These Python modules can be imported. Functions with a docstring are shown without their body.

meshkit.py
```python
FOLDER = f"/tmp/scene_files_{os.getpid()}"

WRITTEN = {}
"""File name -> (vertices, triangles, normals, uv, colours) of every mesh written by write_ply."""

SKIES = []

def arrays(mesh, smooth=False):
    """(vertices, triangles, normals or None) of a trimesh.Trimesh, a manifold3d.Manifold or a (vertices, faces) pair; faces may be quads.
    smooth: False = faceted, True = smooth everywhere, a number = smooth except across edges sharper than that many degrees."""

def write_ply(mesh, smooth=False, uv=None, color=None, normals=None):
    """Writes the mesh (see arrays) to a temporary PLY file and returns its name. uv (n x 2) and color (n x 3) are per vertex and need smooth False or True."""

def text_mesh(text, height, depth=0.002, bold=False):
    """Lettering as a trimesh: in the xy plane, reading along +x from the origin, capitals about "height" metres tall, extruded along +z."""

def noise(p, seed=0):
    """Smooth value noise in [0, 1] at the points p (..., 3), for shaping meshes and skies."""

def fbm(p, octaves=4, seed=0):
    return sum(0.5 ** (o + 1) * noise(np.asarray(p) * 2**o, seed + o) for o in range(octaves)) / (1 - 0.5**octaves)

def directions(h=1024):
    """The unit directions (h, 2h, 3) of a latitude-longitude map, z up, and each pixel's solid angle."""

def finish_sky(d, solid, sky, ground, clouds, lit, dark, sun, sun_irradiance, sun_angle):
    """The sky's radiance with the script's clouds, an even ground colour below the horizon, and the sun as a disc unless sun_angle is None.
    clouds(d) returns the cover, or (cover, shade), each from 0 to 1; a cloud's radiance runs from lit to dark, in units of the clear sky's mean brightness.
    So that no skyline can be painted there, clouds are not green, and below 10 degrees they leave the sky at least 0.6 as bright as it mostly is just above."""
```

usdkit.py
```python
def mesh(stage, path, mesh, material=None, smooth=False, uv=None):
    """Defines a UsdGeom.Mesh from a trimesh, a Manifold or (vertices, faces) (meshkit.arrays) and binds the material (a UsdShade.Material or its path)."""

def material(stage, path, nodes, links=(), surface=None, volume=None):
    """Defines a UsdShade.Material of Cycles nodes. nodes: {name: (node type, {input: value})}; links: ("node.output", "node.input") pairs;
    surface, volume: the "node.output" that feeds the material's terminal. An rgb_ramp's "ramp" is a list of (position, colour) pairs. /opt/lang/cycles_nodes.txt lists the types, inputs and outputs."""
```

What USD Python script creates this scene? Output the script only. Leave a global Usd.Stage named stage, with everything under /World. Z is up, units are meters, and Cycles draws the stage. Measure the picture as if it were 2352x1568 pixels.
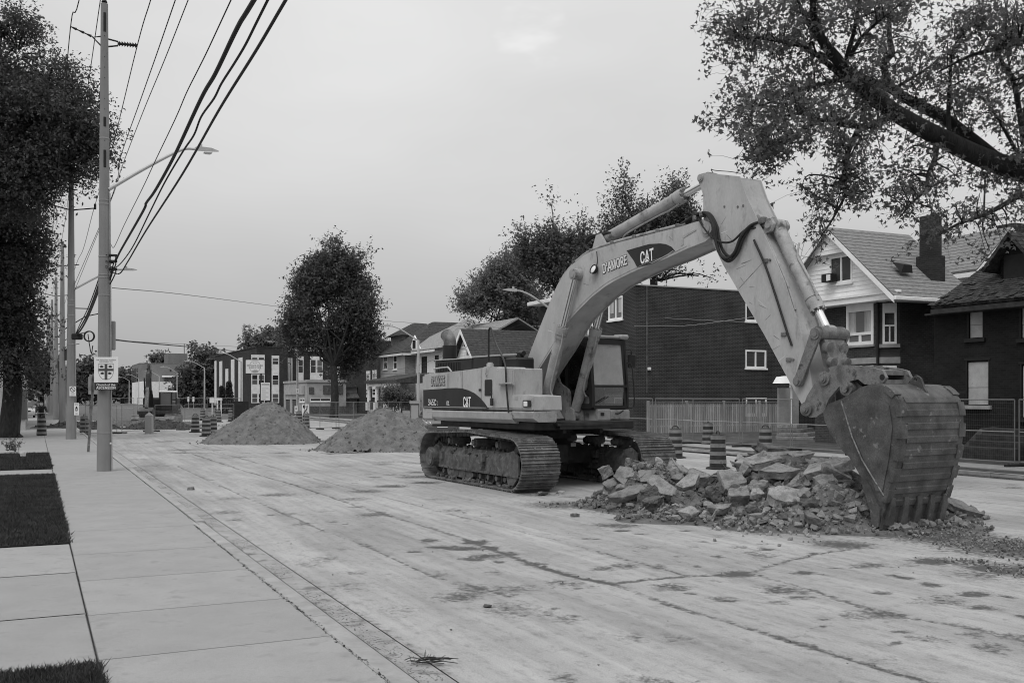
import math, random
import numpy as np, trimesh, manifold3d, usdkit, meshkit
from shapely.geometry import Polygon
from pxr import Usd, UsdGeom, UsdLux, UsdShade, Gf, Sdf, Vt

stage = Usd.Stage.CreateInMemory()
UsdGeom.SetStageUpAxis(stage, UsdGeom.Tokens.z)
UsdGeom.SetStageMetersPerUnit(stage, 1.0)
UsdGeom.Xform.Define(stage, '/World')
UsdGeom.Scope.Define(stage, '/World/Looks')

# ------------------------------------------------------------------ camera, sky, sun, exposure
EYE = 2.0
EXPOSURE = 0.0
SUN_EL, SUN_AZ = math.radians(58), math.radians(205)      # azimuth of the direction towards the sun, atan2(x, y)
SUN_INT, SUN_ANGLE = 0.38, 30.0
SKY_STRENGTH = 0.10
cam = UsdGeom.Camera.Define(stage, '/World/camera')
cam.CreateHorizontalApertureAttr(36.0)
cam.CreateVerticalApertureAttr(36.0 * 682 / 1024)
cam.CreateFocalLengthAttr(35.0)
cam.CreateVerticalApertureOffsetAttr(1.94)
cam.CreateClippingRangeAttr(Gf.Vec2f(0.1, 5000))
cam.CreateExposureAttr(EXPOSURE)
cam.AddTranslateOp().Set(Gf.Vec3d(0, 0, EYE))
cam.AddRotateXOp().Set(90.0)

def sky_material():
    n = {
        'tc': ('texture_coordinate', {}),
        'sky': ('sky_texture', {'sky_type': 'single_scattering', 'sun_disc': False, 'sun_elevation': SUN_EL, 'sun_rotation': SUN_AZ, 'aerosol_density': 2.0}),
        'bw': ('rgb_to_bw', {}),
        'sep': ('separate_xyz', {}),
        'el': ('math', {'math_type': 'maximum', 'value2': 0.0}),
        'grad': ('math', {'math_type': 'multiply_add', 'value2': SKY_GRAD[0], 'value3': SKY_GRAD[1]}),
        'map': ('mapping', {'scale': (1.0, 1.0, 2.6)}),
        'n1': ('noise_texture', {'scale': 1.7, 'detail': 5.0, 'roughness': 0.45}),
        'r1': ('map_range', {'from_min': 0.3, 'from_max': 0.75, 'to_min': 0.84, 'to_max': 1.18, 'clamp': True}),
        'cloud': ('math', {'math_type': 'multiply'}),
        'mix': ('mix_float', {'fac': 0.93}),
        'dot': ('vector_math', {'math_type': 'dot_product', 'vector2': (0.014, 0.939, 0.343)}), 'n2': ('noise_texture', {'scale': 14.0, 'detail': 4.0}), 'w': ('math', {'math_type': 'multiply_add', 'value2': 0.004}),
        'gap': ('map_range', {'range_type': 'smoothstep', 'from_min': 1.0014, 'from_max': 1.0026, 'to_min': 0.0, 'to_max': 1.1, 'clamp': True}), 'plus': ('math', {'math_type': 'add'}),  # the thin, bright break in the cloud
        'bg': ('background_shader', {'strength': SKY_STRENGTH}),
    }
    l = [('tc.generated', 'sky.vector'), ('sky.color', 'bw.color'), ('tc.generated', 'sep.vector'), ('sep.z', 'el.value1'), ('el.value', 'grad.value1'),
         ('tc.generated', 'map.vector'), ('map.vector', 'n1.vector'), ('n1.fac', 'r1.value'), ('grad.value', 'cloud.value1'), ('r1.result', 'cloud.value2'),
         ('bw.val', 'mix.a'), ('tc.generated', 'dot.vector1'), ('map.vector', 'n2.vector'), ('n2.fac', 'w.value1'), ('dot.value', 'w.value3'), ('w.value', 'gap.value'), ('cloud.value', 'plus.value1'), ('gap.result', 'plus.value2'), ('plus.value', 'mix.b'), ('mix.result', 'bg.color')]
    return usdkit.material(stage, '/World/Looks/sky_look', n, l, surface='bg.background')

SKY_GRAD = (8.9, 4.35)
dome = UsdLux.DomeLight.Define(stage, '/World/sky')
UsdShade.MaterialBindingAPI.Apply(dome.GetPrim()).Bind(sky_material())
dome.GetPrim().SetCustomDataByKey('kind', 'structure')
sun = UsdLux.DistantLight.Define(stage, '/World/sun')
sun.CreateIntensityAttr(SUN_INT); sun.CreateAngleAttr(SUN_ANGLE); sun.CreateNormalizeAttr(True)
sun.CreateColorAttr(Gf.Vec3f(1, 1, 1))
sun.AddRotateXYZOp().Set(Gf.Vec3f(90 - math.degrees(SUN_EL), 0, 180 - math.degrees(SUN_AZ)) * 1.0)
# ------------------------------------------------------------------ helpers
ROT = math.radians(25.6)                                   # the street runs 25.6 degrees to the left of the view
SV = np.array([-math.sin(ROT), math.cos(ROT)]); NV = np.array([math.cos(ROT), math.sin(ROT)])
def W(v, u, z=0.0):
    """street coordinates (v across, u along) to world"""
    p = NV * v + SV * u
    return np.array([p[0], p[1], z])
def VU(p):
    p = np.asarray(p, float)
    return float(p[:2] @ NV), float(p[:2] @ SV)
def ray(x, y): return np.array([(x - 1176) / 2286.0, 1.0, (910.6 - y) / 2286.0])
def at(x, y, d): r = ray(x, y) * d; return np.array([r[0], r[1], r[2] + EYE])     # the point seen at (x, y), d metres deep
def pv(x, y, v0):
    r = ray(x, y); d = v0 / (r[:2] @ NV); return float(r[:2] @ SV * d), float(EYE + r[2] * d)   # u, z on the plane v = v0
def pu(x, y, u0):
    r = ray(x, y); d = u0 / (r[:2] @ SV); return float(r[:2] @ NV * d), float(EYE + r[2] * d)   # v, z on the plane u = u0
def pg(x, y, z=0.0):
    r = ray(x, y); d = (z - EYE) / r[2]; return VU(r * d)                                        # v, u on the ground
def gp(x, y, z=0.0):
    r = ray(x, y); d = (z - EYE) / r[2]; return np.array([r[0] * d, r[1] * d, z])

_names = {}
def numbered(parent, name):
    k = (parent, name); c = _names.get(k, 0); _names[k] = c + 1
    return parent + '/' + (name if c == 0 else '%s_%03d' % (name, c))
def tag(p, label=None, cat=None, group=None, kind=None):
    p = p.GetPrim() if hasattr(p, 'GetPrim') else p
    for k, x in (('label', label), ('category', cat), ('group', group), ('kind', kind)):
        if x: p.SetCustomDataByKey(k, x)
    return p
def thing(name, label=None, cat=None, loc=(0, 0, 0), rotz=0.0, group=None, kind=None):
    x = UsdGeom.Xform.Define(stage, numbered('/World', name))
    x.AddTranslateOp().Set(Gf.Vec3d(*map(float, loc)))
    if rotz: x.AddRotateZOp().Set(math.degrees(rotz))
    tag(x, label, cat, group, kind)
    return x.GetPrim()
def part(name, parent, label=None):
    x = UsdGeom.Xform.Define(stage, numbered(str(parent.GetPath()), name)); tag(x, label); return x.GetPrim()
def obj(name, mesh, mat, parent=None, smooth=False, label=None, cat=None, group=None, kind=None):
    if isinstance(mesh, MB): mesh = mesh.get()
    m = usdkit.mesh(stage, numbered(str(parent.GetPath()) if parent else '/World', name), mesh, mat, smooth)
    tag(m, label, cat, group, kind)
    return m.GetPrim()
def dup(src, loc, rotz, label, group=None, scale=None):
    """another instance of a thing, with its parts"""
    base = src.GetName().rstrip('0123456789').rstrip('_')
    x = UsdGeom.Xform.Define(stage, numbered('/World', base))
    x.GetPrim().GetReferences().AddInternalReference(src.GetPath())
    x.ClearXformOpOrder()
    for a in list(x.GetPrim().GetAuthoredAttributes()): pass
    x.AddTranslateOp(opSuffix='place').Set(Gf.Vec3d(*map(float, loc)))
    x.AddRotateZOp(opSuffix='place').Set(math.degrees(rotz))
    if scale: x.AddScaleOp(opSuffix='place').Set(Gf.Vec3f(scale, scale, scale))
    x.GetPrim().SetInstanceable(True)
    tag(x, label, src.GetCustomDataByKey('category'), group or src.GetCustomDataByKey('group'))
    return x.GetPrim()

class MB:
    def __init__(self): self.v, self.f, self.n = [], [], 0
    def add(self, m, T=None):
        if hasattr(m, 'to_mesh'):
            k = m.to_mesh(); v, f = k.vert_properties[:, :3], k.tri_verts
        elif isinstance(m, tuple): v, f = m
        else: v, f = m.vertices, m.faces
        v, f = np.asarray(v, float), np.asarray(f, int)
        if f.shape[1] == 4: f = np.vstack([f[:, [0, 1, 2]], f[:, [0, 2, 3]]])
        if T is not None: v = v @ T[:3, :3].T + T[:3, 3]
        self.v.append(v); self.f.append(f + self.n); self.n += len(v); return self
    def get(self): return np.vstack(self.v), np.vstack(self.f)

BOXF = np.array([[0, 2, 3, 1], [4, 5, 7, 6], [0, 1, 5, 4], [2, 6, 7, 3], [0, 4, 6, 2], [1, 3, 7, 5]])
def box(x0, y0, z0, x1, y1, z1):
    v = np.array([[x, y, z] for z in (z0, z1) for y in (y0, y1) for x in (x0, x1)], float)
    return v, BOXF
def cbox(x0, y0, z0, x1, y1, z1, c=0.02):
    """a box with chamfered edges"""
    pts = []
    for sx in (0, 1):
        for sy in (0, 1):
            for sz in (0, 1):
                p = np.array([x1 if sx else x0, y1 if sy else y0, z1 if sz else z0], float)
                d = np.array([-1 if sx else 1, -1 if sy else 1, -1 if sz else 1]) * c
                for k in range(3):
                    q = p + d; q[k] = p[k]; pts.append(q)
    h = trimesh.convex.convex_hull(np.array(pts)); return h.vertices, h.faces
def hull(pts):
    h = trimesh.convex.convex_hull(np.asarray(pts, float)); return h.vertices, h.faces
def prism(poly, y0, y1, holes=()):
    """polygon in (x, z) swept from y0 to y1"""
    p = Polygon(poly, holes)
    if not p.is_valid: p = p.buffer(0)
    v, f = trimesh.creation.triangulate_polygon(p, engine='earcut')
    n = len(v)
    a = np.column_stack([v[:, 0], np.full(n, y0), v[:, 1]]); b = np.column_stack([v[:, 0], np.full(n, y1), v[:, 1]])
    V, F = [a, b], [f if y0 < y1 else f[:, ::-1], (f[:, ::-1] if y0 < y1 else f) + n]
    k = 2 * n
    for ring in [p.exterior] + list(p.interiors):
        c = np.array(ring.coords)[:-1]; m = len(c)
        V += [np.column_stack([c[:, 0], np.full(m, y0), c[:, 1]]), np.column_stack([c[:, 0], np.full(m, y1), c[:, 1]])]
        i = np.arange(m); j = (i + 1) % m
        q = np.column_stack([i, i + m, j + m, j]) + k
        ccw = ring.is_ccw
        F += [q[:, [0, 1, 2]], q[:, [0, 2, 3]]]; k += 2 * m
    return np.vstack(V), np.vstack(F)
def flatpoly(poly, z0, z1):
    """polygon in (x, y) swept from z0 to z1"""
    v, f = prism(poly, z0, z1); return v[:, [0, 2, 1]], f[:, ::-1]
def frame_of(d):
    d = np.asarray(d, float); d = d / np.linalg.norm(d)
    a = np.cross(d, [0, 0, 1.0]) if abs(d[2]) < 0.95 else np.cross(d, [1.0, 0, 0]); a /= np.linalg.norm(a)
    return a, np.cross(d, a)
def cyl(p0, p1, r0, r1=None, n=16, caps=True):
    p0, p1 = np.asarray(p0, float), np.asarray(p1, float); r1 = r0 if r1 is None else r1
    a, b = frame_of(p1 - p0); t = np.arange(n) * 2 * np.pi / n
    ring = np.cos(t)[:, None] * a + np.sin(t)[:, None] * b
    v = np.vstack([p0 + ring * r0, p1 + ring * r1]); i = np.arange(n); j = (i + 1) % n
    f = [np.column_stack([i, j, j + n]), np.column_stack([i, j + n, i + n])]
    if caps:
        k = len(v); v = np.vstack([v, p0 + ring * r0, p1 + ring * r1, [p0, p1]])
        f += [np.column_stack([j + k, i + k, np.full(n, k + 2 * n)]), np.column_stack([i + k + n, j + k + n, np.full(n, k + 2 * n + 1)])]
    return v, np.vstack(f)
def tube(pts, r, n=6):
    pts = np.asarray(pts, float); m = len(pts); r = np.broadcast_to(np.asarray(r, float), (m,))
    d = np.gradient(pts, axis=0); d /= np.maximum(np.linalg.norm(d, axis=1, keepdims=True), 1e-9)
    a, _ = frame_of(d[0]); V = []; t = np.arange(n) * 2 * np.pi / n
    for k in range(m):
        a = a - d[k] * (a @ d[k]); a /= max(np.linalg.norm(a), 1e-9); b = np.cross(d[k], a)
        V.append(pts[k] + r[k] * (np.cos(t)[:, None] * a + np.sin(t)[:, None] * b))
    V = np.vstack(V); i = np.arange(n); j = (i + 1) % n; F = []
    for k in range(m - 1):
        o = k * n; F += [np.column_stack([i + o, j + o, j + o + n]), np.column_stack([i + o, j + o + n, i + o + n])]
    return V, np.vstack(F)
def spline(pts, n=8):
    """Catmull-Rom through the points"""
    p = np.asarray(pts, float); p = np.vstack([2 * p[0] - p[1], p, 2 * p[-1] - p[-2]]); out = []
    t = np.linspace(0, 1, n, endpoint=False)[:, None]
    for k in range(1, len(p) - 2):
        a, b, c, d = p[k - 1:k + 3]
        out.append(0.5 * (2 * b + (c - a) * t + (2 * a - 5 * b + 4 * c - d) * t ** 2 + (3 * b - a - 3 * c + d) * t ** 3))
    return np.vstack(out + [p[-2:-1]])
def lathe(profile, n=20, c=(0, 0, 0)):
    """profile of (r, z) turned about the vertical through c"""
    pr = np.asarray(profile, float); t = np.arange(n) * 2 * np.pi / n; V = []
    for r, z in pr: V.append(np.column_stack([c[0] + r * np.cos(t), c[1] + r * np.sin(t), np.full(n, c[2] + z)]))
    V = np.vstack(V); i = np.arange(n); j = (i + 1) % n; F = []
    for k in range(len(pr) - 1):
        o = k * n; F += [np.column_stack([i + o, j + o, j + o + n]), np.column_stack([i + o, j + o + n, i + o + n])]
    return V, np.vstack(F)
def text(s, h, depth=0.003, bold=True, width=None, slant=0.0):
    """lettering in (x, y) with the wanted capital height and, when given, total width"""
    m = meshkit.text_mesh(s, h, depth, bold); v = np.array(m.vertices); b0, b1 = v.min(0), v.max(0)
    v[:, 0] -= b0[0]
    if width: v[:, 0] *= width / (b1[0] - b0[0])
    v[:, 0] += slant * v[:, 1]
    return v, np.array(m.faces)
def rot(ax=0, ay=0, az=0, t=(0, 0, 0), s=1.0):
    M = trimesh.transformations.euler_matrix(ax, ay, az); M[:3, :3] *= s; M[:3, 3] = t; return M
def rock(rng, l, w, h, sub=1, rough=0.18):
    """an angular chunk: the hull of a few jittered points, or a slab with a broken outline"""
    n = 12 + sub * 6
    p = rng.normal(size=(n, 3)); p /= np.abs(p).max(1, keepdims=True) ** 0.85 * (1 + rng.random((n, 1)) * rough * 1.6)
    p *= np.array([l, w, h]) / 2
    q = trimesh.convex.convex_hull(p); return np.array(q.vertices), np.array(q.faces)

def lumpy(mesh, amp, freq, seed, sub=1):
    m = trimesh.Trimesh(*mesh, process=True)
    for _ in range(sub): m = m.subdivide()
    v = np.array(m.vertices); n = m.vertex_normals; h = (meshkit.fbm(v * freq + seed * 7.3, 3, seed) - .5) * 2 * amp + np.abs(meshkit.fbm(v * freq * 2.3 + seed, 3, seed + 5) - .5) * -1.6 * amp
    return v + n * h[:, None], np.array(m.faces)
# ------------------------------------------------------------------ materials (the photograph is black and white: all greys)
LOOKS = {}
def mat(name, base, rough=0.8, var=0.18, scale=5.0, fine=60.0, bump=0.0, bscale=80.0, metal=0.0, spec=0.3, stretch=(1, 1, 1), spots=None, rand=0.0, coat=0.0, lo=0.35, hi=0.65, fvar=None):
    fvar = var * .6 if fvar is None else fvar
    n = {'geo': ('geometry', {}), 'map': ('mapping', {'scale': stretch}),
         'n1': ('noise_texture', {'scale': scale, 'detail': 5.0, 'roughness': 0.6}),
         'n2': ('noise_texture', {'scale': fine, 'detail': 3.0, 'roughness': 0.6}),
         'r1': ('map_range', {'from_min': lo, 'from_max': hi, 'to_min': 1 - var, 'to_max': 1 + var, 'clamp': True}),
         'r2': ('map_range', {'from_min': 0.3, 'from_max': 0.7, 'to_min': 1 - fvar, 'to_max': 1 + fvar, 'clamp': True}),
         'm1': ('math', {'math_type': 'multiply'}), 'm2': ('math', {'math_type': 'multiply', 'value2': base}),
         'p': ('principled_bsdf', {'roughness': rough, 'metallic': metal, 'specular_ior_level': spec, 'coat_weight': coat})}
    l = [('geo.position', 'map.vector'), ('map.vector', 'n1.vector'), ('map.vector', 'n2.vector'), ('n1.fac', 'r1.value'), ('n2.fac', 'r2.value'),
         ('r1.result', 'm1.value1'), ('r2.result', 'm1.value2'), ('m1.value', 'm2.value1')]
    last = 'm2.value'
    if rand:
        n['oi'] = ('object_info', {}); n['rr'] = ('map_range', {'to_min': 1 - rand, 'to_max': 1 + rand, 'clamp': True}); n['m3'] = ('math', {'math_type': 'multiply'})
        l += [('oi.random', 'rr.value'), (last, 'm3.value1'), ('rr.result', 'm3.value2')]; last = 'm3.value'
    if spots:                                              # (value, scale, threshold, softness): grime or rust with a shape of its own
        val, sc, th, so = spots
        n['n4'] = ('noise_texture', {'scale': sc, 'detail': 6.0, 'roughness': 0.65}); n['r4'] = ('map_range', {'from_min': th, 'from_max': th + so, 'clamp': True})
        n['mx'] = ('mix_float', {'b': val})
        l += [('map.vector', 'n4.vector'), ('n4.fac', 'r4.value'), ('r4.result', 'mx.fac'), (last, 'mx.a')]; last = 'mx.result'
    l.append((last, 'p.base_color'))
    if bump:
        n['nb'] = ('noise_texture', {'scale': bscale, 'detail': 5.0, 'roughness': 0.65}); n['b'] = ('bump', {'strength': 0.9, 'distance': bump})
        l += [('map.vector', 'nb.vector'), ('nb.fac', 'b.height'), ('b.normal', 'p.normal')]
    LOOKS[name] = usdkit.material(stage, '/World/Looks/' + name, n, l, surface='p.BSDF'); return LOOKS[name]
def brick_mat(name, brick, mortar, bw=0.215, rh=0.072, var=0.25, ms=0.009, patch=None):
    n = {'geo': ('geometry', {}), 'map': ('mapping', {'rotation': (0, 0, -ROT)}), 'sep': ('separate_xyz', {}), 'add': ('math', {'math_type': 'add'}), 'com': ('combine_xyz', {}),
         'br': ('brick_texture', {'scale': 1.0, 'brick_width': bw, 'row_height': rh, 'mortar_size': ms, 'mortar_smooth': 0.3, 'bias': 0.0,
                                  'color1': [brick * (1 - var)] * 3, 'color2': [brick * (1 + var)] * 3, 'mortar': [mortar] * 3}),
         'n1': ('noise_texture', {'scale': 0.9, 'detail': 5.0, 'roughness': 0.6}), 'r1': ('map_range', {'from_min': 0.3, 'from_max': 0.7, 'to_min': 0.72, 'to_max': 1.28, 'clamp': True}),
         'm': ('mix_color', {'blend_type': 'multiply', 'fac': 1.0}), 'b': ('bump', {'strength': 0.6, 'distance': 0.012, 'invert': True}),
         'p': ('principled_bsdf', {'roughness': 0.9, 'specular_ior_level': 0.2})}
    l = [('geo.position', 'map.vector'), ('map.vector', 'sep.vector'), ('sep.x', 'add.value1'), ('sep.y', 'add.value2'), ('add.value', 'com.x'), ('sep.z', 'com.y'), ('com.vector', 'br.vector'),
         ('geo.position', 'n1.vector'), ('n1.fac', 'r1.value'), ('br.color', 'm.a'), ('r1.result', 'm.b'), ('br.fac', 'b.height'), ('b.normal', 'p.normal')]
    last = 'm.result'
    if patch:
        val, sc, th = patch
        n['n4'] = ('noise_texture', {'scale': sc, 'detail': 7.0, 'roughness': 0.7}); n['r4'] = ('map_range', {'from_min': th, 'from_max': th + 0.04, 'clamp': True}); n['mx'] = ('mix_color', {'b': [val] * 3})
        l += [('map.vector', 'n4.vector'), ('n4.fac', 'r4.value'), ('r4.result', 'mx.fac'), (last, 'mx.a')]; last = 'mx.result'
    l.append((last, 'p.base_color'))
    LOOKS[name] = usdkit.material(stage, '/World/Looks/' + name, n, l, surface='p.BSDF'); return LOOKS[name]
def leaf_mat(name, base, var=0.45, trans=0.3):
    n = {'geo': ('geometry', {}), 'r': ('map_range', {'to_min': base * (1 - var), 'to_max': base * (1 + var), 'clamp': True}),
         'd': ('principled_bsdf', {'roughness': 0.55, 'specular_ior_level': 0.35}), 't': ('translucent_bsdf', {}), 'mx': ('mix_closure', {'fac': trans})}
    l = [('geo.random_per_island', 'r.value'), ('r.result', 'd.base_color'), ('r.result', 't.color'), ('d.BSDF', 'mx.closure1'), ('t.BSDF', 'mx.closure2')]
    LOOKS[name] = usdkit.material(stage, '/World/Looks/' + name, n, l, surface='mx.closure'); return LOOKS[name]
def pane_mat(name, tint=0.9, rough=0.02):
    n = {'t': ('transparent_bsdf', {'color': (tint,) * 3}), 'g': ('glossy_bsdf', {'color': (1, 1, 1), 'roughness': rough}), 'f': ('fresnel', {'IOR': 1.5}), 'mx': ('mix_closure', {})}
    l = [('f.fac', 'mx.fac'), ('t.BSDF', 'mx.closure1'), ('g.BSDF', 'mx.closure2')]
    LOOKS[name] = usdkit.material(stage, '/World/Looks/' + name, n, l, surface='mx.closure'); return LOOKS[name]
def plain(name, base, rough=0.5, metal=0.0, spec=0.4, emit=0):
    n = {'p': ('principled_bsdf', {'base_color': (base,) * 3, 'roughness': rough, 'metallic': metal, 'specular_ior_level': spec})}
    LOOKS[name] = usdkit.material(stage, '/World/Looks/' + name, n, [], surface='p.BSDF'); return LOOKS[name]

mat('machine_paint', 0.37, rough=0.5, var=0.12, scale=2.2, fine=35, spots=(0.21, 5.0, 0.565, 0.16), spec=0.35, stretch=(1, 1, .45), bump=.0012, bscale=30)
mat('machine_paint_worn', 0.30, rough=0.6, var=0.2, scale=3, fine=40, spots=(0.10, 4.0, 0.55, 0.12), bump=0.002, bscale=60)
mat('machine_black', 0.018, rough=0.4, var=0.2, scale=3)
mat('rubber', 0.022, rough=0.7, var=0.25, scale=8)
mat('track_steel', 0.13, rough=0.55, var=0.45, scale=4, fine=50, metal=0.25, spots=(0.24, 6, 0.58, 0.1), bump=0.003, bscale=50)
mat('track_dirt', 0.088, rough=0.95, var=0.35, scale=7, fine=60, bump=0.01, bscale=40, spots=(0.17, 5, 0.55, 0.12))
mat('bucket_steel', 0.085, rough=0.5, var=0.4, scale=3, fine=45, metal=0.35, spots=(0.20, 7, 0.62, 0.06), bump=0.004, bscale=45)
mat('worn_steel', 0.17, rough=0.45, var=0.4, scale=5, fine=60, metal=0.3, spots=(0.06, 5, 0.56, 0.1), bump=0.003, bscale=60)
mat('chrome', 0.75, rough=0.16, var=0.05, metal=1.0)
mat('dark_iron', 0.03, rough=0.7, var=0.4, scale=4)
plain('white_letter', 0.75, 0.5); plain('black_letter', 0.02, 0.5)
pane_mat('glass'); usdkit.material(stage, '/World/Looks/dusty_glass', {'t': ('transparent_bsdf', {'color': (.95, .95, .95)}), 'g': ('glossy_bsdf', {'color': (1, 1, 1), 'roughness': .03}), 'f': ('fresnel', {'IOR': 1.5}), 'm1': ('mix_closure', {}), 'd': ('diffuse_bsdf', {'color': (.55, .55, .55)}), 'n': ('noise_texture', {'scale': 6.0, 'detail': 5.0}), 'r': ('map_range', {'from_min': .3, 'from_max': .7, 'to_min': .30, 'to_max': .50}), 'm2': ('mix_closure', {})}, [('f.fac', 'm1.fac'), ('t.BSDF', 'm1.closure1'), ('g.BSDF', 'm1.closure2'), ('m1.closure', 'm2.closure1'), ('d.BSDF', 'm2.closure2'), ('n.fac', 'r.value'), ('r.result', 'm2.fac')], surface='m2.closure'); L_DUSTY = '/World/Looks/dusty_glass'; plain('dark_glass', 0.02, 0.04, spec=0.6); plain('grey_glass', 0.10, 0.06, spec=0.6)
plain('dim_glass', 0.06, 0.3, spec=0.2); plain('lamp_glass', 0.7, 0.1)
mat('curtain', 0.42, var=0.25, scale=3, stretch=(1, 1, 0.1)); mat('white_paint', 0.78, rough=0.6, var=0.07, scale=2, fine=30)
mat('offwhite_paint', 0.66, rough=0.65, var=0.1, scale=2, fine=30)
mat('siding', 0.80, rough=0.55, var=0.06, scale=1.5, rand=0.06)
mat('stone_trim', 0.28, var=0.2, scale=3, bump=0.004)
mat('concrete', 0.262, rough=0.92, var=0.06, fvar=.17, scale=2.5, fine=110, bump=0.003, bscale=90, rand=0.05, spots=(0.195, 5, 0.54, 0.22)); mat('gutter_concrete', 0.27, var=0.14, scale=3, fine=80, rand=0.05, spots=(0.13, 4.0, 0.55, 0.10))
mat('old_concrete', 0.20, rough=0.95, var=0.36, scale=6, fine=70, bump=0.016, bscale=30, rand=0.35, spots=(0.12, 6, 0.56, 0.12))
mat('kerb_concrete', 0.275, rough=0.9, var=0.14, scale=5, fine=110, bump=0.002, bscale=120, rand=0.06)
mat('pole_concrete', 0.20, rough=0.9, var=0.10, scale=3, fine=140, stretch=(1, 1, 0.35), bump=0.001, bscale=200)
mat('grass_blade', 0.030, rough=0.8, var=0.45, scale=3, fine=200); mat('turf', 0.018, rough=1.0, var=0.35, scale=2, fine=90, bump=0.02, bscale=60)
mat('soil', 0.105, rough=1.0, var=0.28, scale=2.5, fine=40, bump=0.03, bscale=16, spots=(0.17, 9, 0.60, 0.1))
mat('sand', 0.135, rough=1.0, var=0.26, scale=3.5, fine=30, bump=0.06, bscale=9, spots=(0.09, 16, 0.60, 0.15))
mat('dark_soil', 0.04, rough=1.0, var=0.4, scale=3, fine=40, bump=0.03, bscale=14)
mat('verge', 0.055, rough=1.0, var=0.5, scale=1.2, fine=30, bump=0.03, bscale=12, spots=(0.12, 2, 0.58, 0.1))
mat('ground_far', 0.10, rough=1.0, var=0.3, scale=0.2, fine=6)
mat('roof_light', 0.27, rough=0.95, var=0.25, scale=6, fine=30, stretch=(1, 1, 3)); mat('roof_shingle', 0.18, rough=0.95, var=0.25, scale=6, fine=30, stretch=(1, 1, 3)); mat('roof_dark', 0.055, rough=0.95, var=0.3, scale=5, fine=30)
mat('roof_burnt', 0.030, rough=0.95, var=0.7, scale=6, fine=25, spots=(0.16, 9, 0.66, 0.05))
brick_mat('brick_apartment', 0.026, 0.085, ms=0.011); brick_mat('brick_house', 0.042, 0.075); brick_mat('brick_chimney', 0.030, 0.045)
brick_mat('brick_burnt', 0.013, 0.02, patch=(0.09, 2.2, 0.70)); brick_mat('brick_far', 0.032, 0.06); brick_mat('brick_pale', 0.20, 0.24)
mat('plywood', 0.36, rough=0.8, var=0.14, scale=2.5, fine=25, spots=(0.2, 6, 0.64, 0.08)); mat('fence_board', 0.26, rough=0.9, var=0.25, scale=4, fine=40, stretch=(1, 1, 0.15), rand=0.22)
mat('wire_grey', 0.16, rough=0.5, var=0.1); mat('galvanised', 0.30, rough=0.45, var=0.12, scale=4, metal=0.5); mat('lamp_metal', 0.42, rough=0.5, var=0.08, scale=4, metal=0.2)
mat('cable_black', 0.012, rough=0.6, var=0.2); mat('bark', 0.035, rough=0.95, var=0.45, scale=9, fine=60, stretch=(1, 1, 0.3), bump=0.02, bscale=30); mat('bark_dark', 0.020, rough=0.95, var=0.45, scale=9, fine=60, stretch=(1, 1, 0.3), bump=0.02, bscale=30); mat('bark_grey', 0.06, rough=0.95, var=0.4, scale=6, stretch=(1, 1, 0.25), bump=0.02, bscale=25)
leaf_mat('leaf_maple', 0.17, .45, .42); leaf_mat('leaf_dark', 0.13); leaf_mat('leaf_mid', 0.19); leaf_mat('leaf_pale', 0.27, .35, .5); leaf_mat('leaf_far', 0.145)
mat('drum_dark', 0.028, rough=0.55, var=0.2, scale=5, spots=(0.02, 6, 0.6, 0.1)); mat('drum_light', 0.19, rough=0.4, var=0.2, scale=6, spots=(0.12, 6, 0.58, 0.1))
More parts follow.
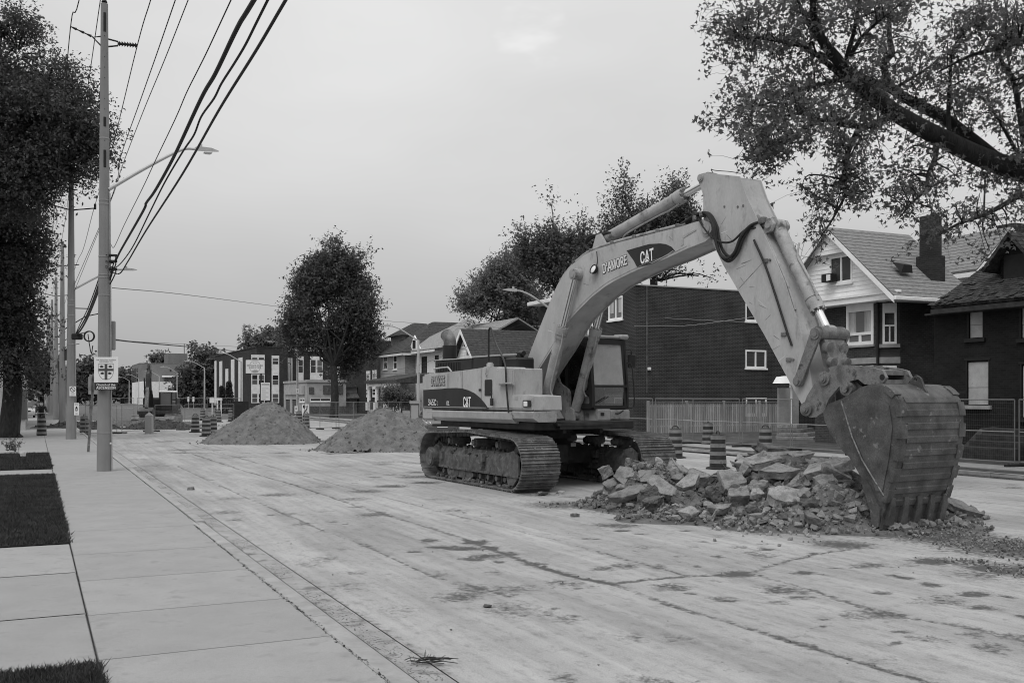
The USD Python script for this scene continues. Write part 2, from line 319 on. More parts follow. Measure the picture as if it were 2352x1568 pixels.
mat('stucco', 0.38, var=0.1, scale=1, fine=40); mat('store_wall', 0.36, var=0.16, scale=1, fine=20, spots=(0.24, 1.5, 0.6, 0.1)); mat('office_wall', 0.16, var=0.1, scale=0.5, fine=4)
plain('sign_white', 0.68, 0.5); plain('sign_grey', 0.30, 0.6); plain('car_paint', 0.06, 0.15, spec=0.6); plain('car_light_paint', 0.35, 0.2, spec=0.6); plain('tyre', 0.02, 0.8)
plain('skin', 0.30, 0.6); mat('cloth_dark', 0.02, var=0.3, scale=10); mat('cloth_grey', 0.12, var=0.3, scale=10)
mat('tarp', 0.11, rough=0.7, var=0.3, scale=5); mat('plastic_white', 0.62, rough=0.4, var=0.08)
L = LOOKS
# ------------------------------------------------------------------ the setting, in street coordinates (v across, u along)
def street(poly, z0, z1):                                  # polygon of (v, u) to a slab in world coordinates
    return flatpoly([W(v, u)[:2] for v, u in poly], z0, z1)
def quadsheet(v0, v1, u0, u1, z):
    return np.array([W(v0, u0, z), W(v1, u0, z), W(v1, u1, z), W(v0, u1, z)]), np.array([[0, 1, 2, 3]])
obj('ground', quadsheet(-500, 900, -150, 1500, -0.06), L['ground_far'], kind='structure')

def seg_dist(p, line):
    d = np.full(len(p), 1e9)
    for a, b in zip(line[:-1], line[1:]):
        a, b = np.array(a), np.array(b); t = np.clip(((p - a) @ (b - a)) / max((b - a) @ (b - a), 1e-9), 0, 1)
        d = np.minimum(d, np.linalg.norm(p - a - t[:, None] * (b - a), axis=1))
    return d
CRACKS = [  # (strength, width, line of (v, u)): joints and cracks filled with dirt
    (.78, .05, [(4.9, 42), (5.0, 34), (5.1, 27.2), (5.3, 22.6), (5.34, 17.9), (5.42, 15), (5.47, 12.9)]), (.95, .075, [(5.45, 12.9), (5.39, 10.4), (5.42, 9.6), (5.57, 9.15)]), (.80, .055, [(5.57, 9.15), (5.5, 8.0), (5.58, 6.7), (5.61, 5.6), (5.7, 3.5)]),
    (.72, .04, [(3.7, 30), (3.75, 24), (3.83, 18.4), (3.89, 14.8), (4.03, 13), (3.98, 11.1), (4.06, 10), (3.95, 9.2)]), (.66, .04, [(5.9, 44), (6.0, 34), (6.11, 27.4), (6.22, 21.5), (6.4, 15.8), (6.56, 12.9), (6.56, 11.3), (6.58, 9.2)]),
    (.5, .04, [(4.1, 22.1), (5.3, 22.6), (6.9, 23), (8.6, 23.3)]), (.5, .035, [(3.94, 14.8), (5.42, 15), (7.4, 15.4), (8.3, 15.6)]), (.55, .03, [(4.0, 9.25), (4.5, 9.45), (5.1, 9.1), (5.6, 9.25)]), (.5, .025, [(4.1, 9.3), (4.7, 8.95), (5.3, 9.1), (5.6, 9.2)]), (.5, .02, [(4.5, 9.5), (4.7, 9.0)]), (.4, .02, [(4.9, 9.4), (5.0, 8.95)]),
    (.85, .06, [(5.57, 9.15), (6.0, 9.2), (6.58, 9.17), (7.27, 8.97)]), (.7, .06, [(7.27, 8.97), (7.8, 9.3), (8.25, 9.5), (9.0, 9.8), (9.7, 9.9)]), (.7, .055, [(7.33, 8.94), (7.3, 8.2), (7.21, 7.67), (7.07, 6.85)]), (.7, .06, [(7.07, 6.85), (7.2, 6.4), (7.33, 6.1), (7.3, 5.5), (7.4, 4.5)]),
    (.4, .025, [(3.2, 14), (3.6, 14.3), (4.0, 14.8)]), (.5, .025, [(2.7, 13.6), (3.0, 13.7), (3.3, 13.9)]), (.45, .02, [(5.6, 6.4), (6.0, 6.6), (6.5, 6.75), (7.0, 6.9)]), (.42, .03, [(4.1, 6.3), (4.6, 5.9), (5.1, 5.3), (5.4, 4.7)]), (.35, .02, [(4.6, 6.0), (4.9, 6.3), (5.3, 6.5)]),
    (.55, .07, [(2.4, 34), (4, 33.8), (7, 33.2), (10, 33.0)]), (.5, .09, [(2.5, 33.6), (3.4, 33.2), (5.2, 33.3)]), (.4, .04, [(8.3, 34), (8.5, 28), (8.9, 24)]), (.35, .05, [(2.7, 44), (6, 43.5), (11, 42.6)]), (.4, .03, [(4.1, 22.1), (4.0, 19), (3.83, 18.4)]), (.42, .03, [(2.8, 24.5), (4.1, 24.9), (6.1, 25.3)]),
    (.55, .05, [(2.68, 30), (2.66, 22), (2.64, 14), (2.66, 10), (2.72, 7), (2.76, 4)]), (.4, .03, [(9.0, 14.6), (9.5, 13.2), (10, 12.3), (10.6, 11.6)]), (.5, .06, [(8.4, 8.9), (9.0, 8.7), (9.5, 8.6)]), (.35, .02, [(3.4, 7.3), (3.9, 6.6), (4.2, 6.2)]),
    (.5, .03, [(13, 21), (13.4, 17), (13.2, 13)]), (.45, .04, [(17, 30), (17.2, 20), (17.1, 12)]), (.4, .04, [(14, 18.5), (17, 18.8), (21, 19)])]
BLOBS = []                                                  # (v, u, radius, strength)
for x, y, r, s in ((265, 525, 55, .75), (350, 545, 40, .7), (570, 522, 35, .6), (640, 577, 42, .65), (345, 627, 35, .55), (720, 655, 45, .7), (985, 590, 45, .55), (1000, 620, 60, .65), (850, 610, 80, .5), (950, 665, 60, .5), (250, 705, 100, .62), (420, 710, 60, .5), (640, 710, 35, .75), (520, 687, 28, .6),
                   (1160, 738, 95, .85), (1290, 752, 40, .6), (1500, 705, 60, .7), (1590, 838, 62, .75), (1720, 765, 80, .72), (1840, 800, 80, .7), (2110, 850, 95, .75), (2285, 862, 60, .8), (2175, 925, 90, .72), (2330, 970, 60, .7), (1110, 832, 150, .62), (530, 815, 120, .62), (800, 875, 110, .6), (620, 845, 40, .7), (1620, 960, 130, .6), (1700, 1045, 70, .55),
                   (1800, 1085, 120, .5), (1680, 1115, 60, .6), (2300, 1080, 110, .55), (300, 1075, 120, .42), (460, 830, 60, .5), (1230, 870, 90, .5), (860, 750, 110, .8), (2060, 1060, 120, .5), (1380, 985, 60, .45), (780, 785, 40, .55), (1240, 637, 60, .6), (100, 567, 35, .6), (190, 500, 40, .5), (1900, 680, 160, .8), (2200, 720, 170, .85), (1400, 590, 180, .75), (850, 440, 260, .8), (350, 420, 260, .8), (100, 395, 200, .6), (1500, 520, 260, .85), (2000, 560, 220, .6)):
    X, Y = (1400 + x / 2.138) * .9408, (1050 + y / 2.138) * .9408
    v, u = pg(X, Y); d = 2 / ((Y - 910.6) / 2286); BLOBS.append((v, u, r / 2.138 * .9408 * d / 2286 * 0.95, s))
for x, y, r, s in ((1180, 570, 80, .7), (1250, 610, 110, .85), (1090, 640, 60, .75), (1340, 620, 110, .85), (1470, 580, 110, .9), (1560, 615, 90, .9), (1450, 690, 90, .8), (1620, 700, 60, .75), (1500, 670, 80, .8), (1700, 650, 90, .7), (1850, 710, 90, .7), (560, 450, 70, .55), (640, 465, 30, .7), (780, 605, 50, .6), (1400, 395, 40, .6), (1040, 415, 30, .6), (730, 355, 70, .6), (860, 390, 60, .6), (930, 410, 50, .7),
                   (930, 225, 130, .7), (1150, 200, 130, .75), (930, 150, 60, .7), (1020, 155, 40, .7), (1200, 305, 60, .5), (1430, 310, 50, .45), (300, 400, 60, .6), (180, 405, 60, .55), (700, 780, 70, .55), (900, 780, 60, .45), (1260, 785, 90, .5), (1600, 770, 90, .5), (1390, 800, 30, .65), (500, 690, 130, .45), (400, 720, 120, .42), (600, 620, 90, .4), (1000, 1020, 200, .35), (1500, 880, 220, .5), (1700, 870, 120, .5), (1950, 1030, 120, .45), (2100, 1080, 120, .42), (1750, 920, 90, .5), (2280, 740, 90, .62), (2170, 560, 50, .6), (1770, 460, 35, .5)):
    X, Y = (600 + x / 2.613) * .9408, (1100 + y / 2.613) * .9408
    v, u = pg(X, Y); d = 2 / ((Y - 910.6) / 2286); BLOBS.append((v, u, r / 2.613 * .9408 * d / 2286 * 0.95, s))
for x, y, r, s in ((2150, 1228, 1.1, .74), (2330, 1255, 1.2, .78), (2020, 1212, .7, .7), (2360, 1310, .7, .62), (2230, 1290, .5, .55), (1290, 1158, .8, .62), (1400, 1165, .6, .7), (1560, 1185, .7, .72), (1750, 1210, .8, .72), (1230, 1135, .5, .5), (1900, 1215, .6, .75)): BLOBS.append((*pg(x, y), r, s))
rngb = np.random.default_rng(3)
for k in range(260):                                        # scattered spots
    v, u = rngb.uniform(2.9, 20.8), 4 + 46 * rngb.random() ** 1.5
    BLOBS.append((v, u, rngb.uniform(.05, .32) * (1 + u / 30), rngb.uniform(.3, .62)))
def dirt_at(p):
    d = np.zeros(len(p)); wob = np.column_stack([meshkit.fbm(np.column_stack([p * 1.9, np.zeros(len(p))]), 3, k) - .5 for k in (1, 7)]) * .32
    q = p + wob
    z0 = np.zeros(len(p)); jag = np.column_stack([meshkit.fbm(np.column_stack([p * 7.0, z0]), 3, k) - .5 for k in (21, 27)]) * .07; along = .55 + .85 * meshkit.fbm(np.column_stack([p * 1.4, z0]), 3, 31)
    for s, w, line in CRACKS: d = np.maximum(d, .80 * s * np.minimum(1.05, along) * np.exp(-(seg_dist(p + wob * .10 + jag, line) / (w * (.30 + .75 * along))) ** 2))
    for v, u, r, s in BLOBS:
        e = np.exp(-(((q[:, 0] - v) ** 2 + (q[:, 1] - u) ** 2) / r ** 2) ** 1.2); d = np.maximum(d, s * e)
    return d
un = np.r_[np.arange(2.5, 13, .055), np.arange(13, 30, .10), np.arange(30, 60, .3), np.arange(60, 90.1, 1.0)]
vn = np.r_[np.arange(2.68, 10, .055), np.arange(10, 21.2, .10), 21.2]
VV, UU = np.meshgrid(vn, un); P2 = np.column_stack([VV.ravel(), UU.ravel()]); dirt = dirt_at(P2)
z = -0.012 * np.clip(dirt, 0, 1) + 0.02 * (meshkit.fbm(np.column_stack([P2 * .35, 0 * P2[:, 0]]), 3, 4) - .5)
z[(VV.ravel() < 2.75) | (VV.ravel() > 21.1)] = 0
pts = NV * P2[:, :1] + SV * P2[:, 1:]; pts = np.column_stack([pts, z])
nv = len(vn); i = (np.arange(len(un) - 1)[:, None] * nv + np.arange(nv - 1)[None]).ravel()
road_faces = np.column_stack([i, i + 1, i + nv + 1, i + nv])
RB = 0.335
nodes = {'geo': ('geometry', {}), 'at': ('attribute', {'attribute': 'dirt'}), 'map': ('mapping', {'mapping_type': 'texture', 'rotation': (0, 0, ROT), 'scale': (1, 2.2, 1)}),
         'n1': ('noise_texture', {'scale': .55, 'detail': 6.0, 'roughness': .62}), 'r1': ('map_range', {'from_min': .3, 'from_max': .7, 'to_min': .74, 'to_max': 1.16, 'clamp': True}),
         'n2': ('noise_texture', {'scale': 75.0, 'detail': 4.0, 'roughness': .7}), 'r2': ('map_range', {'from_min': .25, 'from_max': .75, 'to_min': .74, 'to_max': 1.24, 'clamp': True}), 'smap': ('mapping', {'mapping_type': 'texture', 'rotation': (0, 0, ROT), 'scale': (1, 22, 1)}), 'n6': ('noise_texture', {'scale': 4.5, 'detail': 4.0, 'roughness': .6}), 'r6': ('map_range', {'from_min': .36, 'from_max': .64, 'to_min': .84, 'to_max': 1.08, 'clamp': True}), 'm6': ('math', {'math_type': 'multiply'}), 'vw': ('noise_texture', {'scale': 1.3, 'detail': 4.0}), 'vm': ('mix_vector', {'fac': .28}), 'vo': ('voronoi_texture', {'feature': 'distance_to_edge', 'scale': .62}), 'vr': ('map_range', {'from_min': .004, 'from_max': .022, 'to_min': .12, 'to_max': 0.0, 'clamp': True}), 'sum2': ('math', {'math_type': 'add'}),
         'n5': ('noise_texture', {'scale': 9.0, 'detail': 7.0, 'roughness': .75}), 'r5': ('map_range', {'from_min': .50, 'from_max': .72, 'to_min': 1.0, 'to_max': .62, 'clamp': True}),
         'n3': ('noise_texture', {'scale': 11.0, 'detail': 8.0, 'roughness': .72}), 'n3r': ('map_range', {'from_min': .2, 'from_max': .8, 'to_min': -.55, 'to_max': .55}),
         'sum': ('math', {'math_type': 'add'}), 'th': ('map_range', {'range_type': 'smoothstep', 'from_min': .20, 'from_max': .70, 'clamp': True}),
         'm1': ('math', {'math_type': 'multiply'}), 'm2': ('math', {'math_type': 'multiply'}), 'm3': ('math', {'math_type': 'multiply', 'value2': RB}), 'mx': ('mix_float', {'b': .075}),
         'nb': ('noise_texture', {'scale': 70.0, 'detail': 6.0, 'roughness': .7}), 'b': ('bump', {'strength': .8, 'distance': .006}), 'p': ('principled_bsdf', {'roughness': .9, 'specular_ior_level': .25})}
links = [('geo.position', 'map.vector'), ('map.vector', 'n1.vector'), ('geo.position', 'n2.vector'), ('map.vector', 'n5.vector'), ('geo.position', 'n3.vector'), ('n1.fac', 'r1.value'), ('n2.fac', 'r2.value'), ('n5.fac', 'r5.value'), ('n3.fac', 'n3r.value'),
         ('map.vector', 'vw.vector'), ('geo.position', 'vm.a'), ('vw.color', 'vm.b'), ('vm.result', 'vo.vector'), ('vo.distance', 'vr.value'), ('vr.result', 'sum2.value2'), ('at.fac', 'sum.value1'), ('n3r.result', 'sum.value2'), ('sum.value', 'sum2.value1'), ('sum2.value', 'th.value'), ('r1.result', 'm1.value1'), ('r2.result', 'm1.value2'), ('m1.value', 'm2.value1'), ('r5.result', 'm2.value2'), ('geo.position', 'smap.vector'), ('smap.vector', 'n6.vector'), ('n6.fac', 'r6.value'), ('m2.value', 'm6.value1'), ('r6.result', 'm6.value2'), ('m6.value', 'm3.value1'), ('m3.value', 'mx.a'), ('th.result', 'mx.fac'), ('mx.result', 'p.base_color'),
         ('geo.position', 'nb.vector'), ('nb.fac', 'b.height'), ('b.normal', 'p.normal')]
usdkit.material(stage, '/World/Looks/road_surface', nodes, links, surface='p.BSDF')
rd = usdkit.mesh(stage, numbered('/World', 'road'), (pts, road_faces), '/World/Looks/road_surface', True)
UsdGeom.PrimvarsAPI(rd).CreatePrimvar('dirt', Sdf.ValueTypeNames.FloatArray, 'vertex').Set(Vt.FloatArray.FromNumpy(dirt.astype(np.float32)))
tag(rd, kind='structure')
obj('road', quadsheet(-2.0, 21.2, 90.1, 900, -0.004), L['soil'], kind='structure')
obj('road_bed', quadsheet(2.3, 21.3, -4, 90, -0.045), L['dark_soil'], kind='structure')

# gutter, kerb, sidewalk slabs (each its own piece, joints open and dark)
def seg_piece(poly, z0, z1, c=.008):
    p = np.array([W(v, u)[:2] for v, u in poly]); q = np.array(Polygon(p).buffer(-c).exterior.coords)[:-1]; p = np.array(Polygon(p).exterior.coords)[:-1]
    if len(p) != len(q): return flatpoly(p, z0, z1)
    k0 = min(range(len(q)), key=lambda k: np.linalg.norm(q[k] - p[0])); q = np.roll(q, -k0, axis=0)
    n = len(p); V = np.vstack([np.column_stack([p, np.full(n, z0)]), np.column_stack([p, np.full(n, z1 - c)]), np.column_stack([q, np.full(n, z1)])]); i = np.arange(n); j = (i + 1) % n
    F = np.vstack([np.column_stack([i, j, j + n, i + n]), np.column_stack([i + n, j + n, j + 2 * n, i + 2 * n])]); T = [[2 * n, 2 * n + k, 2 * n + k + 1] for k in range(1, n - 1)]
    return V, np.vstack([F[:, [0, 1, 2]], F[:, [0, 2, 3]], T])
SW = thing('sidewalk', kind='structure'); KB = thing('kerb', kind='structure'); GT = thing('gutter', kind='structure'); WK = thing('church_walkway', kind='structure'); FS = thing('far_sidewalk', kind='structure')
ZS = 0.08
obj('slab_bed', street([(-30, -3), (2.36, -3), (2.36, 90), (-30, 90)], -0.05, ZS - .022), L['dark_soil'], SW)
def kv(u): return 2.15 + (0.07 if u > 15.4 else 0.0)
joints = [1.0, 2.8, 4.6, 6.25, 7.85, 9.5, 11.3, 13.2, 15.5, 17.4, 19.3, 21.2, 23.1, 25.0, 26.9, 28.8, 31, 33.2, 36, 38, 40, 42, 44, 46, 48, 51, 54, 57, 60, 63, 66, 70, 74, 78, 84, 90]
for a, b in zip(joints[:-1], joints[1:]):
    o = seg_piece([(.42, a + .0014), (kv(a) - .006, a + .0014), (kv(a) - .006, b - .0014), (.42, b - .0014)], 0.0, ZS, .004)
    obj('slab', o, L['concrete'], SW)
for a, b in zip(np.arange(-1, 88, 2.4), np.arange(-1, 88, 2.4) + 2.392):
    k = 0.0 if a < 15.6 else 0.07; top = ZS + .004 if a < 15.6 else ZS + .02
    prof = [(2.152 + k, -.03), (2.152 + k, top - .01), (2.165 + k, top), (2.30 + k * .5, top), (2.335 + k * .3, top - .012), (2.40, .006), (2.40, -.03)]
    v, f = prism(prof, a, b); P = np.column_stack([np.outer(v[:, 0], NV) + np.outer(v[:, 1], SV), v[:, 2]]); obj('kerb_stone', (P, f), L['kerb_concrete'], KB)
    obj('gutter_slab', seg_piece([(2.404, a), (2.668, a), (2.668, b), (2.404, b)], -.04, .003, .004), L['gutter_concrete'], GT)
for a, b in zip([7.72, 9.6, 11.9], [9.59, 11.89, 14.22]): obj('slab', seg_piece([(-9, a), (.405, a), (.405, b - .008), (-9, b - .008)], 0.0, ZS), L['concrete'], WK)
for a, b in ((26.9, 29.05), (37.1, 40), (40.01, 44), (44.01, 48)): obj('slab', seg_piece([(-9, a), (.405, a), (.405, b), (-9, b)], 0.0, ZS), L['concrete'], WK)
obj('forecourt', street([(-30, 48.1), (.41, 48.1), (.41, 110), (-30, 110)], 0.0, ZS - .004), L['concrete'], kind='structure')
obj('far_kerb_bed', street([(21.2, -6), (60, -6), (60, 140), (21.2, 140)], -0.05, 0.05), L['dark_soil'], kind='structure')
for a in np.arange(2, 96, 3.0):
    obj('kerb_stone', seg_piece([(21.2, a), (21.42, a), (21.42, a + 2.99), (21.2, a + 2.99)], -.02, .13, .02), L['kerb_concrete'], KB)
    obj('slab', seg_piece([(22.5, a), (23.9, a), (23.9, a + 2.985), (22.5, a + 2.985)], 0.0, .125), L['kerb_concrete'], FS)
for v0, v1, nm in ((21.43, 22.49, 'verge'), (23.91, 29.0, 'front_yard'), (29.0, 70, 'back_yard')):
    gu, gv = np.meshgrid(np.arange(0, 110, 0.5), np.linspace(v0, v1, max(4, int((v1 - v0) / .35)))); q = np.column_stack([gv.ravel(), gu.ravel()])
    h = .085 + .05 * (meshkit.fbm(np.column_stack([q * .9, 0 * q[:, 0]]), 3, 9)) + (np.clip((q[:, 0] - 24) / 5, 0, 1) * .03 if nm != 'verge' else 0)
    P = np.column_stack([np.outer(q[:, 0], NV) + np.outer(q[:, 1], SV), h]); ni = gu.shape[1]; i = (np.arange(gu.shape[0] - 1)[:, None] * ni + np.arange(ni - 1)[None]).ravel()
    obj(nm, (P, np.column_stack([i, i + 1, i + ni + 1, i + ni])), L['verge'], smooth=True, kind='structure')

# lawns: turf with single blades
def lawn(name, v0, v1, u0, u1, n, h, label, seed):
    rng = np.random.default_rng(seed); x = rng.uniform(v0, v1, n) + np.abs(rng.normal(0, .016, n)); y = rng.uniform(u0, u1, n) + rng.normal(0, .03, n)
    ph = rng.uniform(0, 2 * np.pi, n); hh = h * rng.uniform(.5, 1.3, n); w = .0035 * (1 + y / 12); lean = rng.normal(0, .55, (n, 2)) * hh[:, None]
    b = np.outer(x, NV) + np.outer(y, SV); z0 = ZS + .012
    s = np.column_stack([np.cos(ph), np.sin(ph)]) * w[:, None]
    V = np.stack([np.column_stack([b - s, np.full(n, z0)]), np.column_stack([b + s, np.full(n, z0)]), np.column_stack([b + lean, z0 + hh])], 1).reshape(-1, 3)
    obj('turf', street([(v0 - 8, u0), (v1 - .01, u0), (v1 - .01, u1), (v0 - 8, u1)], 0.0, ZS + .014), L['turf'], kind='structure')
    obj(name, (V, np.arange(3 * n).reshape(-1, 3)), L['grass_blade'], label=label, cat='grass', kind='stuff')
lawn('grass', -1.2, .41, 5.2, 7.69, 42000, .045, 'dark mown grass in the nearest corner beside the sidewalk', 1)
lawn('grass', -2.4, .41, 14.25, 26.85, 90000, .05, 'dark mown lawn beside the sidewalk before the sign pole', 2)
lawn('grass', -4.0, .40, 29.1, 37.05, 40000, .06, 'small dark lawn behind the narrow path, with a young plant on it', 3)

# loose crumbs of dirt and gravel on the road, thickest where the dirt lies
rng = np.random.default_rng(11)
cand = np.column_stack([rng.uniform(2.4, 13, 60000), 3.5 + 22 * rng.random(60000) ** 1.3]); dd = dirt_at(cand)
keep = cand[rng.random(len(cand)) < np.clip(dd - .35, 0.012, 1) * .30]
T0 = np.array([[1, 1, 1], [-1, -1, 1], [-1, 1, -1], [1, -1, -1]]) * .6; TF = np.array([[0, 1, 2], [0, 3, 1], [0, 2, 3], [1, 3, 2]])
def crumbs(p, s, rng, squash=.7):
    n = len(p); A = rng.normal(size=(n, 3, 3)); Q = np.linalg.qr(A)[0]
    V = np.einsum('nij,kj->nki', Q, T0) * (s[:, None, None] * rng.uniform(.6, 1.2, (n, 1, 3))); V[:, :, 2] *= squash; V += p[:, None, :]
    return V.reshape(-1, 3), (TF[None] + 4 * np.arange(n)[:, None, None]).reshape(-1, 3)
s = .004 + .016 * rng.random(len(keep)) ** 4; P = np.column_stack([np.outer(keep[:, 0], NV) + np.outer(keep[:, 1], SV), s * .3])
obj('road_grit', crumbs(P, s, rng), L['soil'], label='dark grit and crumbs of soil strewn over the cracked road', cat='grit', kind='stuff')
n = 2600; wu = 3.5 + 40 * rng.random(n) ** 1.1; wv = np.where(wu > 15.5, 2.222, 2.152) + rng.normal(0, .012, n); s = .004 + .012 * rng.random(n) ** 3; obj('joint_weeds', crumbs(np.column_stack([np.outer(wv, NV) + np.outer(wu, SV), ZS + s * .3]), s, rng, .6), L['dark_soil'], label='dirt and weeds in the joint between sidewalk and kerb', cat='weeds', kind='stuff')
# dirt washed into the gutter
n = 9000; gu = 3.5 + 27 * rng.random(n) ** 1.2; gv = 2.43 + .22 * rng.random(n) ** 1.5; m = meshkit.fbm(np.column_stack([gu * 1.3, gv * 4, gu * 0]), 3, 5) > .44 - .1 * (gu < 12); gu, gv = gu[m], gv[m]
s = .004 + .012 * rng.random(len(gu)) ** 3; obj('gutter_silt', crumbs(np.column_stack([np.outer(gv, NV) + np.outer(gu, SV), s * .2 + .003]), s * .7, rng, .4), L['sand'], label='silt lying in the gutter along the kerb', cat='silt', kind='stuff')
# ------------------------------------------------------------------ buildings (local x = across the street, y = along it)
class Bld:
    def __init__(s, name, label, v, u, cat='building', group=None, z=0.0):
        s.v, s.u, s.z = v, u, z; s.t = thing(name, label, cat, W(v, u, z), ROT, group)
    def q(s, plane, c, a, z, d=0.0): return (c + d, a, z) if plane == 'v' else (a, c + d, z)
    def bx(s, plane, c, a0, a1, z0, z1, d0, d1):
        return box(c + d0, a0, z0, c + d1, a1, z1) if plane == 'v' else box(a0, c + d0, z0, a1, c + d1, z1)
    def pick(s, plane, c, x, y):                            # pixel on one of the faces to local (a, z)
        if plane == 'v': a, z = pv(x, y, s.v + c); return a - s.u, z - s.z
        a, z = pu(x, y, s.u + c); return a - s.v, z - s.z
    def wall(s, plane, c, a0, a1, z0, z1, holes, m, name='wall', depth=.13, parent=None):
        A = sorted({a0, a1} | {k for h in holes for k in h[:2] if a0 < k < a1}); Z = sorted({z0, z1} | {k for h in holes for k in h[2:4] if z0 < k < z1}); V, F = [], []
        def quad(pts): V.extend(pts); n = len(V); F.append([n - 4, n - 3, n - 2, n - 1])
        for i in range(len(A) - 1):
            for j in range(len(Z) - 1):
                ca, cz = (A[i] + A[i + 1]) / 2, (Z[j] + Z[j + 1]) / 2
                if any(h[0] < ca < h[1] and h[2] < cz < h[3] for h in holes): continue
                quad([s.q(plane, c, A[i], Z[j]), s.q(plane, c, A[i + 1], Z[j]), s.q(plane, c, A[i + 1], Z[j + 1]), s.q(plane, c, A[i], Z[j + 1])])
        for h in holes:
            for (p, q_) in (((h[0], h[2]), (h[1], h[2])), ((h[1], h[2]), (h[1], h[3])), ((h[1], h[3]), (h[0], h[3])), ((h[0], h[3]), (h[0], h[2]))):
                quad([s.q(plane, c, *p), s.q(plane, c, *q_), s.q(plane, c, *q_, depth), s.q(plane, c, *p, depth)])
        return obj(name, (np.array(V), np.array(F)), m, parent or s.t)
    def window(s, plane, c, h, style='slider', fm=None, gm=None, fw=.07, sill=True, curtain=False, label=None):
        """frame, panes and sill set into an opening h = (a0, a1, z0, z1)"""
        a0, a1, z0, z1 = h; fm = fm or L['white_paint']; w = part('window', s.t, label); m = MB()
        for b in ((a0, a0 + fw, z0, z1), (a1 - fw, a1, z0, z1), (a0 + fw, a1 - fw, z1 - fw, z1), (a0 + fw, a1 - fw, z0, z0 + fw)): m.add(s.bx(plane, c, *b, .0, .12))
        am, zm = (a0 + a1) / 2, (z0 + z1) / 2; panes = []
        if style == 'slider': m.add(s.bx(plane, c, am - fw / 2, am + fw / 2, z0 + fw, z1 - fw, .02, .11)); panes = [(a0 + fw, am - fw / 2, z0 + fw, z1 - fw), (am + fw / 2, a1 - fw, z0 + fw, z1 - fw)]
        elif style == 'sash': m.add(s.bx(plane, c, a0 + fw, a1 - fw, zm - fw / 2, zm + fw / 2, .02, .11)); panes = [(a0 + fw, a1 - fw, z0 + fw, zm - fw / 2), (a0 + fw, a1 - fw, zm + fw / 2, z1 - fw)]
        elif style == 'double':
            m.add(s.bx(plane, c, am - fw, am + fw, z0 + fw, z1 - fw, .02, .11)); m.add(s.bx(plane, c, a0 + fw, am - fw, zm - fw / 3, zm + fw / 3, .03, .10)).add(s.bx(plane, c, am + fw, a1 - fw, zm - fw / 3, zm + fw / 3, .03, .10))
            panes = [(p, q, r, t) for p, q in ((a0 + fw, am - fw), (am + fw, a1 - fw)) for r, t in ((z0 + fw, zm - fw / 3), (zm + fw / 3, z1 - fw))]
        elif style == 'picture':
            zt = z0 + (z1 - z0) * .27; m.add(s.bx(plane, c, a0 + fw, a1 - fw, zt - fw * .4, zt + fw * .4, .0, .11)).add(s.bx(plane, c, am - fw / 2, am + fw / 2, z0 + fw, zt - fw * .4, .02, .11)); panes = [(a0 + fw, a1 - fw, zt + fw * .4, z1 - fw), (a0 + fw, am - fw / 2, z0 + fw, zt - fw * .4), (am + fw / 2, a1 - fw, z0 + fw, zt - fw * .4)]
        else: panes = [(a0 + fw, a1 - fw, z0 + fw, z1 - fw)]
        obj('frame', m, fm, w)
        for k, p in enumerate(panes): obj('pane', s.bx(plane, c, *p, .055, .065), gm or L['dark_glass'], w)
        if curtain:
            cw = (a1 - a0) * .26
            for b in ((a0 + fw, a0 + fw + cw), (a1 - fw - cw, a1 - fw)):
                k = np.linspace(b[0], b[1], 15); V = [s.q(plane, c, a, z, .045 + .006 * math.sin(i * 2.2)) for i, a in enumerate(k) for z in (z0 + (z1 - z0) * .3, z1 - fw)]; i = np.arange(14) * 2
                obj('curtain', (np.array(V), np.column_stack([i, i + 2, i + 3, i + 1])), L['curtain'], w)
        if sill: obj('sill', s.bx(plane, c, a0 - .06, a1 + .06, z0 - .09, z0 - .005, -.07, .1), L['stone_trim'] if sill == 'stone' else fm, w)
        return w
def roof_slope(parent, e0, e1, t1, t0, m, name='roof', course=.24, thick=.10):
    """sloping roof from the eave e0-e1 up to the ridge t0-t1, laid in overlapping courses"""
    e0, e1, t0, t1 = (np.asarray(k, float) for k in (e0, e1, t0, t1)); n_ = np.cross(e1 - e0, t0 - e0); n_ /= np.linalg.norm(n_); n_ = n_ if n_[2] > 0 else -n_
    Ls = max(np.linalg.norm(t0 - e0), np.linalg.norm(t1 - e1)); n = max(2, int(Ls / course)); V, F = [], []
    def quad(*p): V.extend(p); k = len(V); F.append([k - 4, k - 3, k - 2, k - 1])
    for k in range(n):
        a, b = k / n, (k + 1) / n; p0, p1 = e0 + (t0 - e0) * a, e1 + (t1 - e1) * a; q0, q1 = e0 + (t0 - e0) * b, e1 + (t1 - e1) * b
        quad(p0 + n_ * .018, p1 + n_ * .018, q1 + n_ * .003, q0 + n_ * .003); quad(p0, p1, p1 + n_ * .018, p0 + n_ * .018)
    quad(e0 - n_ * thick, e1 - n_ * thick, t1 - n_ * thick, t0 - n_ * thick); quad(e0 - n_ * thick, e1 - n_ * thick, e1, e0); quad(e1 - n_ * thick, t1 - n_ * thick, t1, e1); quad(e0 - n_ * thick, t0 - n_ * thick, t0, e0)
    return obj(name, (np.array(V), np.array(F)), m, parent)
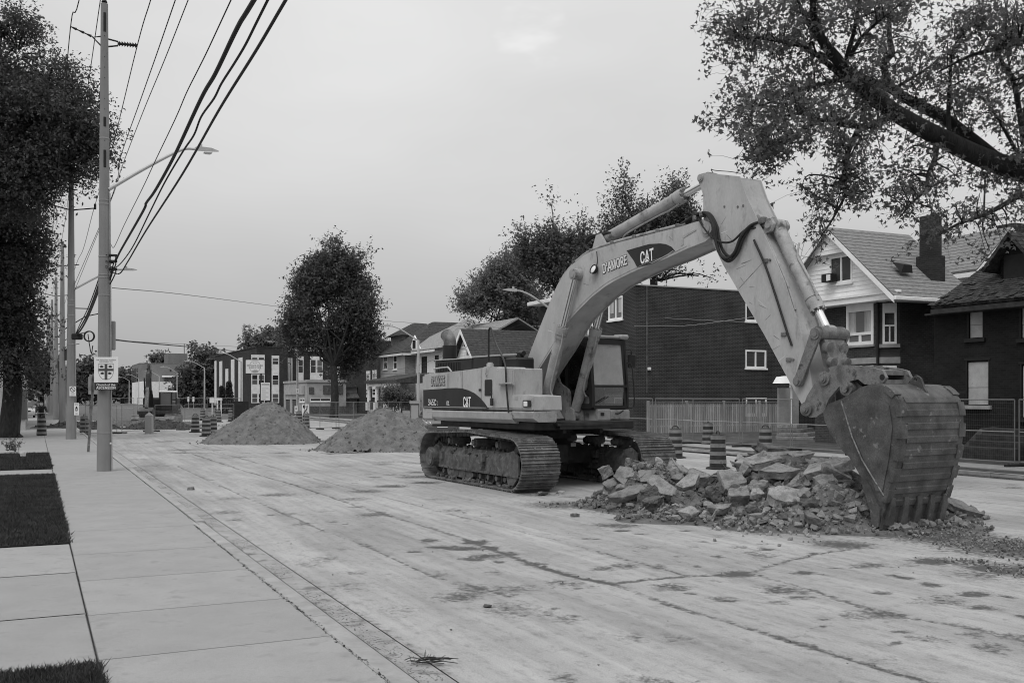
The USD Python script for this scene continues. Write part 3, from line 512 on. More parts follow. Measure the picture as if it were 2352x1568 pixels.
def siding(b, plane, c, poly, pitch, m, skip=(), parent=None):
    """clapboards one by one, clipped to the outline poly of (a, z)"""
    P = Polygon(poly); z0, z1 = P.bounds[1], P.bounds[3]; k = 0; z = z0
    for h in skip: P = P.difference(Polygon([(h[0], h[2]), (h[1], h[2]), (h[1], h[3]), (h[0], h[3])]))
    while z < z1:
        g = P.intersection(Polygon([(P.bounds[0] - 1, z), (P.bounds[2] + 1, z), (P.bounds[2] + 1, z + pitch), (P.bounds[0] - 1, z + pitch)]))
        for s_ in getattr(g, 'geoms', [g]):
            if s_.is_empty or s_.geom_type != 'Polygon' or s_.area < .003: continue
            v, f = trimesh.creation.triangulate_polygon(s_, engine='earcut'); d = lambda t: -.026 + .020 * (t - z) / pitch
            r = np.array(s_.exterior.coords)[:-1]; n = len(r); j = np.roll(np.arange(n), -1)
            V = [b.q(plane, c, a, t, d(t)) for a, t in v] + [b.q(plane, c, a, t, d(t)) for a, t in r] + [b.q(plane, c, a, t, .02) for a, t in r]; o = len(v)
            F = np.vstack([f, np.column_stack([o + np.arange(n), o + j, o + n + j]), np.column_stack([o + np.arange(n), o + n + j, o + n + np.arange(n)])])
            obj('board', (np.array(V), F), m, parent or b.t)
        z += pitch

# --- low brick apartment block behind the excavator
B = Bld('apartment_block', 'dark brick flat-roofed apartment block with white sliding windows behind the excavator', 28.0, 43.6)
LF = B.pick('v', 0, 1237, 700)[0]; LS = 12.5; HT = B.pick('v', 0, 1462, 655)[1]
def rect(b, plane, c, x0, y0, x1, y1):
    p, q = b.pick(plane, c, x0, y0), b.pick(plane, c, x1, y1); return (min(p[0], q[0]), max(p[0], q[0]), min(p[1], q[1]), max(p[1], q[1]))
hf = [rect(B, 'v', 0, 1397, 684, 1430, 732), rect(B, 'v', 0, 1398, 800, 1429, 844), rect(B, 'v', 0, 1338, 726, 1362, 774)]
B.wall('v', 0, 0, LF, 0, HT, hf, L['brick_apartment'])
hs = [rect(B, 'u', 0, 1712, 697, 1760, 739), rect(B, 'u', 0, 1712, 803, 1760, 845.4), rect(B, 'u', 0, 1713, 913, 1761, 952)]
hs += [(h[0] + 5.4, h[1] + 5.4, h[2], h[3]) for h in hs]
B.wall('u', 0, 0, LS, 0, HT, hs, L['brick_apartment'])
for h in hf: B.window('v', 0, h, 'slider', gm=L['grey_glass'], fw=.10, curtain=True)
for h in hs: B.window('u', 0, h, 'slider', gm=L['dark_glass'], fw=.09)
B.wall('u', LF, 0, LS, 0, HT, [], L['brick_apartment']); B.wall('v', LS, 0, LF, 0, HT, [], L['brick_apartment'])
obj('roof', box(.05, .05, HT - .3, LS - .05, LF - .05, HT - .25), L['roof_dark'], B.t)
obj('parapet_cap', MB().add(box(-.04, -.04, HT, LS, .22, HT + .06)).add(box(-.04, .22, HT, .22, LF, HT + .06)), L['sign_grey'], B.t)
a, z = B.pick('u', 0, 1485, 665); obj('conduit', MB().add(cyl((a, -.03, 2.2), (a, -.03, HT), .025, n=8)), L['track_steel'], B.t)
a, z = B.pick('u', 0, 1489, 847); obj('wall_light', MB().add(cbox(a - .09, -.16, z - .08, a + .09, -.003, z + .08, .03)), L['plastic_white'], B.t)
a, z = B.pick('u', 0, 1808, 905); obj('vent_cover', cbox(a - .12, -.10, z - .12, a + .12, -.003, z + .12, .02), L['plastic_white'], B.t)
for y0 in (746, 762): pass
a0, z0 = B.pick('u', 0, 1500, 745); obj('service_wire', MB().add(tube(spline([(a0 - 1.2, -.05, z0 - .1), (a0 + 2, -.06, z0 + .0), (a0 + 6, -.4, z0 + .55), (a0 + 9, -1.0, z0 + 1.0)], 6), .012, 5)), L['sign_grey'], B.t); obj('service_wire', tube([(a0 + .7, -.04, z0 + .35), (a0 + 8, -.06, z0 + .30)], .010, 5), L['sign_grey'], B.t)
obj('entrance_canopy', cbox(-.9, LF - 3.2, B.pick('v', 0, 1260, 697)[1] - .1, .0, LF - .2, B.pick('v', 0, 1260, 697)[1] + .12, .03), L['offwhite_paint'], B.t)

# --- board fence before the block, board by board
FU = 42.3; fx0, fx1 = 27.9, pu(1835, 985, FU)[0]; ft = pu(1500, 925.5, FU)[1]
BF = thing('board_fence', 'weathered vertical board fence in front of the brick apartment block', 'fence', W(fx0, FU, 0), ROT)
rng = np.random.default_rng(4); x = 0.0; k = 0
while x < fx1 - fx0:
    w = rng.uniform(.098, .112); h = ft + rng.uniform(-.02, .02); y = 0.0
    obj('board', box(x, y - .011, .10, x + w, y + .011, h), L['fence_board'], BF); x += w + .034; k += 1
for x in np.arange(-.05, fx1 - fx0 + .5, 2.35): obj('post', cbox(x - .06, -.1, 0, x + .06, .02, ft + .12, .01), L['fence_board'], BF)
for z in (.5, ft - .15): obj('rail', box(0, -.010, z - .04, fx1 - fx0, .010, z + .04), L['fence_board'], BF)
obj('cap', box(0, -.05, ft + .02, fx1 - fx0, .05, ft + .05), L['fence_board'], BF)

# --- gabled brick house with white siding
V0 = 29.0
up_, _ = pv(2017, 700, V0); Bh = Bld('gable_house', 'brick house with white clapboard gable and bay windows behind the raised bucket arm', V0, up_, 'house')
wch = min(np.arange(.3, 3, .02), key=lambda w: abs(1176 + 2286 * (lambda p: p[0] / p[1])(W(V0 + w, up_ - w)) - 2066))
ze = Bh.pick('v', -.45, 2058, 668)[1]; yL = Bh.pick('v', 0, 1872, 800)[0]
big = rect(Bh, 'v', 0, 1943, 700, 2006, 790); lowb = rect(Bh, 'v', 0, 1943, 841, 2006, 905)
Bh.wall('v', 0, 0, yL, 0, ze, [big, lowb], L['brick_house'])
side0 = -wch; Dp = pu(2178, 700, up_ + side0)[0] - V0
Bh.wall('u', side0, wch, Dp, 0, ze, [], L['brick_house']); Bh.wall('u', yL, 0, Dp, 0, ze, [], L['brick_house']); Bh.wall('v', Dp, side0, yL, 0, ze, [], L['brick_house'])
cg = part('corner_bay', Bh.t)                               # the slanting face of the bay
wl_ = wch * math.sqrt(2)
def slant(a, z, d=0): k = a / math.sqrt(2); o = d / math.sqrt(2); return np.array([k + o, -k + o, z])
def slab_on_slant(a0, a1, z0, z1, d0, d1): return hull([slant(a, z, d) for a in (a0, a1) for z in (z0, z1) for d in (d0, d1)])
def zs(y): d = up_ * SV + V0 * NV; return EYE + (910.6 - y) / 2286 * (d[1])
na0, na1 = wl_ * .20, wl_ * .86
obj('wall_face', slab_on_slant(0, wl_, 0, ze, 0, .14), L['brick_house'], cg)
for (z0, z1, nm) in ((zs(790), zs(697), 'upper'), (zs(905), zs(840), 'lower')):
    fr = MB(); fw = .08
    for b in ((na0, na0 + fw, z0, z1), (na1 - fw, na1, z0, z1), (na0 + fw, na1 - fw, z1 - fw, z1), (na0 + fw, na1 - fw, z0, z0 + fw), (na0 + fw, na1 - fw, z0 + (z1 - z0) * .45 - .03, z0 + (z1 - z0) * .45 + .03), ((na0 + na1) / 2 - .025, (na0 + na1) / 2 + .025, z0 + fw, z0 + (z1 - z0) * .45)): fr.add(slab_on_slant(*b, -.05, -.003))
    obj('window_frame', fr, L['white_paint'], cg); obj('pane', slab_on_slant(na0 + fw, na1 - fw, z0 + fw, z1 - fw, -.018, -.004), L['dark_glass'], cg)
    obj('blind_panel', slab_on_slant(na0 + .03, na1 - .03, z0 + (z1 - z0) * .76, z1 - .03, -.058, -.052), L['offwhite_paint'], cg)
    obj('sill', slab_on_slant(na0 - .12, na1 + .12, z0 - .14, z0 - .01, -.10, -.002), L['stone_trim'], cg)
Bh.window('v', 0, big, 'picture', fw=.13, sill='stone', curtain=True, gm=L['grey_glass']); Bh.window('v', 0, lowb, 'picture', fw=.13, sill='stone', gm=L['grey_glass'])
obj('window_head', Bh.bx('v', 0, big[0] + .02, big[1] - .02, big[3] - .32, big[3] - .02, -.012, -.004), L['white_paint'], Bh.t)
for (z0, z1) in ((zs(687) - .0, zs(668)), (zs(834), zs(820))):
    obj('stone_band', Bh.bx('v', 0, .01, yL, z0, z1, -.03, -.003), L['stone_trim'], Bh.t); obj('stone_band', slab_on_slant(.01, wl_ + .02, z0, z1, -.03, -.003), L['stone_trim'], Bh.t)
obj('drain_pipe', cyl((-.06, -.03, .2), (-.06, -.03, ze), .055, n=10), L['cable_black'], Bh.t, 30)
# gable, roof
gc = -.45; yR, _ = Bh.pick('v', gc, 2062, 668); yA, zA = Bh.pick('v', gc, 1915, 523); yLft = 2 * yA - yR; sl = (zA - ze) / (yA - yR)
gw = rect(Bh, 'v', gc, 1906, 591, 1958, 646)
tri = [(yR + .1, ze + .05), (yA, zA - .1), (yLft - .1, ze + .05)]
zmid = Bh.pick('v', gc, 1930, 600)[1]
siding(Bh, 'v', gc, tri, .165, L['siding'], [gw])
obj('gable_backing', prism([(y, z) for y, z in tri], 0, .05) if False else (lambda vf: (np.column_stack([vf[0][:, 1] + gc + .16, vf[0][:, 0], vf[0][:, 2]]), vf[1]))(prism([(yR, ze), (yA, zA - .12), (yLft, ze)], .0, .06)), L['offwhite_paint'], Bh.t)
Bh.window('v', gc - .03, gw, 'slider', fw=.08, gm=L['dim_glass'], sill=True)
ac = rect(Bh, 'v', gc, 1903, 632, 1926, 647); obj('air_conditioner', cbox(gc - .40, ac[0], ac[2], gc - .08, ac[1], ac[3], .02), L['cable_black'], Bh.t); obj('air_conditioner_grille', box(gc - .41, ac[0] + .03, ac[2] + .04, gc - .402, ac[0] + .25, ac[3] - .04), L['offwhite_paint'], Bh.t)
# the projecting upper triangle of the gable
zu = Bh.pick('v', gc, 1926, 583)[1]; hw_ = (zA - zu) / sl; v, f = prism([(yA - hw_, zu), (yA + hw_, zu), (yA, zA - .05)], gc - .22, gc - .03); up3 = part('gable_peak', Bh.t)
siding(Bh, 'v', gc - .22, [(yA - hw_ + .05, zu), (yA + hw_ - .05, zu), (yA, zA - .1)], .165, L['siding'], parent=up3); obj('soffit', (np.column_stack([v[:, 1], v[:, 0], v[:, 2]]), f), L['offwhite_paint'], up3)
rv0, rv1 = gc - .45, Dp + .5; over = .25
roof_slope(Bh.t, (rv0, yR - over, ze - over * sl), (rv1, yR - over, ze - over * sl), (rv1, yA, zA), (rv0, yA, zA), L['roof_shingle'])
roof_slope(Bh.t, (rv0, yLft + over, ze - over * sl), (rv1, yLft + over, ze - over * sl), (rv1, yA, zA), (rv0, yA, zA), L['roof_shingle'])
for s_, yy in ((1, yR - over), (-1, yLft + over)):
    z_ = ze - over * sl; obj('rake_board', hull([(rv0 - .02 + d, *p) for d in (0, .05) for p in ((yy, z_ - .26), (yy, z_ - .05), (yA, zA - .02), (yA, zA - .24))]), L['white_paint'], Bh.t)
obj('gutter', MB().add(cbox(gc - .5, yR - over - .12, ze - over * sl - .16, Dp, yR - over, ze - over * sl - .02, .02)), L['white_paint'], Bh.t)
obj('eave_board', MB().add(box(gc - .1, yR - .05, ze - .28, gc + .05, yLft, ze - .06)).add(box(gc - .16, yR - .15, ze - .06, gc + .02, yLft, ze + .03)), L['white_paint'], Bh.t)
obj('soffit', box(gc, yR, ze - .3, 0.0, yLft, ze - .24), L['offwhite_paint'], Bh.t); obj('soffit', box(0, yR - .1, ze - .30, Dp, side0 + .02, ze - .24), L['offwhite_paint'], Bh.t)
yc_ = yR + 1.0; vc, zc_ = pu(2137, 497, up_ + yc_); vc -= V0; zc_ = zc_; wc = .30
obj('chimney', MB().add(box(vc - wc, yc_ - wc * .9, ze, vc + wc, yc_ + wc * .9, zc_)).add(box(vc - wc - .08, yc_ - wc - .06, ze, vc + wc + .08, yc_ + wc + .06, ze + 1.55)), L['brick_chimney'], Bh.t)
yv_ = yR + .9; vv_, zv_ = pu(2071, 613, up_ + yv_); vv_ -= V0; obj('roof_vent', hull([(vv_ - .3, yv_ - .25, zv_ - .25), (vv_ + .3, yv_ - .25, zv_ - .25), (vv_ - .3, yv_ + .2, zv_ + .2), (vv_ + .3, yv_ + .2, zv_ + .2), (vv_ - .2, yv_ - .3, zv_ + .05), (vv_ + .2, yv_ - .3, zv_ + .05)]), L['cable_black'], Bh.t)

# --- concrete steps with a thin canopy post
p = at(1838, 1007, 44.0); ST = thing('porch_steps', 'chipped pale concrete porch steps behind the mesh fence', 'steps', (p[0], p[1], .1), ROT + .5)
for k in range(4): obj('step', lumpy(cbox(-.9 + k * .12, -.9 + k * .28, k * .17, .8 - k * .02, .8, k * .17 + .168, .02), .012, 3, k, 2), L['old_concrete'], ST)
p = at(1818, 1000, 44.6); CP = thing('porch_canopy', 'small white canopy on a thin post beside the apartment side wall', 'canopy', (p[0], p[1], .1), ROT); obj('post', cyl((0, 0, 0), (0, 0, 2.55), .05, n=12), L['white_paint'], CP, 30); obj('awning', hull([(-.32, -.3, 2.5), (.30, -.3, 2.5), (-.32, .9, 2.5), (.30, .9, 2.5), (-.1, 0, 2.8), (.30, 0, 2.84), (-.1, .9, 2.8), (.30, .9, 2.84)]), L['white_paint'], CP)
obj('door_panel', box(.1, 1.0, .5, 1.3, 1.06, 2.3), L['plywood'], CP)

# --- burnt house at the right edge
V1 = 28.0; ub, _ = pv(2145, 720, V1); Bb = Bld('burnt_house', 'blackened brick house with boarded windows and a scorched roof at the right', V1, ub, 'house')
xe = -.5; ye, ze2 = Bb.pick('v', xe, 2137, 703); vr, zr = pu(2335, 555, ub + ye); vr -= V1; y_end = -16.0
hb = [rect(Bb, 'v', 0, 2225, 702, 2257, 775), rect(Bb, 'v', 0, 2221, 830, 2270, 930), rect(Bb, 'v', 0, 2346, 838, 2392, 960), rect(Bb, 'v', 0, 2345, 700, 2380, 775)]
wt = ze2 + .02
Bb.wall('v', 0, y_end, 0, 0, wt, hb, L['brick_burnt']); Bb.wall('u', 0, 0, 11, 0, wt, [], L['brick_burnt']); Bb.wall('u', y_end, 0, 11, 0, wt, [], L['brick_burnt']); Bb.wall('v', 11, y_end, 0, 0, wt, [], L['brick_burnt'])
for k, h in enumerate(hb):
    pb = part('boarded_opening', Bb.t); zc2 = h[2] + (h[3] - h[2]) * .40
    obj('sheet', Bb.bx('v', 0, h[0] + .04, h[1] - .02, h[2] + .02, zc2 - .006, .05, .07), L['plywood'], pb); obj('sheet', Bb.bx('v', 0, h[0] + .04, h[1] - .02, zc2 + .006, h[3] - .03, .045, .065), L['plywood'], pb)
    obj('jamb', MB().add(Bb.bx('v', 0, h[0] - .03, h[0], h[2], h[3] + .03, -.012, .1)).add(Bb.bx('v', 0, h[1], h[1] + .05, h[2], h[3] + .03, -.012, .1)).add(Bb.bx('v', 0, h[0] - .08, h[1] + .1, h[3] + .03, h[3] + .10, -.02, .1)), L['cable_black'], pb); obj('sill', Bb.bx('v', 0, h[0] - .12, h[1] + .12, h[2] - .13, h[2] - .01, -.09, .1), L['stone_trim'] if k == 1 else L['cable_black'], pb)
    obj('void', Bb.bx('v', 0, h[0], h[1], h[2], h[3], .11, .12), L['dark_iron'], pb)
roof_slope(Bb.t, (xe, ye, ze2), (xe, y_end, ze2), (vr, y_end, zr), (vr, ye, zr), L['roof_burnt'], course=.16)
roof_slope(Bb.t, (2 * vr - xe, ye, ze2), (2 * vr - xe, y_end, ze2), (vr, y_end, zr), (vr, ye, zr), L['roof_burnt'], course=.3)
obj('fascia', MB().add(box(xe + .0, y_end, ze2 - .28, xe + .06, ye, ze2 - .12)).add(box(xe + .05, y_end, ze2 - .30, 0, 0, ze2 - .24)), L['dark_iron'], Bb.t)
r = np.random.default_rng(8); fl = MB()
for k in range(260):                                        # curled shingles along the eave
    t = r.random() ** 2.2 * .35; y = r.uniform(y_end, ye); c = np.array([xe + (vr - xe) * t, y, ze2 + (zr - ze2) * t + .03]); fl.add(box(-.09, -.14, -.006, .09, .14, .006), rot(r.normal(0, .12), -math.atan2(zr - ze2, vr - xe) + r.uniform(-.05, .25), r.normal(0, .1), c))
obj('curled_shingle', fl, L['roof_burnt'], Bb.t, kind='stuff')
dm = part('dormer', Bb.t); dv = .9; dy0, dzb = Bb.pick('v', dv, 2298, 640); dzt = Bb.pick('v', dv, 2298, 596)[1]; dyp, dzp = Bb.pick('v', dv, 2334, 534); dy1 = 2 * dyp - dy0
obj('front', MB().add(box(dv, dy1, dzb - .6, dv + .1, dy0, dzt)).add(box(dv, dy0 - .1, dzb - .6, vr, dy0, dzt)).add(hull([(dv + d, *q_) for d in (0, .1) for q_ in ((dy0, dzt), (dy1, dzt), (dyp, dzp - .1))])), L['brick_burnt'], dm)
obj('opening', box(dv - .01, dyp - .45, dzb - .1, dv - .002, dyp + .45, dzt + .1), L['cable_black'], dm)
roof_slope(dm, (dv - .4, dy0 + .45, dzt - .35), (vr, dy0 + .45, dzt - .35), (vr, dyp, dzp), (dv - .4, dyp, dzp), L['roof_burnt'], course=.2); roof_slope(dm, (dv - .4, dy1 - .45, dzt - .35), (vr, dy1 - .45, dzt - .35), (vr, dyp, dzp), (dv - .4, dyp, dzp), L['roof_burnt'], course=.2)
v_, z_ = pv(2318, 945, V1 - 1.2)[0] - ub, 0
stp = part('front_step', Bb.t)
for k in range(4): obj('step', cbox(-2.2 + k * .3, v_ - .9, 0, -.6, v_ + .9, .3 + .18 * (k + 1), .02), L['dark_iron'], stp)
obj('step_wall', prism([(-2.0, 0.1), (-2.0, .35), (-1.1, 1.0), (-.5, 1.05), (-.5, .1)], v_ + .9, v_ + 1.12), L['dark_iron'], stp)
obj('railing_post', MB().add(box(-1.6, v_ + 1.6, .2, -1.5, v_ + 1.7, 2.15)).add(box(-1.85, v_ + 1.5, 2.1, -1.25, v_ + 1.8, 2.18)), L['dark_iron'], Bb.t)
obj('porch_wall', box(-1.0, v_ - 3.5, .1, -.75, v_ - 1.2, 1.1), L['brick_burnt'], Bb.t)

# --- white clapboard house further back
V2 = 37.5; u2, z2e = pv(2240, 599, V2); Bw = Bld('clapboard_house', 'white clapboard house whose gable shows above the burnt roof', V2, u2, 'house')
v2r, z2r = pu(2303, 524, u2); v2r -= V2
gp2 = [(-.1, 2.0), (2 * v2r + .1, 2.0), (2 * v2r, z2e), (v2r, z2r - .15), (0, z2e)]
wv = rect(Bw, 'u', 0, 2288, 612, 2322, 650)
siding(Bw, 'u', 0, gp2, .17, L['siding'], [wv]); Bw.window('u', -.02, wv, 'plain', fw=.16, gm=L['grey_glass']); v, f = prism(gp2, .02, .1); obj('gable_backing', (np.column_stack([v[:, 0], v[:, 1], v[:, 2]]), f), L['offwhite_paint'], Bw.t)
siding(Bw, 'v', 0, [(0, 2), (12, 2), (12, z2e), (0, z2e)], .17, L['siding'])
s2 = (z2r - z2e) / v2r
roof_slope(Bw.t, (-.5, -.5, z2e - .5 * s2), (-.5, 12, z2e - .5 * s2), (v2r, 12, z2r), (v2r, -.5, z2r), L['roof_shingle']); roof_slope(Bw.t, (2 * v2r + .5, -.5, z2e - .5 * s2), (2 * v2r + .5, 12, z2e - .5 * s2), (v2r, 12, z2r), (v2r, -.5, z2r), L['roof_shingle'])
for vv in (-.5, 2 * v2r + .5): obj('rake_board', hull([(vv if k else v2r, -.52 + d, (z2e - .5 * s2 if k else z2r) + h) for k in (0, 1) for d in (0, .05) for h in (-.32, -.06)]), L['white_paint'], Bw.t)
obj('eave_board', box(-.52, -.4, z2e - .5 * s2 - .30, -.46, 12, z2e - .5 * s2 - .1), L['white_paint'], Bw.t)
vc2, zc2 = pu(2328, 517, u2 + 3.5); obj('chimney', box(vc2 - V2 - .6, 3.0, z2e, vc2 - V2 + .6, 4.0, zc2), L['brick_chimney'], Bw.t)

# --- houses left of the excavator
def hip(b, x0, x1, y0, y1, ze, xr0, xr1, yr0, yr1, zr, m, ov=.4):
    """hipped roof with the ridge (or peak) xr, yr"""
    k = ov * .5; E = [(x0 - ov, y0 - ov, ze - k * .6), (x0 - ov, y1 + ov, ze - k * .6), (x1 + ov, y1 + ov, ze - k * .6), (x1 + ov, y0 - ov, ze - k * .6)]; T = [(xr0, yr0, zr), (xr0, yr1, zr), (xr1, yr1, zr), (xr1, yr0, zr)]
    for i in range(4): j = (i + 1) % 4; roof_slope(b.t, E[i], E[j], T[j], T[i], m, course=.3)
    obj('fascia', MB().add(box(x0 - ov, y0 - ov, ze - k * .6 - .26, x1 + ov, y0 - ov + .05, ze - k * .6 - .08)).add(box(x0 - ov, y0 - ov, ze - k * .6 - .26, x0 - ov + .05, y1 + ov, ze - k * .6 - .08)), L['offwhite_paint'], b.t)
uA, _ = pv(930, 830, 29.0); A_ = Bld('stucco_house', 'grey stucco house with dark hipped roof and a columned porch', 29.0, uA, 'house')
aL = A_.pick('v', 0, 874, 830)[0]; zeA = A_.pick('v', 0, 927, 806)[1]; hA = [rect(A_, 'v', 0, 882, 815, 888, 848), rect(A_, 'v', 0, 905, 815, 910, 848)]
hA = [(h[0] - .25, h[1] + .25, h[2], h[3]) for h in hA]
A_.wall('v', 0, 0, aL, 0, zeA, hA, L['stucco']); A_.wall('u', 0, 0, 11, 0, zeA, [], L['brick_pale']); A_.wall('u', aL, 0, 11, 0, zeA, [], L['stucco'])
for h in hA: A_.window('v', 0, h, 'sash', fw=.1, gm=L['dark_glass'])
pk = A_.pick('v', 4.5, 988, 744); hip(A_, 0, 11, 0, aL, zeA, 3.8, 6.5, aL * .42, aL * .5, pk[1], L['roof_dark'])
dA = part('dormer', A_.t); y0, z0 = A_.pick('v', 1.6, 928, 800); y1, z1 = A_.pick('v', 1.6, 898, 773)
obj('dormer_wall', MB().add(box(1.6, y0, z0 - .5, 4, y1, z1)), L['stucco'], dA); roof_slope(dA, (1.2, y0 - .4, z1 - .05), (1.2, y1 + .4, z1 - .05), (3.2, (y0 + y1) / 2 + .3, z1 + 1.2), (3.2, (y0 + y1) / 2 - .3, z1 + 1.2), L['roof_dark']); roof_slope(dA, (1.2, y0 - .4, z1 - .05), (4.5, y0 - .4, z1 - .05), (4.5, (y0 + y1) / 2, z1 + 1.2), (3.2, (y0 + y1) / 2 - .3, z1 + 1.2), L['roof_dark'])
pA = part('porch', A_.t); zp = A_.pick('v', -2.6, 880, 877)[1]; ya, yb = A_.pick('v', -2.6, 916, 900)[0], A_.pick('v', -2.6, 846, 900)[0]
obj('porch_roof', hull([(-2.9, ya - .3, zp - .1), (-2.9, yb + .3, zp - .1), (-2.9, ya - .3, zp + .15), (-2.9, yb + .3, zp + .15), (0, ya, zp + .7), (0, yb, zp + .7), (0, ya, zp - .1), (0, yb, zp - .1)]), L['roof_dark'], pA); obj('porch_beam', box(-2.75, ya, zp - .35, -2.45, yb, zp - .12), L['offwhite_paint'], pA); obj('porch_floor', box(-2.7, ya, .0, 0, yb, .85), L['stucco'], pA)
for t in (.06, .36, .70, .97): y = ya + (yb - ya) * t; obj('column', MB().add(cyl((-2.6, y, .85), (-2.6, y, zp - .35), .19, .15, 14)).add(box(-2.85, y - .25, .8, -2.35, y + .25, 1.5)).add(box(-2.8, y - .2, zp - .5, -2.4, y + .2, zp - .34)), L['offwhite_paint'], pA, 30)
rl = MB().add(box(-2.65, ya, 1.62, -2.6, yb, 1.68))
for y in np.arange(ya, yb, .16): rl.add(box(-2.64, y, .9, -2.61, y + .035, 1.62))
obj('railing', rl, L['dark_iron'], pA)
uB, _ = pv(1002, 850, 30.0); B_ = Bld('pale_house', 'white-walled house with light shingle roofs between stucco house and gable cottage', 30.0, uB, 'house')
bL = B_.pick('v', 0, 946, 850)[0]; zeB = B_.pick('v', 0, 960, 803)[1]; hB = [rect(B_, 'v', 0, 968, 819, 981, 862), rect(B_, 'v', 0, 999, 816, 1008, 826)]
B_.wall('v', 0, -9, bL, 0, zeB, hB, L['white_paint']); B_.wall('u', bL, 0, 10, 0, zeB, [], L['brick_pale'])
for h in hB: B_.window('v', 0, h, 'sash', fw=.09, gm=L['dark_glass'], fm=L['dark_iron'])
zrB = B_.pick('v', 3.2, 990, 762)[1]; roof_slope(B_.t, (-.5, -9, zeB - .1), (-.5, bL + .3, zeB - .1), (3.2, bL + .3, zrB), (3.2, -9, zrB), L['roof_light']); roof_slope(B_.t, (7, -9, zeB - .1), (7, bL + .3, zeB - .1), (3.2, bL + .3, zrB), (3.2, -9, zrB), L['roof_light'])
siding(B_, 'u', bL + .02, [(-.3, zeB - .1), (6.8, zeB - .1), (3.2, zrB - .1)], .2, L['siding'])
ypk, zpk = B_.pick('v', 4.5, 1076, 732); hip(B_, -.2, 9.5, ypk - 4.5, ypk + 4.2, zeB, 4.4, 4.6, ypk - .1, ypk + .1, zpk, L['roof_light'])
y0, z0 = B_.pick('v', -.4, 960, 800); y1, z1 = B_.pick('v', -.4, 948, 765); gB = part('small_gable', B_.t)
obj('gable_wall', hull([(-.4 + d, *q_) for d in (0, .1) for q_ in ((y0 - .6, z0 - .1), (y1 + .9, z0 - .1), ((y0 + y1) / 2 + .3, z1 - .2))]), L['white_paint'], gB); obj('gable_window', box(-.44, (y0 + y1) / 2 - .1, z0 + .05, -.41, (y0 + y1) / 2 + .6, z0 + .75), L['dark_glass'], gB)
obj('eave_line', box(-.56, -9, zeB - .32, -.5, bL + .3, zeB - .14), L['dark_iron'], B_.t)
uC, _ = pv(1072, 850, 28.5); C_ = Bld('gable_cottage', 'white clapboard gable cottage with dark roof behind the excavator hood', 28.5, uC, 'house')
yr_, zeC = C_.pick('v', 0, 1097, 816); ya_, zaC = C_.pick('v', 0, 1071.6, 755); yl_ = 2 * ya_ - yr_
C_.wall('v', .03, yr_, yl_, 0, zeC, [], L['siding']); C_.wall('u', yr_, .03, 9, 0, zeC, [], L['siding'])
siding(C_, 'v', 0, [(yr_, zeC - .3), (yl_, zeC - .3), (ya_, zaC - .15)], .2, L['siding'])
sc = (zaC - zeC) / (ya_ - yr_)
for yy in (yr_, yl_):
    o = -.35 if yy == yr_ else .35; e = zeC - .35 * abs(sc); roof_slope(C_.t, (-.5, yy + o, e), (9.5, yy + o, e), (9.5, ya_, zaC), (-.5, ya_, zaC), L['roof_dark']); obj('rake_board', hull([(-.52 + d, *q_) for d in (0, .06) for q_ in ((yy + o, e - .3), (yy + o, e - .02), (ya_, zaC - .02), (ya_, zaC - .36))]), L['white_paint'], C_.t)
ap = C_.pick('v', 0, 1072, 782); obj('arch_window', MB().add((lambda vf: (np.column_stack([vf[0][:, 1], vf[0][:, 0], vf[0][:, 2]]), vf[1]))(prism([(ap[0] - .42, ap[1] - .4)] + [(ap[0] + .42 * math.cos(a), ap[1] + .42 * math.sin(a) + .1) for a in np.linspace(math.pi, 0, 12)] + [(ap[0] + .42, ap[1] - .4)], -.05, -.03))), L['dark_glass'], C_.t); obj('arch_sill', box(-.09, ap[0] - .75, ap[1] - .55, -.03, ap[0] + .75, ap[1] - .41), L['white_paint'], C_.t); ws = C_.pick('v', 0, 1076, 799); obj('small_window', box(-.05, ws[0] - .25, ws[1] - .5, -.03, ws[0] + .25, ws[1] + .4), L['dark_glass'], C_.t)

# --- painted store
uS, _ = pv(705, 900, 27.0); S_ = Bld('store', 'low pale painted store with garage doors beside the big tree', 27.0, uS)
hS = S_.pick('v', 0, 705, 876.5)[1]; sL = S_.pick('v', 0, 652, 900)[0]; sR = S_.pick('u', 0, 795, 900)[0]
hd_ = [rect(S_, 'v', 0, 656, 917, 666, 975), rect(S_, 'v', 0, 671, 917, 681, 975), rect(S_, 'v', 0, 688, 914, 700, 923)]; hd_ = [(h[0], h[1], max(.05, h[2]), h[3]) for h in hd_]
S_.wall('v', 0, 0, sL, 0, hS, hd_, L['store_wall']); hw2 = [rect(S_, 'u', 0, 713, 914, 760, 921), rect(S_, 'u', 0, 742, 884, 787, 904)]
S_.wall('u', 0, 0, sR, 0, hS, hw2[:1], L['store_wall']); S_.wall('u', sL, 0, sR, 0, hS, [], L['store_wall']); S_.wall('v', sR, 0, sL, 0, hS, [], L['store_wall'])
for h in hd_[:2]:
    dr = part('garage_door', S_.t); n = 5
    for k in range(n): a = h[0] + (h[1] - h[0]) * k / n; obj('leaf', S_.bx('v', 0, a + .02, a + (h[1] - h[0]) / n - .02, h[2], h[3], .06, .1), L['track_dirt'], dr)
S_.window('v', 0, hd_[2], 'slider', fw=.1); S_.window('u', 0, hw2[0], 'slider', fw=.06, gm=L['dark_glass']); obj('sign_board', S_.bx('u', 0, *hw2[1], -.1, -.01), L['track_dirt'], S_.t)
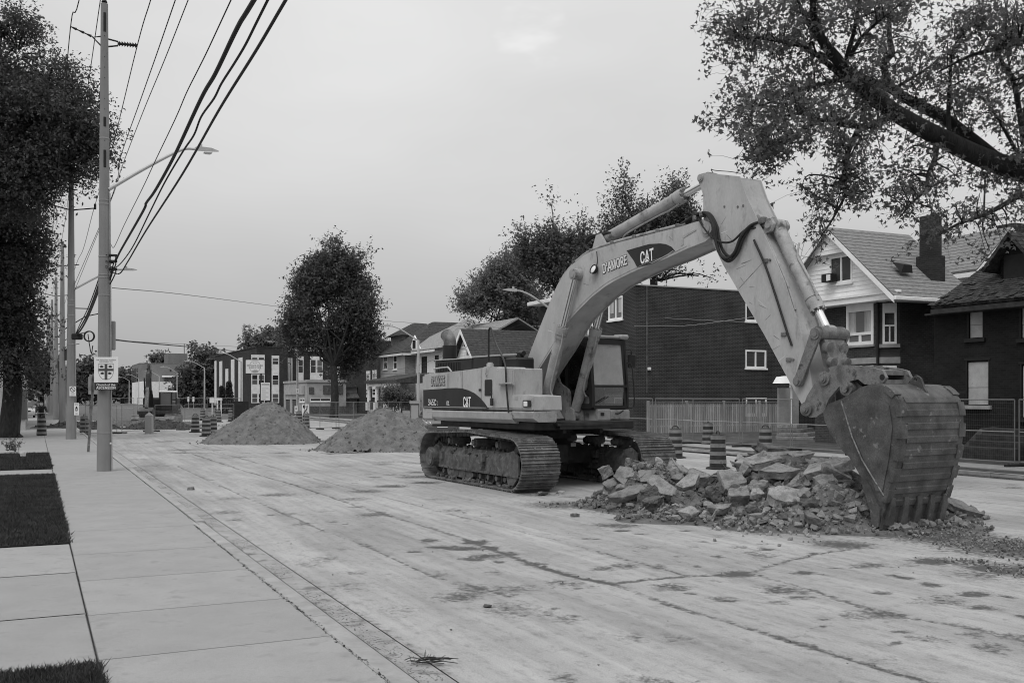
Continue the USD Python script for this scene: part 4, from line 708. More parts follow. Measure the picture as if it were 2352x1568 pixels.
h = rect(S_, 'v', 0, 656, 887, 700, 906); obj('fascia_panel', S_.bx('v', 0, *h, -.12, -.01), L['store_wall'], S_.t); obj('parapet', MB().add(box(-.1, -.1, hS - .05, sR, .2, hS + .25)).add(box(-.1, .2, hS - .05, .2, sL, hS + .2)), L['store_wall'], S_.t); obj('roof', box(.1, .1, hS - .2, sR, sL, hS - .15), L['roof_dark'], S_.t)
obj('dark_base', S_.bx('u', 0, .3, sR, 0, .95, -.06, -.01), L['track_dirt'], S_.t); a, z = S_.pick('u', 0, 716, 896); obj('wall_vent', S_.bx('u', 0, a - .3, a + .25, z - .4, z + .35, -.06, -.01), L['track_dirt'], S_.t)
ann = part('side_annexe', S_.t); s2R = S_.pick('u', 1.0, 852, 900)[0]; obj('annexe_wall', box(sR, 1.0, 0, s2R, 4, hS - .55), L['store_wall'], ann); obj('annexe_roof', hull([(sR, .6, hS - .55), (s2R, .6, hS - .55), (sR, 3, hS + .2), (s2R, 3, hS + .2)]), L['roof_dark'], ann); obj('shop_awning', hull([(sR - .2, .1, hS - 1.7), (s2R, .1, hS - 1.7), (sR - .2, 1.0, hS - 1.2), (s2R, 1.0, hS - 1.2), (sR - .2, .1, hS - 1.85), (s2R, .1, hS - 1.85)]), L['track_dirt'], ann); obj('shop_front', box(sR, .96, .9, s2R, .99, hS - 1.9), L['curtain'], ann)

# --- three-storey block
uT, _ = pv(590, 850, 28.0); T_ = Bld('brick_block', 'dark three-storey brick block with pale vertical window strips', 28.0, uT)
hT = T_.pick('v', 0, 590, 797)[1]; tL = T_.pick('v', 0, 494, 850)[0]; tR = T_.pick('u', 0, 661, 850)[0]
T_.wall('v', 0, 0, tL, 0, hT, [], L['brick_far']); T_.wall('u', 0, 0, tR, 0, hT, [], L['brick_far']); T_.wall('v', tR, 0, 30, 0, hT, [], L['brick_far']); obj('roof', box(.1, .1, hT - .2, tR, tL, hT - .15), L['roof_dark'], T_.t); obj('cornice', MB().add(box(-.08, -.08, hT - .0, tR, .2, hT + .15)).add(box(-.08, .2, hT, .2, tL, hT + .15)), L['brick_far'], T_.t)
def strip(b, plane, c, x0, x1, y0, y1, rows, cols, label=None):
    h = rect(b, plane, c, x0, y0, x1, y1); g = part('window_strip', b.t); obj('panel', b.bx(plane, c, *h, -.10, -.005), L['offwhite_paint'], g); H = h[3] - h[2]; w_ = (h[1] - h[0])
    for (t0, t1) in rows:
        for k in range(cols):
            a0 = h[0] + w_ * (k + .14) / cols; a1 = h[0] + w_ * (k + .86) / cols; z0, z1 = h[2] + H * t0, h[2] + H * t1; zm = (z0 + z1) / 2
            obj('pane', b.bx(plane, c, a0, a1, z0, zm - .05, -.125, -.105), L['dark_glass'] if (k + int(t0 * 10)) % 3 else L['grey_glass'], g); obj('pane', b.bx(plane, c, a0, a1, zm + .05, z1, -.125, -.105), L['dark_glass'] if (k + int(t0 * 10)) % 2 else L['grey_glass'], g)
R3 = ((.02, .19), (.39, .58), (.82, .94))
for (x0, x1, y0, y1) in ((494, 498, 829, 930), (505, 511, 830, 930), (519, 525, 847, 912), (532, 539, 826, 935), (549, 558, 822, 935)): strip(T_, 'v', 0, x0, x1, y0, y1, (), 1)
strip(T_, 'u', 0, 577, 608, 814, 925, R3, 2); strip(T_, 'u', 0, 624, 641, 816, 925, R3, 1)
uT2 = uT + 7.0; T2 = Bld('brick_block', 'darker rear wing of the three-storey block, partly behind the big tree', W(0, 0)[0] * 0 + pu(661, 850, uT2)[0], uT2)
wR = T2.pick('u', 0, 772, 850)[0]; hT2 = T2.pick('u', 0, 690, 806)[1]; T2.wall('u', 0, 0, wR, 0, hT2, [], L['brick_far']); T2.wall('v', 0, 0, 20, 0, hT2, [], L['brick_far']); obj('roof', box(0, 0, hT2 - .2, wR, 20, hT2 - .1), L['roof_dark'], T2.t)
strip(T2, 'u', 0, 684, 697, 818, 900, ((.0, .28), (.55, .9)), 1); strip(T2, 'u', 0, 712, 741, 818, 900, ((.0, .28), (.55, .9)), 2); h = rect(T2, 'u', 0, 660, 800, 686, 807); obj('roof_pipe', MB().add(T2.bx('u', 0, h[0], h[1], h[2], h[2] + .35, -.5, -.15)), L['offwhite_paint'], T2.t)
for x in (663, 669): a, z = T2.pick('u', 0, x, 822); obj('vent_pipe', cyl((a, -.15, z - 4.5), (a, -.15, z), .16, n=8), L['stucco'], T2.t)
T3 = Bld('brick_block', 'brick block with pale window strips seen right of the big tree, behind the stucco porch', *reversed(pv(835, 850, 33.0))) if False else Bld('brick_block', 'brick block with pale window strips just left of the stucco house', 33.0, pv(868, 850, 33.0)[0])
T3.wall('v', 0, 0, 14, 0, 8.0, [], L['brick_far']); T3.wall('u', 0, 0, 8, 0, 8.0, [], L['brick_far']); strip(T3, 'v', 0, 857, 866, 850, 912, ((.1, .3), (.6, .85)), 1); strip(T3, 'v', 0, 843, 851, 852, 912, ((.1, .3), (.6, .85)), 1)

# --- far office block
uO, _ = pv(321, 850, 25.0); O_ = Bld('office_block', 'grey three-storey office block with a roof penthouse at the far left', 25.0, uO)
hO = O_.pick('v', 0, 321, 833)[1]; oL = O_.pick('v', 0, 303, 850)[0]; oR = O_.pick('u', 0, 470, 850)[0]
O_.wall('v', 0, 0, oL, 0, hO, [], L['office_wall']); O_.wall('u', 0, 0, oR, 0, hO, [], L['office_wall']); obj('roof', box(0, 0, hO - .3, oR, oL, hO - .2), L['roof_dark'], O_.t)
h = rect(O_, 'u', 4, 387, 811, 431, 836); obj('penthouse', box(h[0], 4, hO - .3, h[1], 14, h[3]), L['office_wall'], O_.t); obj('mast', cyl((h[1] - .6, 6, h[3]), (h[1] - .6, 6, h[3] + 2.8), .12, n=6), L['track_steel'], O_.t)
for x in (304.5, 309, 314): h = rect(O_, 'v', 0, x, 846, x + 3, 880); obj('window', O_.bx('v', 0, *h, -.05, .05), L['dark_glass'], O_.t)
h = rect(O_, 'u', 0, 406, 845, 445, 850); obj('window', O_.bx('u', 0, *h, -.05, .05), L['dark_glass'], O_.t); h = rect(O_, 'u', 0, 390, 847, 394, 853); obj('window', O_.bx('u', 0, *h, -.05, .05), L['dark_glass'], O_.t)
h = rect(O_, 'u', 0, 372, 862, 425, 866); obj('ledge', O_.bx('u', 0, *h, -.6, 0), L['offwhite_paint'], O_.t); h = rect(O_, 'u', 0, 378, 868, 470, 925); obj('lower_wall', O_.bx('u', 0, h[0], h[1], 0, h[3], -.4, -.02), L['brick_far'], O_.t); h = rect(O_, 'u', 0, 376, 876, 379, 900); obj('pier', O_.bx('u', 0, *h, -.7, -.42), L['white_paint'], O_.t)
RB_ = Bld('ribbed_hall', 'low white hall with vertical ribs at the foot of the office block', 25.0, pv(331, 900, 25.0)[0] - 6); z1 = RB_.pick('v', 0, 318, 877)[1]; l1 = RB_.pick('v', 0, 305.5, 900)[0]; l0 = RB_.pick('v', 0, 331, 900)[0]
obj('body', box(.3, l0, 0, 8, l1, z1 - .1), L['offwhite_paint'], RB_.t)
for k in range(9): y = l0 + (l1 - l0) * (k + .1) / 9; obj('rib', box(-.3, y, 0, .3, y + (l1 - l0) / 9 * .62, z1), L['white_paint'], RB_.t)
# --- lattice tower far behind
p = at(567, 800, 230); TW = thing('lattice_tower', 'pale openwork tower rising far behind the three-storey block', 'tower', (p[0], p[1], 0), .3); zt = EYE + (910.6 - 748) / 2286 * 230; m = MB(); hw = .72
for sx in (-1, 1):
    for sy in (-1, 1): m.add(box(sx * hw - .12, sy * hw - .12, 0, sx * hw + .12, sy * hw + .12, zt))
obj('leg', m, L['stucco'], TW); m = MB()
for k, z in enumerate(np.arange(9, zt - .5, 1.1)):
    for s in (-1, 1): m.add(tube([(-hw, s * hw, z), (hw, s * hw, z + 1.0)], .08, 4)).add(tube([(s * hw, -hw, z), (s * hw, hw, z + 1.0)], .08, 4)).add(tube([(hw, s * hw, z), (-hw, s * hw, z + 1.0)], .08, 4))
obj('brace', m, L['stucco'], TW); m = MB().add(box(-hw - .3, -hw - .3, zt - 1.9, hw + .3, hw + .3, zt - 1.7)).add(box(-hw - .2, -hw - .2, zt - .1, hw + .2, hw + .2, zt + .1))
for k in range(6): m.add(tube([(math.cos(k) * .9, math.sin(k) * .9, zt - 1.8), (math.cos(k) * 1.1, math.sin(k) * 1.1, zt - .4)], .06, 4))
obj('platform', m, L['stucco'], TW); obj('core', box(-.35, -.35, 0, .35, .35, zt - 1.8), L['stucco'], TW)
# --- storefront at the far left
SF = Bld('storefront', 'low shop with a projecting awning behind the big left tree', -5.0, 66.0); SF.wall('v', 5.0 - .5, -2, 22, 0, 4.5, [], L['brick_pale']); SF.wall('u', -2, -6, 4.5, 0, 4.5, [], L['store_wall']); obj('roof', box(-6, -2, 4.4, 4.5, 22, 4.5), L['roof_dark'], SF.t)
p = at(66, 905, 68); v_, u_ = VU(p); obj('awning', hull([(v_ + 5 + a, u_ - 66 + b, z) for a, b, z in ((-.9, -.6, 3.0), (.8, -.6, 2.3), (-.9, 2.2, 3.0), (.8, 2.2, 2.3), (.8, -.6, 2.15), (.8, 2.2, 2.15))]), L['sign_grey'], SF.t)
for k in range(3): obj('shop_window', box(3.4 - k * 2.2, -2.06, .7, 5.0 - k * 2.2 - .4, -2.02, 2.4), L['grey_glass'], SF.t)
for k, (v, u, l, d, h, lab, m) in enumerate(((-4, 100, 14, 9, 6.5, 'plain pale shop building further down the left side', 'brick_pale'), (-3.5, 125, 25, 9, 8, 'far grey shop building at the left end of the street', 'stucco'), (6, 330, 40, 20, 9, 'far low block closing the end of the street', 'stucco'))):
    b = Bld('shop_building', lab, v, u); obj('body', box(-d, 0, 0, 0, l, h), L[m], b.t); obj('cornice', box(-d - .2, -.2, h, .2, l + .2, h + .3), L['offwhite_paint'], b.t)
    for j in range(4): obj('window', box(-1.2 - j * 2, -.05, 1 + 0 * j, -.2 - j * 2, -.01, 2.6), L['dark_glass'], b.t)
# ------------------------------------------------------------------ the big excavator (x forward, y to its left, z up)
EXC = thing('excavator', 'large pale tracked excavator with black side band, its bucket resting on the rubble', 'excavator', (0.496, 23.645, 0.0), math.radians(-57.5))
PAINT, WORN, BLACK, RUB, STEEL = L['machine_paint'], L['machine_paint_worn'], L['machine_black'], L['rubber'], L['track_steel']

def side_decal(poly, y, d=0.004): return prism(poly, y, y - d)      # a flat sheet on a face that looks towards -y
def side_text(s, x, z, h, y, width, slant=0.0, d=0.006, ang=0.0, bold=True):
    v, f = text(s, h, d, bold, width, slant)
    c, q = math.cos(ang), math.sin(ang)
    return np.column_stack([x + v[:, 0] * c - v[:, 1] * q, y - v[:, 2], z + v[:, 0] * q + v[:, 1] * c]), f

# --- tracks
def make_track(yc, width):
    t = part('track', EXC); UsdGeom.Xformable(t).AddRotateZOp().Set(-4.5)
    R, zc, xf, xr = 0.56, 0.585, 2.24, -2.0
    path = []                                              # outline of the chain, clockwise from the rear bottom, with the top run carried by rollers
    for a in np.linspace(-math.pi / 2, math.pi / 2, 20): path.append((xf + R * math.cos(a), zc + R * math.sin(a) * 0.98))
    for s in np.linspace(0, 1, 12)[1:-1]:
        x = xf + (xr - xf) * s; path.append((x, zc + 0.56 + 0.075 * math.sin(math.pi * s) - 0.03 * abs(math.sin(2 * math.pi * s))))
    for a in np.linspace(math.pi / 2, 3 * math.pi / 2, 20): path.append((xr + R * math.cos(a), zc + R * math.sin(a) * 0.98))
    path.append(path[0]); P = np.array(path)
    seg = np.r_[0, np.cumsum(np.linalg.norm(np.diff(P, axis=0), axis=1))]
    n = 60; sh = np.arange(n) * seg[-1] / n; pitch = seg[-1] / n
    X = np.column_stack([np.interp(sh, seg, P[:, k]) for k in (0, 1)]); X2 = np.column_stack([np.interp((sh + 0.02) % seg[-1], seg, P[:, k]) for k in (0, 1)])
    D = X2 - X; D /= np.linalg.norm(D, axis=1, keepdims=True)
    w = width / 2; links = MB(); rng = np.random.default_rng(5)
    for k in range(n):
        d = D[k]; o = np.array([d[1], -d[0]])              # outward
        m = MB()
        def bar(a0, a1, h0, h1, y0, y1):
            q = np.array([X[k] + d * a0 + o * h0, X[k] + d * a1 + o * h0, X[k] + d * a1 + o * h1, X[k] + d * a0 + o * h1]); m.add(prism(q, y0, y1))
        p = pitch / 2
        bar(-p * 0.99, p * 0.97, -0.022, 0.0, yc - w, yc + w)                      # plate
        bar(-p * 0.95, -p * 0.72, 0.0, 0.036, yc - w, yc + w)                      # three grouser bars
        bar(-p * 0.12, p * 0.12, 0.0, 0.030, yc - w + 0.004, yc + w - 0.004); bar(p * 0.66, p * 0.92, 0.0, 0.022, yc - w, yc + w)
        for yy in (-0.08, 0.08):                                                   # bolt heads
            c = X[k] + d * p * 0.4; m.add(cyl([c[0], yc + yy, c[1]], [c[0] + o[0] * 0.018, yc + yy, c[1] + o[1] * 0.018], 0.022, n=6))
        obj('track_shoe', m, STEEL, t)
        for yy in (-0.11, 0.11):
            c = X[k] - o * 0.085; a = X[k] + d * p * 0.9 - o * 0.085
            links.add(prism(np.array([X[k] - d * p * 0.9 - o * 0.022, X[k] + d * p * 0.9 - o * 0.022, a - o * 0.03, c - d * p * 0.6 - o * 0.035]), yc + yy - 0.028, yc + yy + 0.028))
    obj('chain_link', links, L['track_dirt'], t, kind='stuff')
    for s in (-1, 1):                                      # edge lugs that read along the near rim
        pass
    # sprocket at the rear, idler at the front
    sp = MB(); sp.add(cyl([xr, yc - 0.16, zc], [xr, yc + 0.16, zc], 0.30, n=28)).add(cyl([xr, yc - 0.24, zc], [xr, yc + 0.24, zc], 0.24, n=28))
    for k in range(16):
        a = k * math.pi / 8; sp.add(prism([(xr + 0.30 * math.cos(a - .09), zc + 0.30 * math.sin(a - .09)), (xr + 0.30 * math.cos(a + .09), zc + 0.30 * math.sin(a + .09)), (xr + 0.46 * math.cos(a + .05), zc + 0.46 * math.sin(a + .05)), (xr + 0.46 * math.cos(a - .05), zc + 0.46 * math.sin(a - .05))], yc - 0.05, yc + 0.05))
    obj('sprocket', sp, L['track_dirt'], t, 30)
    fd = MB().add(cyl([xr, yc - w * 0.93, zc - .06], [xr, yc + w * 0.93, zc - .06], 0.235, n=28)).add(cyl([xr, yc - w * 0.99, zc - .06], [xr, yc - w * 0.9, zc - .06], 0.20, n=28))
    for k in range(14): fd.add(cyl([xr + 0.19 * math.cos(k * .449), yc - w * 0.93, zc - .06 + 0.19 * math.sin(k * .449)], [xr + 0.19 * math.cos(k * .449), yc - w * 0.965, zc - .06 + 0.19 * math.sin(k * .449)], 0.018, n=6))
    obj('final_drive', fd, L['track_dirt'], t, 30)
    obj('idler', MB().add(cyl([xf, yc - 0.14, zc], [xf, yc + 0.14, zc], 0.45, n=32)).add(cyl([xf, yc - 0.2, zc], [xf, yc + 0.2, zc], 0.16, n=20)), L['track_dirt'], t, 30)
    # frame: a sloped-top box with end lugs
    fr = MB(); prof = [(-0.22 * width - 0.10, 0.34), (0.22 * width + 0.10, 0.34), (0.22 * width + 0.10, 0.62), (0.20, 0.80), (-0.20, 0.80), (-0.22 * width - 0.10, 0.62)]
    v, f = prism([(a, z) for a, z in prof], -1.70, 2.05); fr.add((np.column_stack([v[:, 1], yc + v[:, 0], v[:, 2]]), f[:, ::-1]))
    for s in (-1, 1):
        fr.add(box(-1.68, yc + s * 0.31 - 0.02, 0.30, 2.40, yc + s * 0.31 + 0.02, 0.36))
        fr.add(prism([(1.9, 0.36), (2.42, 0.36), (2.42, 0.74), (2.2, 0.86), (1.9, 0.80)], yc + s * 0.29, yc + s * 0.33))
        fr.add(prism([(1.85, 0.30), (2.35, 0.30), (2.15, 0.12), (1.92, 0.12)], yc + s * 0.27, yc + s * 0.31))
        fr.add(box(-1.55, yc + s * 0.315, 0.50, -1.40, yc + s * 0.37, 0.68)); fr.add(box(0.62, yc + s * 0.315, 0.44, 0.82, yc + s * 0.39, 0.50)); fr.add(box(0.66, yc + s * 0.315, 0.56, 0.86, yc + s * 0.40, 0.74))
        fr.add(prism([(-1.3, 0.3), (0.1, 0.3), (0.1, 0.11), (-1.2, 0.13)], yc + s * 0.25, yc + s * 0.29))
        for k in range(12): fr.add(cyl([-1.4 + k * 0.31, yc + s * 0.33, 0.33], [-1.4 + k * 0.31, yc + s * 0.345, 0.33], 0.016, n=6))
    obj('track_frame', fr, L['track_dirt'], t)
    for k in range(9):
        x = -1.46 + k * 0.40
        obj('track_roller', MB().add(cyl([x, yc - 0.2, 0.20], [x, yc + 0.2, 0.20], 0.115, n=16)).add(cyl([x, yc - 0.30, 0.22], [x, yc + 0.30, 0.22], 0.06, n=14)), L['track_dirt'], t, 30)
    for x in (-1.05, 0.25, 1.45):
        obj('carrier_roller', MB().add(cyl([x, yc - 0.28, 0.96], [x, yc + 0.2, 0.96], 0.10, n=16)).add(cyl([x, yc - 0.34, 0.96], [x, yc - 0.2, 0.96], 0.07, n=14)).add(box(x - 0.07, yc - 0.1, 0.78, x + 0.07, yc + 0.1, 0.95)), L['track_dirt'], t, 30)
    # packed soil lying on the frame and along the lower run
    so = MB()
    for k in range(170):
        x, top = rng.uniform(-1.7, 2.1), rng.random() < 0.5
        yy = yc + (rng.uniform(-0.3, 0.3) if top else rng.choice([-1, 1]) * rng.uniform(0.22, 0.40))
        z = (0.79 - max(0, abs(yy - yc) - 0.2) * 1.2) if top else 0.085
        so.add(rock(rng, *rng.uniform(0.04, 0.15, 3)), rot(0, 0, rng.uniform(0, 6), (x, yy, z)))
    obj('packed_soil', so, L['track_dirt'], t, kind='stuff')
make_track(-1.37, 0.92)
make_track(1.62, 0.92)
cb = MB()
cb.add(hull([(-1.0, -0.7, 0.55), (1.1, -0.7, 0.55), (1.1, 0.45, 0.55), (-1.0, 0.45, 0.55), (-0.75, -0.6, 1.05), (0.8, -0.6, 1.05), (0.8, 0.4, 1.05), (-0.75, 0.4, 1.05)]))
for sx in (-1, 1): cb.add(hull([(sx * 0.55 + a, y, z) for a in (-.22, .22) for y, z in ((-1.2, .45), (-1.2, .8), (1.35, .45), (1.35, .8), (-.3, 1.02), (0.2, 1.02))]))
cb.add(cbox(0.9, -0.45, 0.5, 1.18, 0.2, 0.92)).add(box(1.18, -0.12, 0.78, 1.2, 0.03, 0.86))
obj('undercarriage', cb, L['dark_iron'], EXC)
obj('serial_plate', box(1.2, 0.24, 0.86, 1.21, 0.38, 0.94), L['sign_grey'], EXC)
sr = MB().add(cyl([0.2, 0, 1.04], [0.2, 0, 1.20], 0.80, n=48)).add(cyl([0.2, 0, 1.20], [0.2, 0, 1.30], 0.93, n=48))
for k in range(36): sr.add(cyl([0.2 + 0.87 * math.cos(k * .1745), 0.87 * math.sin(k * .1745), 1.17], [0.2 + 0.87 * math.cos(k * .1745), 0.87 * math.sin(k * .1745), 1.2], 0.022, n=6))
obj('swing_bearing', sr, L['dark_iron'], EXC, 30)

# --- upper body
RAIL = [(-.04, -1.2, 2.6), (-.04, -1.2, 3.45), (-.02, -1.2, 3.55), (.08, -1.21, 3.57), (.42, -1.30, 3.22), (1.18, -1.53, 2.74), (1.31, -1.57, 2.25), (1.42, -1.58, 1.65)]
pl = MB().add(cbox(-2.2, -1.3, 1.28, 2.0, 1.45, 1.46, 0.02)).add(box(1.0, -0.72, 1.30, 2.14, 0.66, 1.38)).add(box(1.9, -0.8, 1.37, 2.16, 0.75, 1.42))
for y in (-0.5, 0.5): pl.add(box(-2.0, y - .04, 1.2, 2.0, y + .04, 1.3))
obj('platform', pl, L['dark_iron'], EXC)
def rounded(poly, r, n=5): return np.array(Polygon(poly).buffer(-r).buffer(r, quad_segs=n).exterior.coords)[:-1]
def body_panel(poly, y0, y1, lip=0.05):
    """a pressed panel: the outline with softly rolled outer edge"""
    p = Polygon(poly); m = MB(); m.add(prism(poly, y0 + lip, y1))
    steps = [(0.0, lip), (lip * 0.3, lip * 0.3), (lip, 0.0)]
    rings = [np.array(p.buffer(-a, join_style=1).exterior.coords)[:-1] for a, _ in steps]
    for (a, d), q in zip(steps[1:], rings[1:]): m.add(prism(q, y0 + d, y0 + lip))
    return m
# the right-hand side: rear bay, pump bay, front tool box
side = body_panel(rounded([(-2.72, 1.70), (-2.72, 2.50), (-2.62, 2.575), (-1.43, 2.60), (-1.43, 1.70)], .03), -1.5, -0.6)
obj('side_panel', side, PAINT, EXC)
obj('side_panel', body_panel([(-1.415, 1.70), (-1.415, 2.60), (-0.755, 2.62), (-0.755, 1.70)], -1.5, -0.6, 0.03), PAINT, EXC)
obj('side_panel', body_panel([(-0.74, 1.70), (-0.74, 2.62), (0.12, 2.66), (0.12, 1.70)], -1.5, -0.6, 0.03), PAINT, EXC)
obj('pump_door', body_panel(rounded([(0.135, 1.705), (0.135, 2.66), (0.2, 2.685), (0.78, 2.665), (0.86, 2.635), (1.50, 2.62), (1.50, 2.05), (2.22, 2.02), (2.25, 1.705)], .03), -1.505, -0.75, 0.05), PAINT, EXC)
obj('fuel_tank', body_panel([(0.9, 1.72), (0.9, 2.58), (1.46, 2.56), (1.46, 1.72)], -1.49, -0.72, 0.02), PAINT, EXC)
sk = MB()                                                   # rounded lower skirt, rear corner turned
v, f = prism(rounded([(-1.5, 1.67), (-0.9, 1.67), (-0.9, 1.41), (-1.36, 1.41), (-1.47, 1.50)], .03), -2.55, 1.40); sk.add((np.column_stack([v[:, 1], v[:, 0], v[:, 2]]), f[:, ::-1]))
obj('lower_skirt', sk, PAINT, EXC)
v, f = prism(rounded([(-1.5, 1.69), (-0.9, 1.69), (-0.9, 1.46), (-1.36, 1.46), (-1.48, 1.53)], .03), 1.41, 2.26)
obj('lower_skirt', (np.column_stack([v[:, 1], v[:, 0], v[:, 2]]), f[:, ::-1]), WORN, EXC)
cw = MB()                                                   # counterweight with a curved back
arc = [(-2.3, -1.49)] + [(-2.56 - 0.95 * math.cos(a) ** 0.8, 1.49 * math.sin(a)) for a in np.linspace(-math.pi / 2 + .02, math.pi / 2 - .02, 22)] + [(-2.3, 1.49)]
cw.add(flatpoly(arc, 1.46, 2.52)); sm = [(-2.3 + (x + 2.3) * 0.97, y * 0.97) for x, y in arc]; cw.add(flatpoly(sm, 1.40, 1.46)).add(flatpoly(sm, 2.52, 2.57))
obj('counterweight', cw, PAINT, EXC, 25)
sw = [(-2.735, 1.715)] + [(-2.735, 2.17), (-1.9, 2.19), (-1.43, 2.205), (-1.05, 2.21), (-0.75, 2.195), (-0.45, 2.15), (-0.17, 2.08), (0.07, 1.98), (0.27, 1.87), (0.45, 1.735), (0.46, 1.715)]
obj('black_band', MB().add(side_decal([p for p in sw if p[0] <= 0.125] + [(0.12, 1.95), (0.12, 1.715)], -1.502)).add(side_decal([(0.14, 1.715), (0.14, 1.94), (0.27, 1.87), (0.45, 1.735), (0.46, 1.715)], -1.507)), BLACK, EXC)
obj('pin_stripe', box(-2.70, -1.511, 1.742, 0.36, -1.507, 1.757), PAINT, EXC)
def lettering(s, x, z, h, y, w, m, ang=0, slant=0, outline=None, bold=True):
    g = part('lettering', EXC)
    if outline:
        for dx, dz in ((-1, -1), (1, -1), (-1, 1), (1, 1), (1.6, -1.6)): obj('letter_edge', side_text(s, x + dx * outline, z + dz * outline, h, y, w, slant, 0.003, ang), L['black_letter'], g)
    obj('letters', side_text(s, x, z, h, y - (0.004 if outline else 0), w, slant, 0.004, ang, bold), m, g)
    return g
def cat_mark(x, z, h, y, w, ang=0, slant=0.0):
    """the three letters with a peak set into the middle one"""
    g = lettering('CAT', x, z, h, y, w, L['white_letter'], ang, slant)
    c, q = math.cos(ang), math.sin(ang); tri = [(0.27, -0.02), (0.50, 0.36), (0.73, -0.02)]; tr2 = [(0.33, -0.02), (0.50, 0.27), (0.67, -0.02)]
    for k, (tt, m) in enumerate(((tri, BLACK), (tr2, L['white_letter']))):
        pts = [(x + a * w * c - b * h * q + slant * b * h, z + a * w * q + b * h * c) for a, b in tt]; obj('peak', prism(pts, y - 0.005, y - 0.0062 - 0.0015 * k), m, g)
lettering("D'AMORE", -2.30, 2.28, 0.205, -1.503, 0.70, PAINT, 0.012, outline=0.011)
lettering('345C', -2.46, 1.785, 0.15, -1.507, 0.42, L['white_letter'], bold=False); lettering('L', -1.99, 1.79, 0.11, -1.507, 0.05, L['sign_grey'])
lettering('01', -1.50, 1.795, 0.10, -1.507, 0.135, L['white_letter'], bold=False)
cat_mark(-0.69, 1.765, 0.225, -1.509, 0.36)
obj('side_window', side_decal(rounded([(0.30, 2.02), (0.30, 2.385), (0.62, 2.385), (0.62, 2.02)], .04), -1.51, 0.006), BLACK, EXC)
obj('latch', MB().add(box(0.03, -1.515, 2.13, 0.12, -1.5, 2.18)).add(box(0.05, -1.52, 2.145, 0.075, -1.515, 2.17)), BLACK, EXC)
obj('lifting_hook', MB().add(tube(spline([(0.40, -1.53, 2.64), (0.40, -1.54, 2.55), (0.37, -1.54, 2.50), (0.41, -1.54, 2.46), (0.45, -1.54, 2.49)], 5), 0.012)), WORN, EXC)
obj('grab_rail', MB().add(tube(spline([(-2.30, -1.40, 2.56), (-2.36, -1.40, 2.68), (-2.30, -1.40, 2.70), (-1.72, -1.40, 2.72), (-1.62, -1.40, 2.71), (-1.44, -1.40, 2.60)], 5), 0.02)), PAINT, EXC)
obj('filler_cap', MB().add(cyl([0.02, -1.2, 2.62], [0.02, -1.2, 2.76], 0.085, n=16)).add(cyl([0.02, -1.2, 2.76], [0.02, -1.2, 2.79], 0.06, n=12)), PAINT, EXC, 30)
obj('step', MB().add(box(0.98, -1.56, 2.255, 1.55, -1.5, 2.30)).add(box(0.98, -1.60, 2.28, 1.55, -1.56, 2.31)), PAINT, EXC)
obj('badge', box(1.55, -1.51, 1.93, 1.68, -1.503, 2.0), L['sign_grey'], EXC)
hl = part('headlight', EXC)
obj('bezel', prism(rounded([(1.90, 1.78), (1.90, 1.925), (2.19, 1.925), (2.21, 1.78)], .03), -1.51, -1.53), BLACK, hl); obj('lens', cbox(1.93, -1.535, 1.795, 2.08, -1.52, 1.90, 0.01), L['lamp_glass'], hl)
mr = part('mirror', EXC); obj('bracket', tube(spline([(0.55, -1.50, 2.10), (0.62, -1.56, 2.10), (0.70, -1.58, 2.08), (0.71, -1.58, 1.95)], 4), 0.012), BLACK, mr); obj('mirror_head', cbox(0.665, -1.60, 1.80, 0.77, -1.56, 1.97, 0.012), BLACK, mr)
obj('mirror_rail', MB().add(tube(spline(RAIL, 6), 0.022, 8)), BLACK, EXC, 40)
hd = MB().add(cbox(-3.3, -0.88, 2.5, -1.35, 1.0, 2.94, 0.04)).add(cbox(-1.33, -0.88, 2.5, -0.05, 1.0, 2.97, 0.04)).add(cbox(-0.03, -0.8, 2.5, 0.55, 0.2, 2.90, 0.04))
for k in range(14): hd.add(box(-3.1 + k * 0.085, -0.895, 2.64, -3.06 + k * 0.085, -0.88, 2.86))
obj('engine_hood', hd, BLACK, EXC)
obj('hood_edge', MB().add(cbox(-1.36, -0.89, 2.945, 0.56, -0.80, 2.985, 0.012)).add(cbox(-3.31, -0.89, 2.93, -1.36, -0.82, 2.96, 0.012)), L['sign_grey'], EXC)
ex = part('exhaust_stack', EXC)
obj('guard', cyl([-2.95, -0.62, 2.9], [-2.95, -0.62, 3.32], 0.19, n=20), BLACK, ex, 30); c = spline([(-2.95, -0.62, 3.25), (-2.95, -0.62, 3.42), (-3.0, -0.62, 3.52), (-3.13, -0.62, 3.62)], 6)
obj('tail_pipe', MB().add(tube(c, 0.165, 18)), L['track_steel'], ex, 40)
obj('air_filter', MB().add(cyl([0.28, -0.55, 2.9], [0.28, -0.55, 3.02], 0.1, n=16)).add(cyl([0.28, -.55, 3.0], [0.45, -.55, 3.0], .06, n=12)), BLACK, EXC, 30)

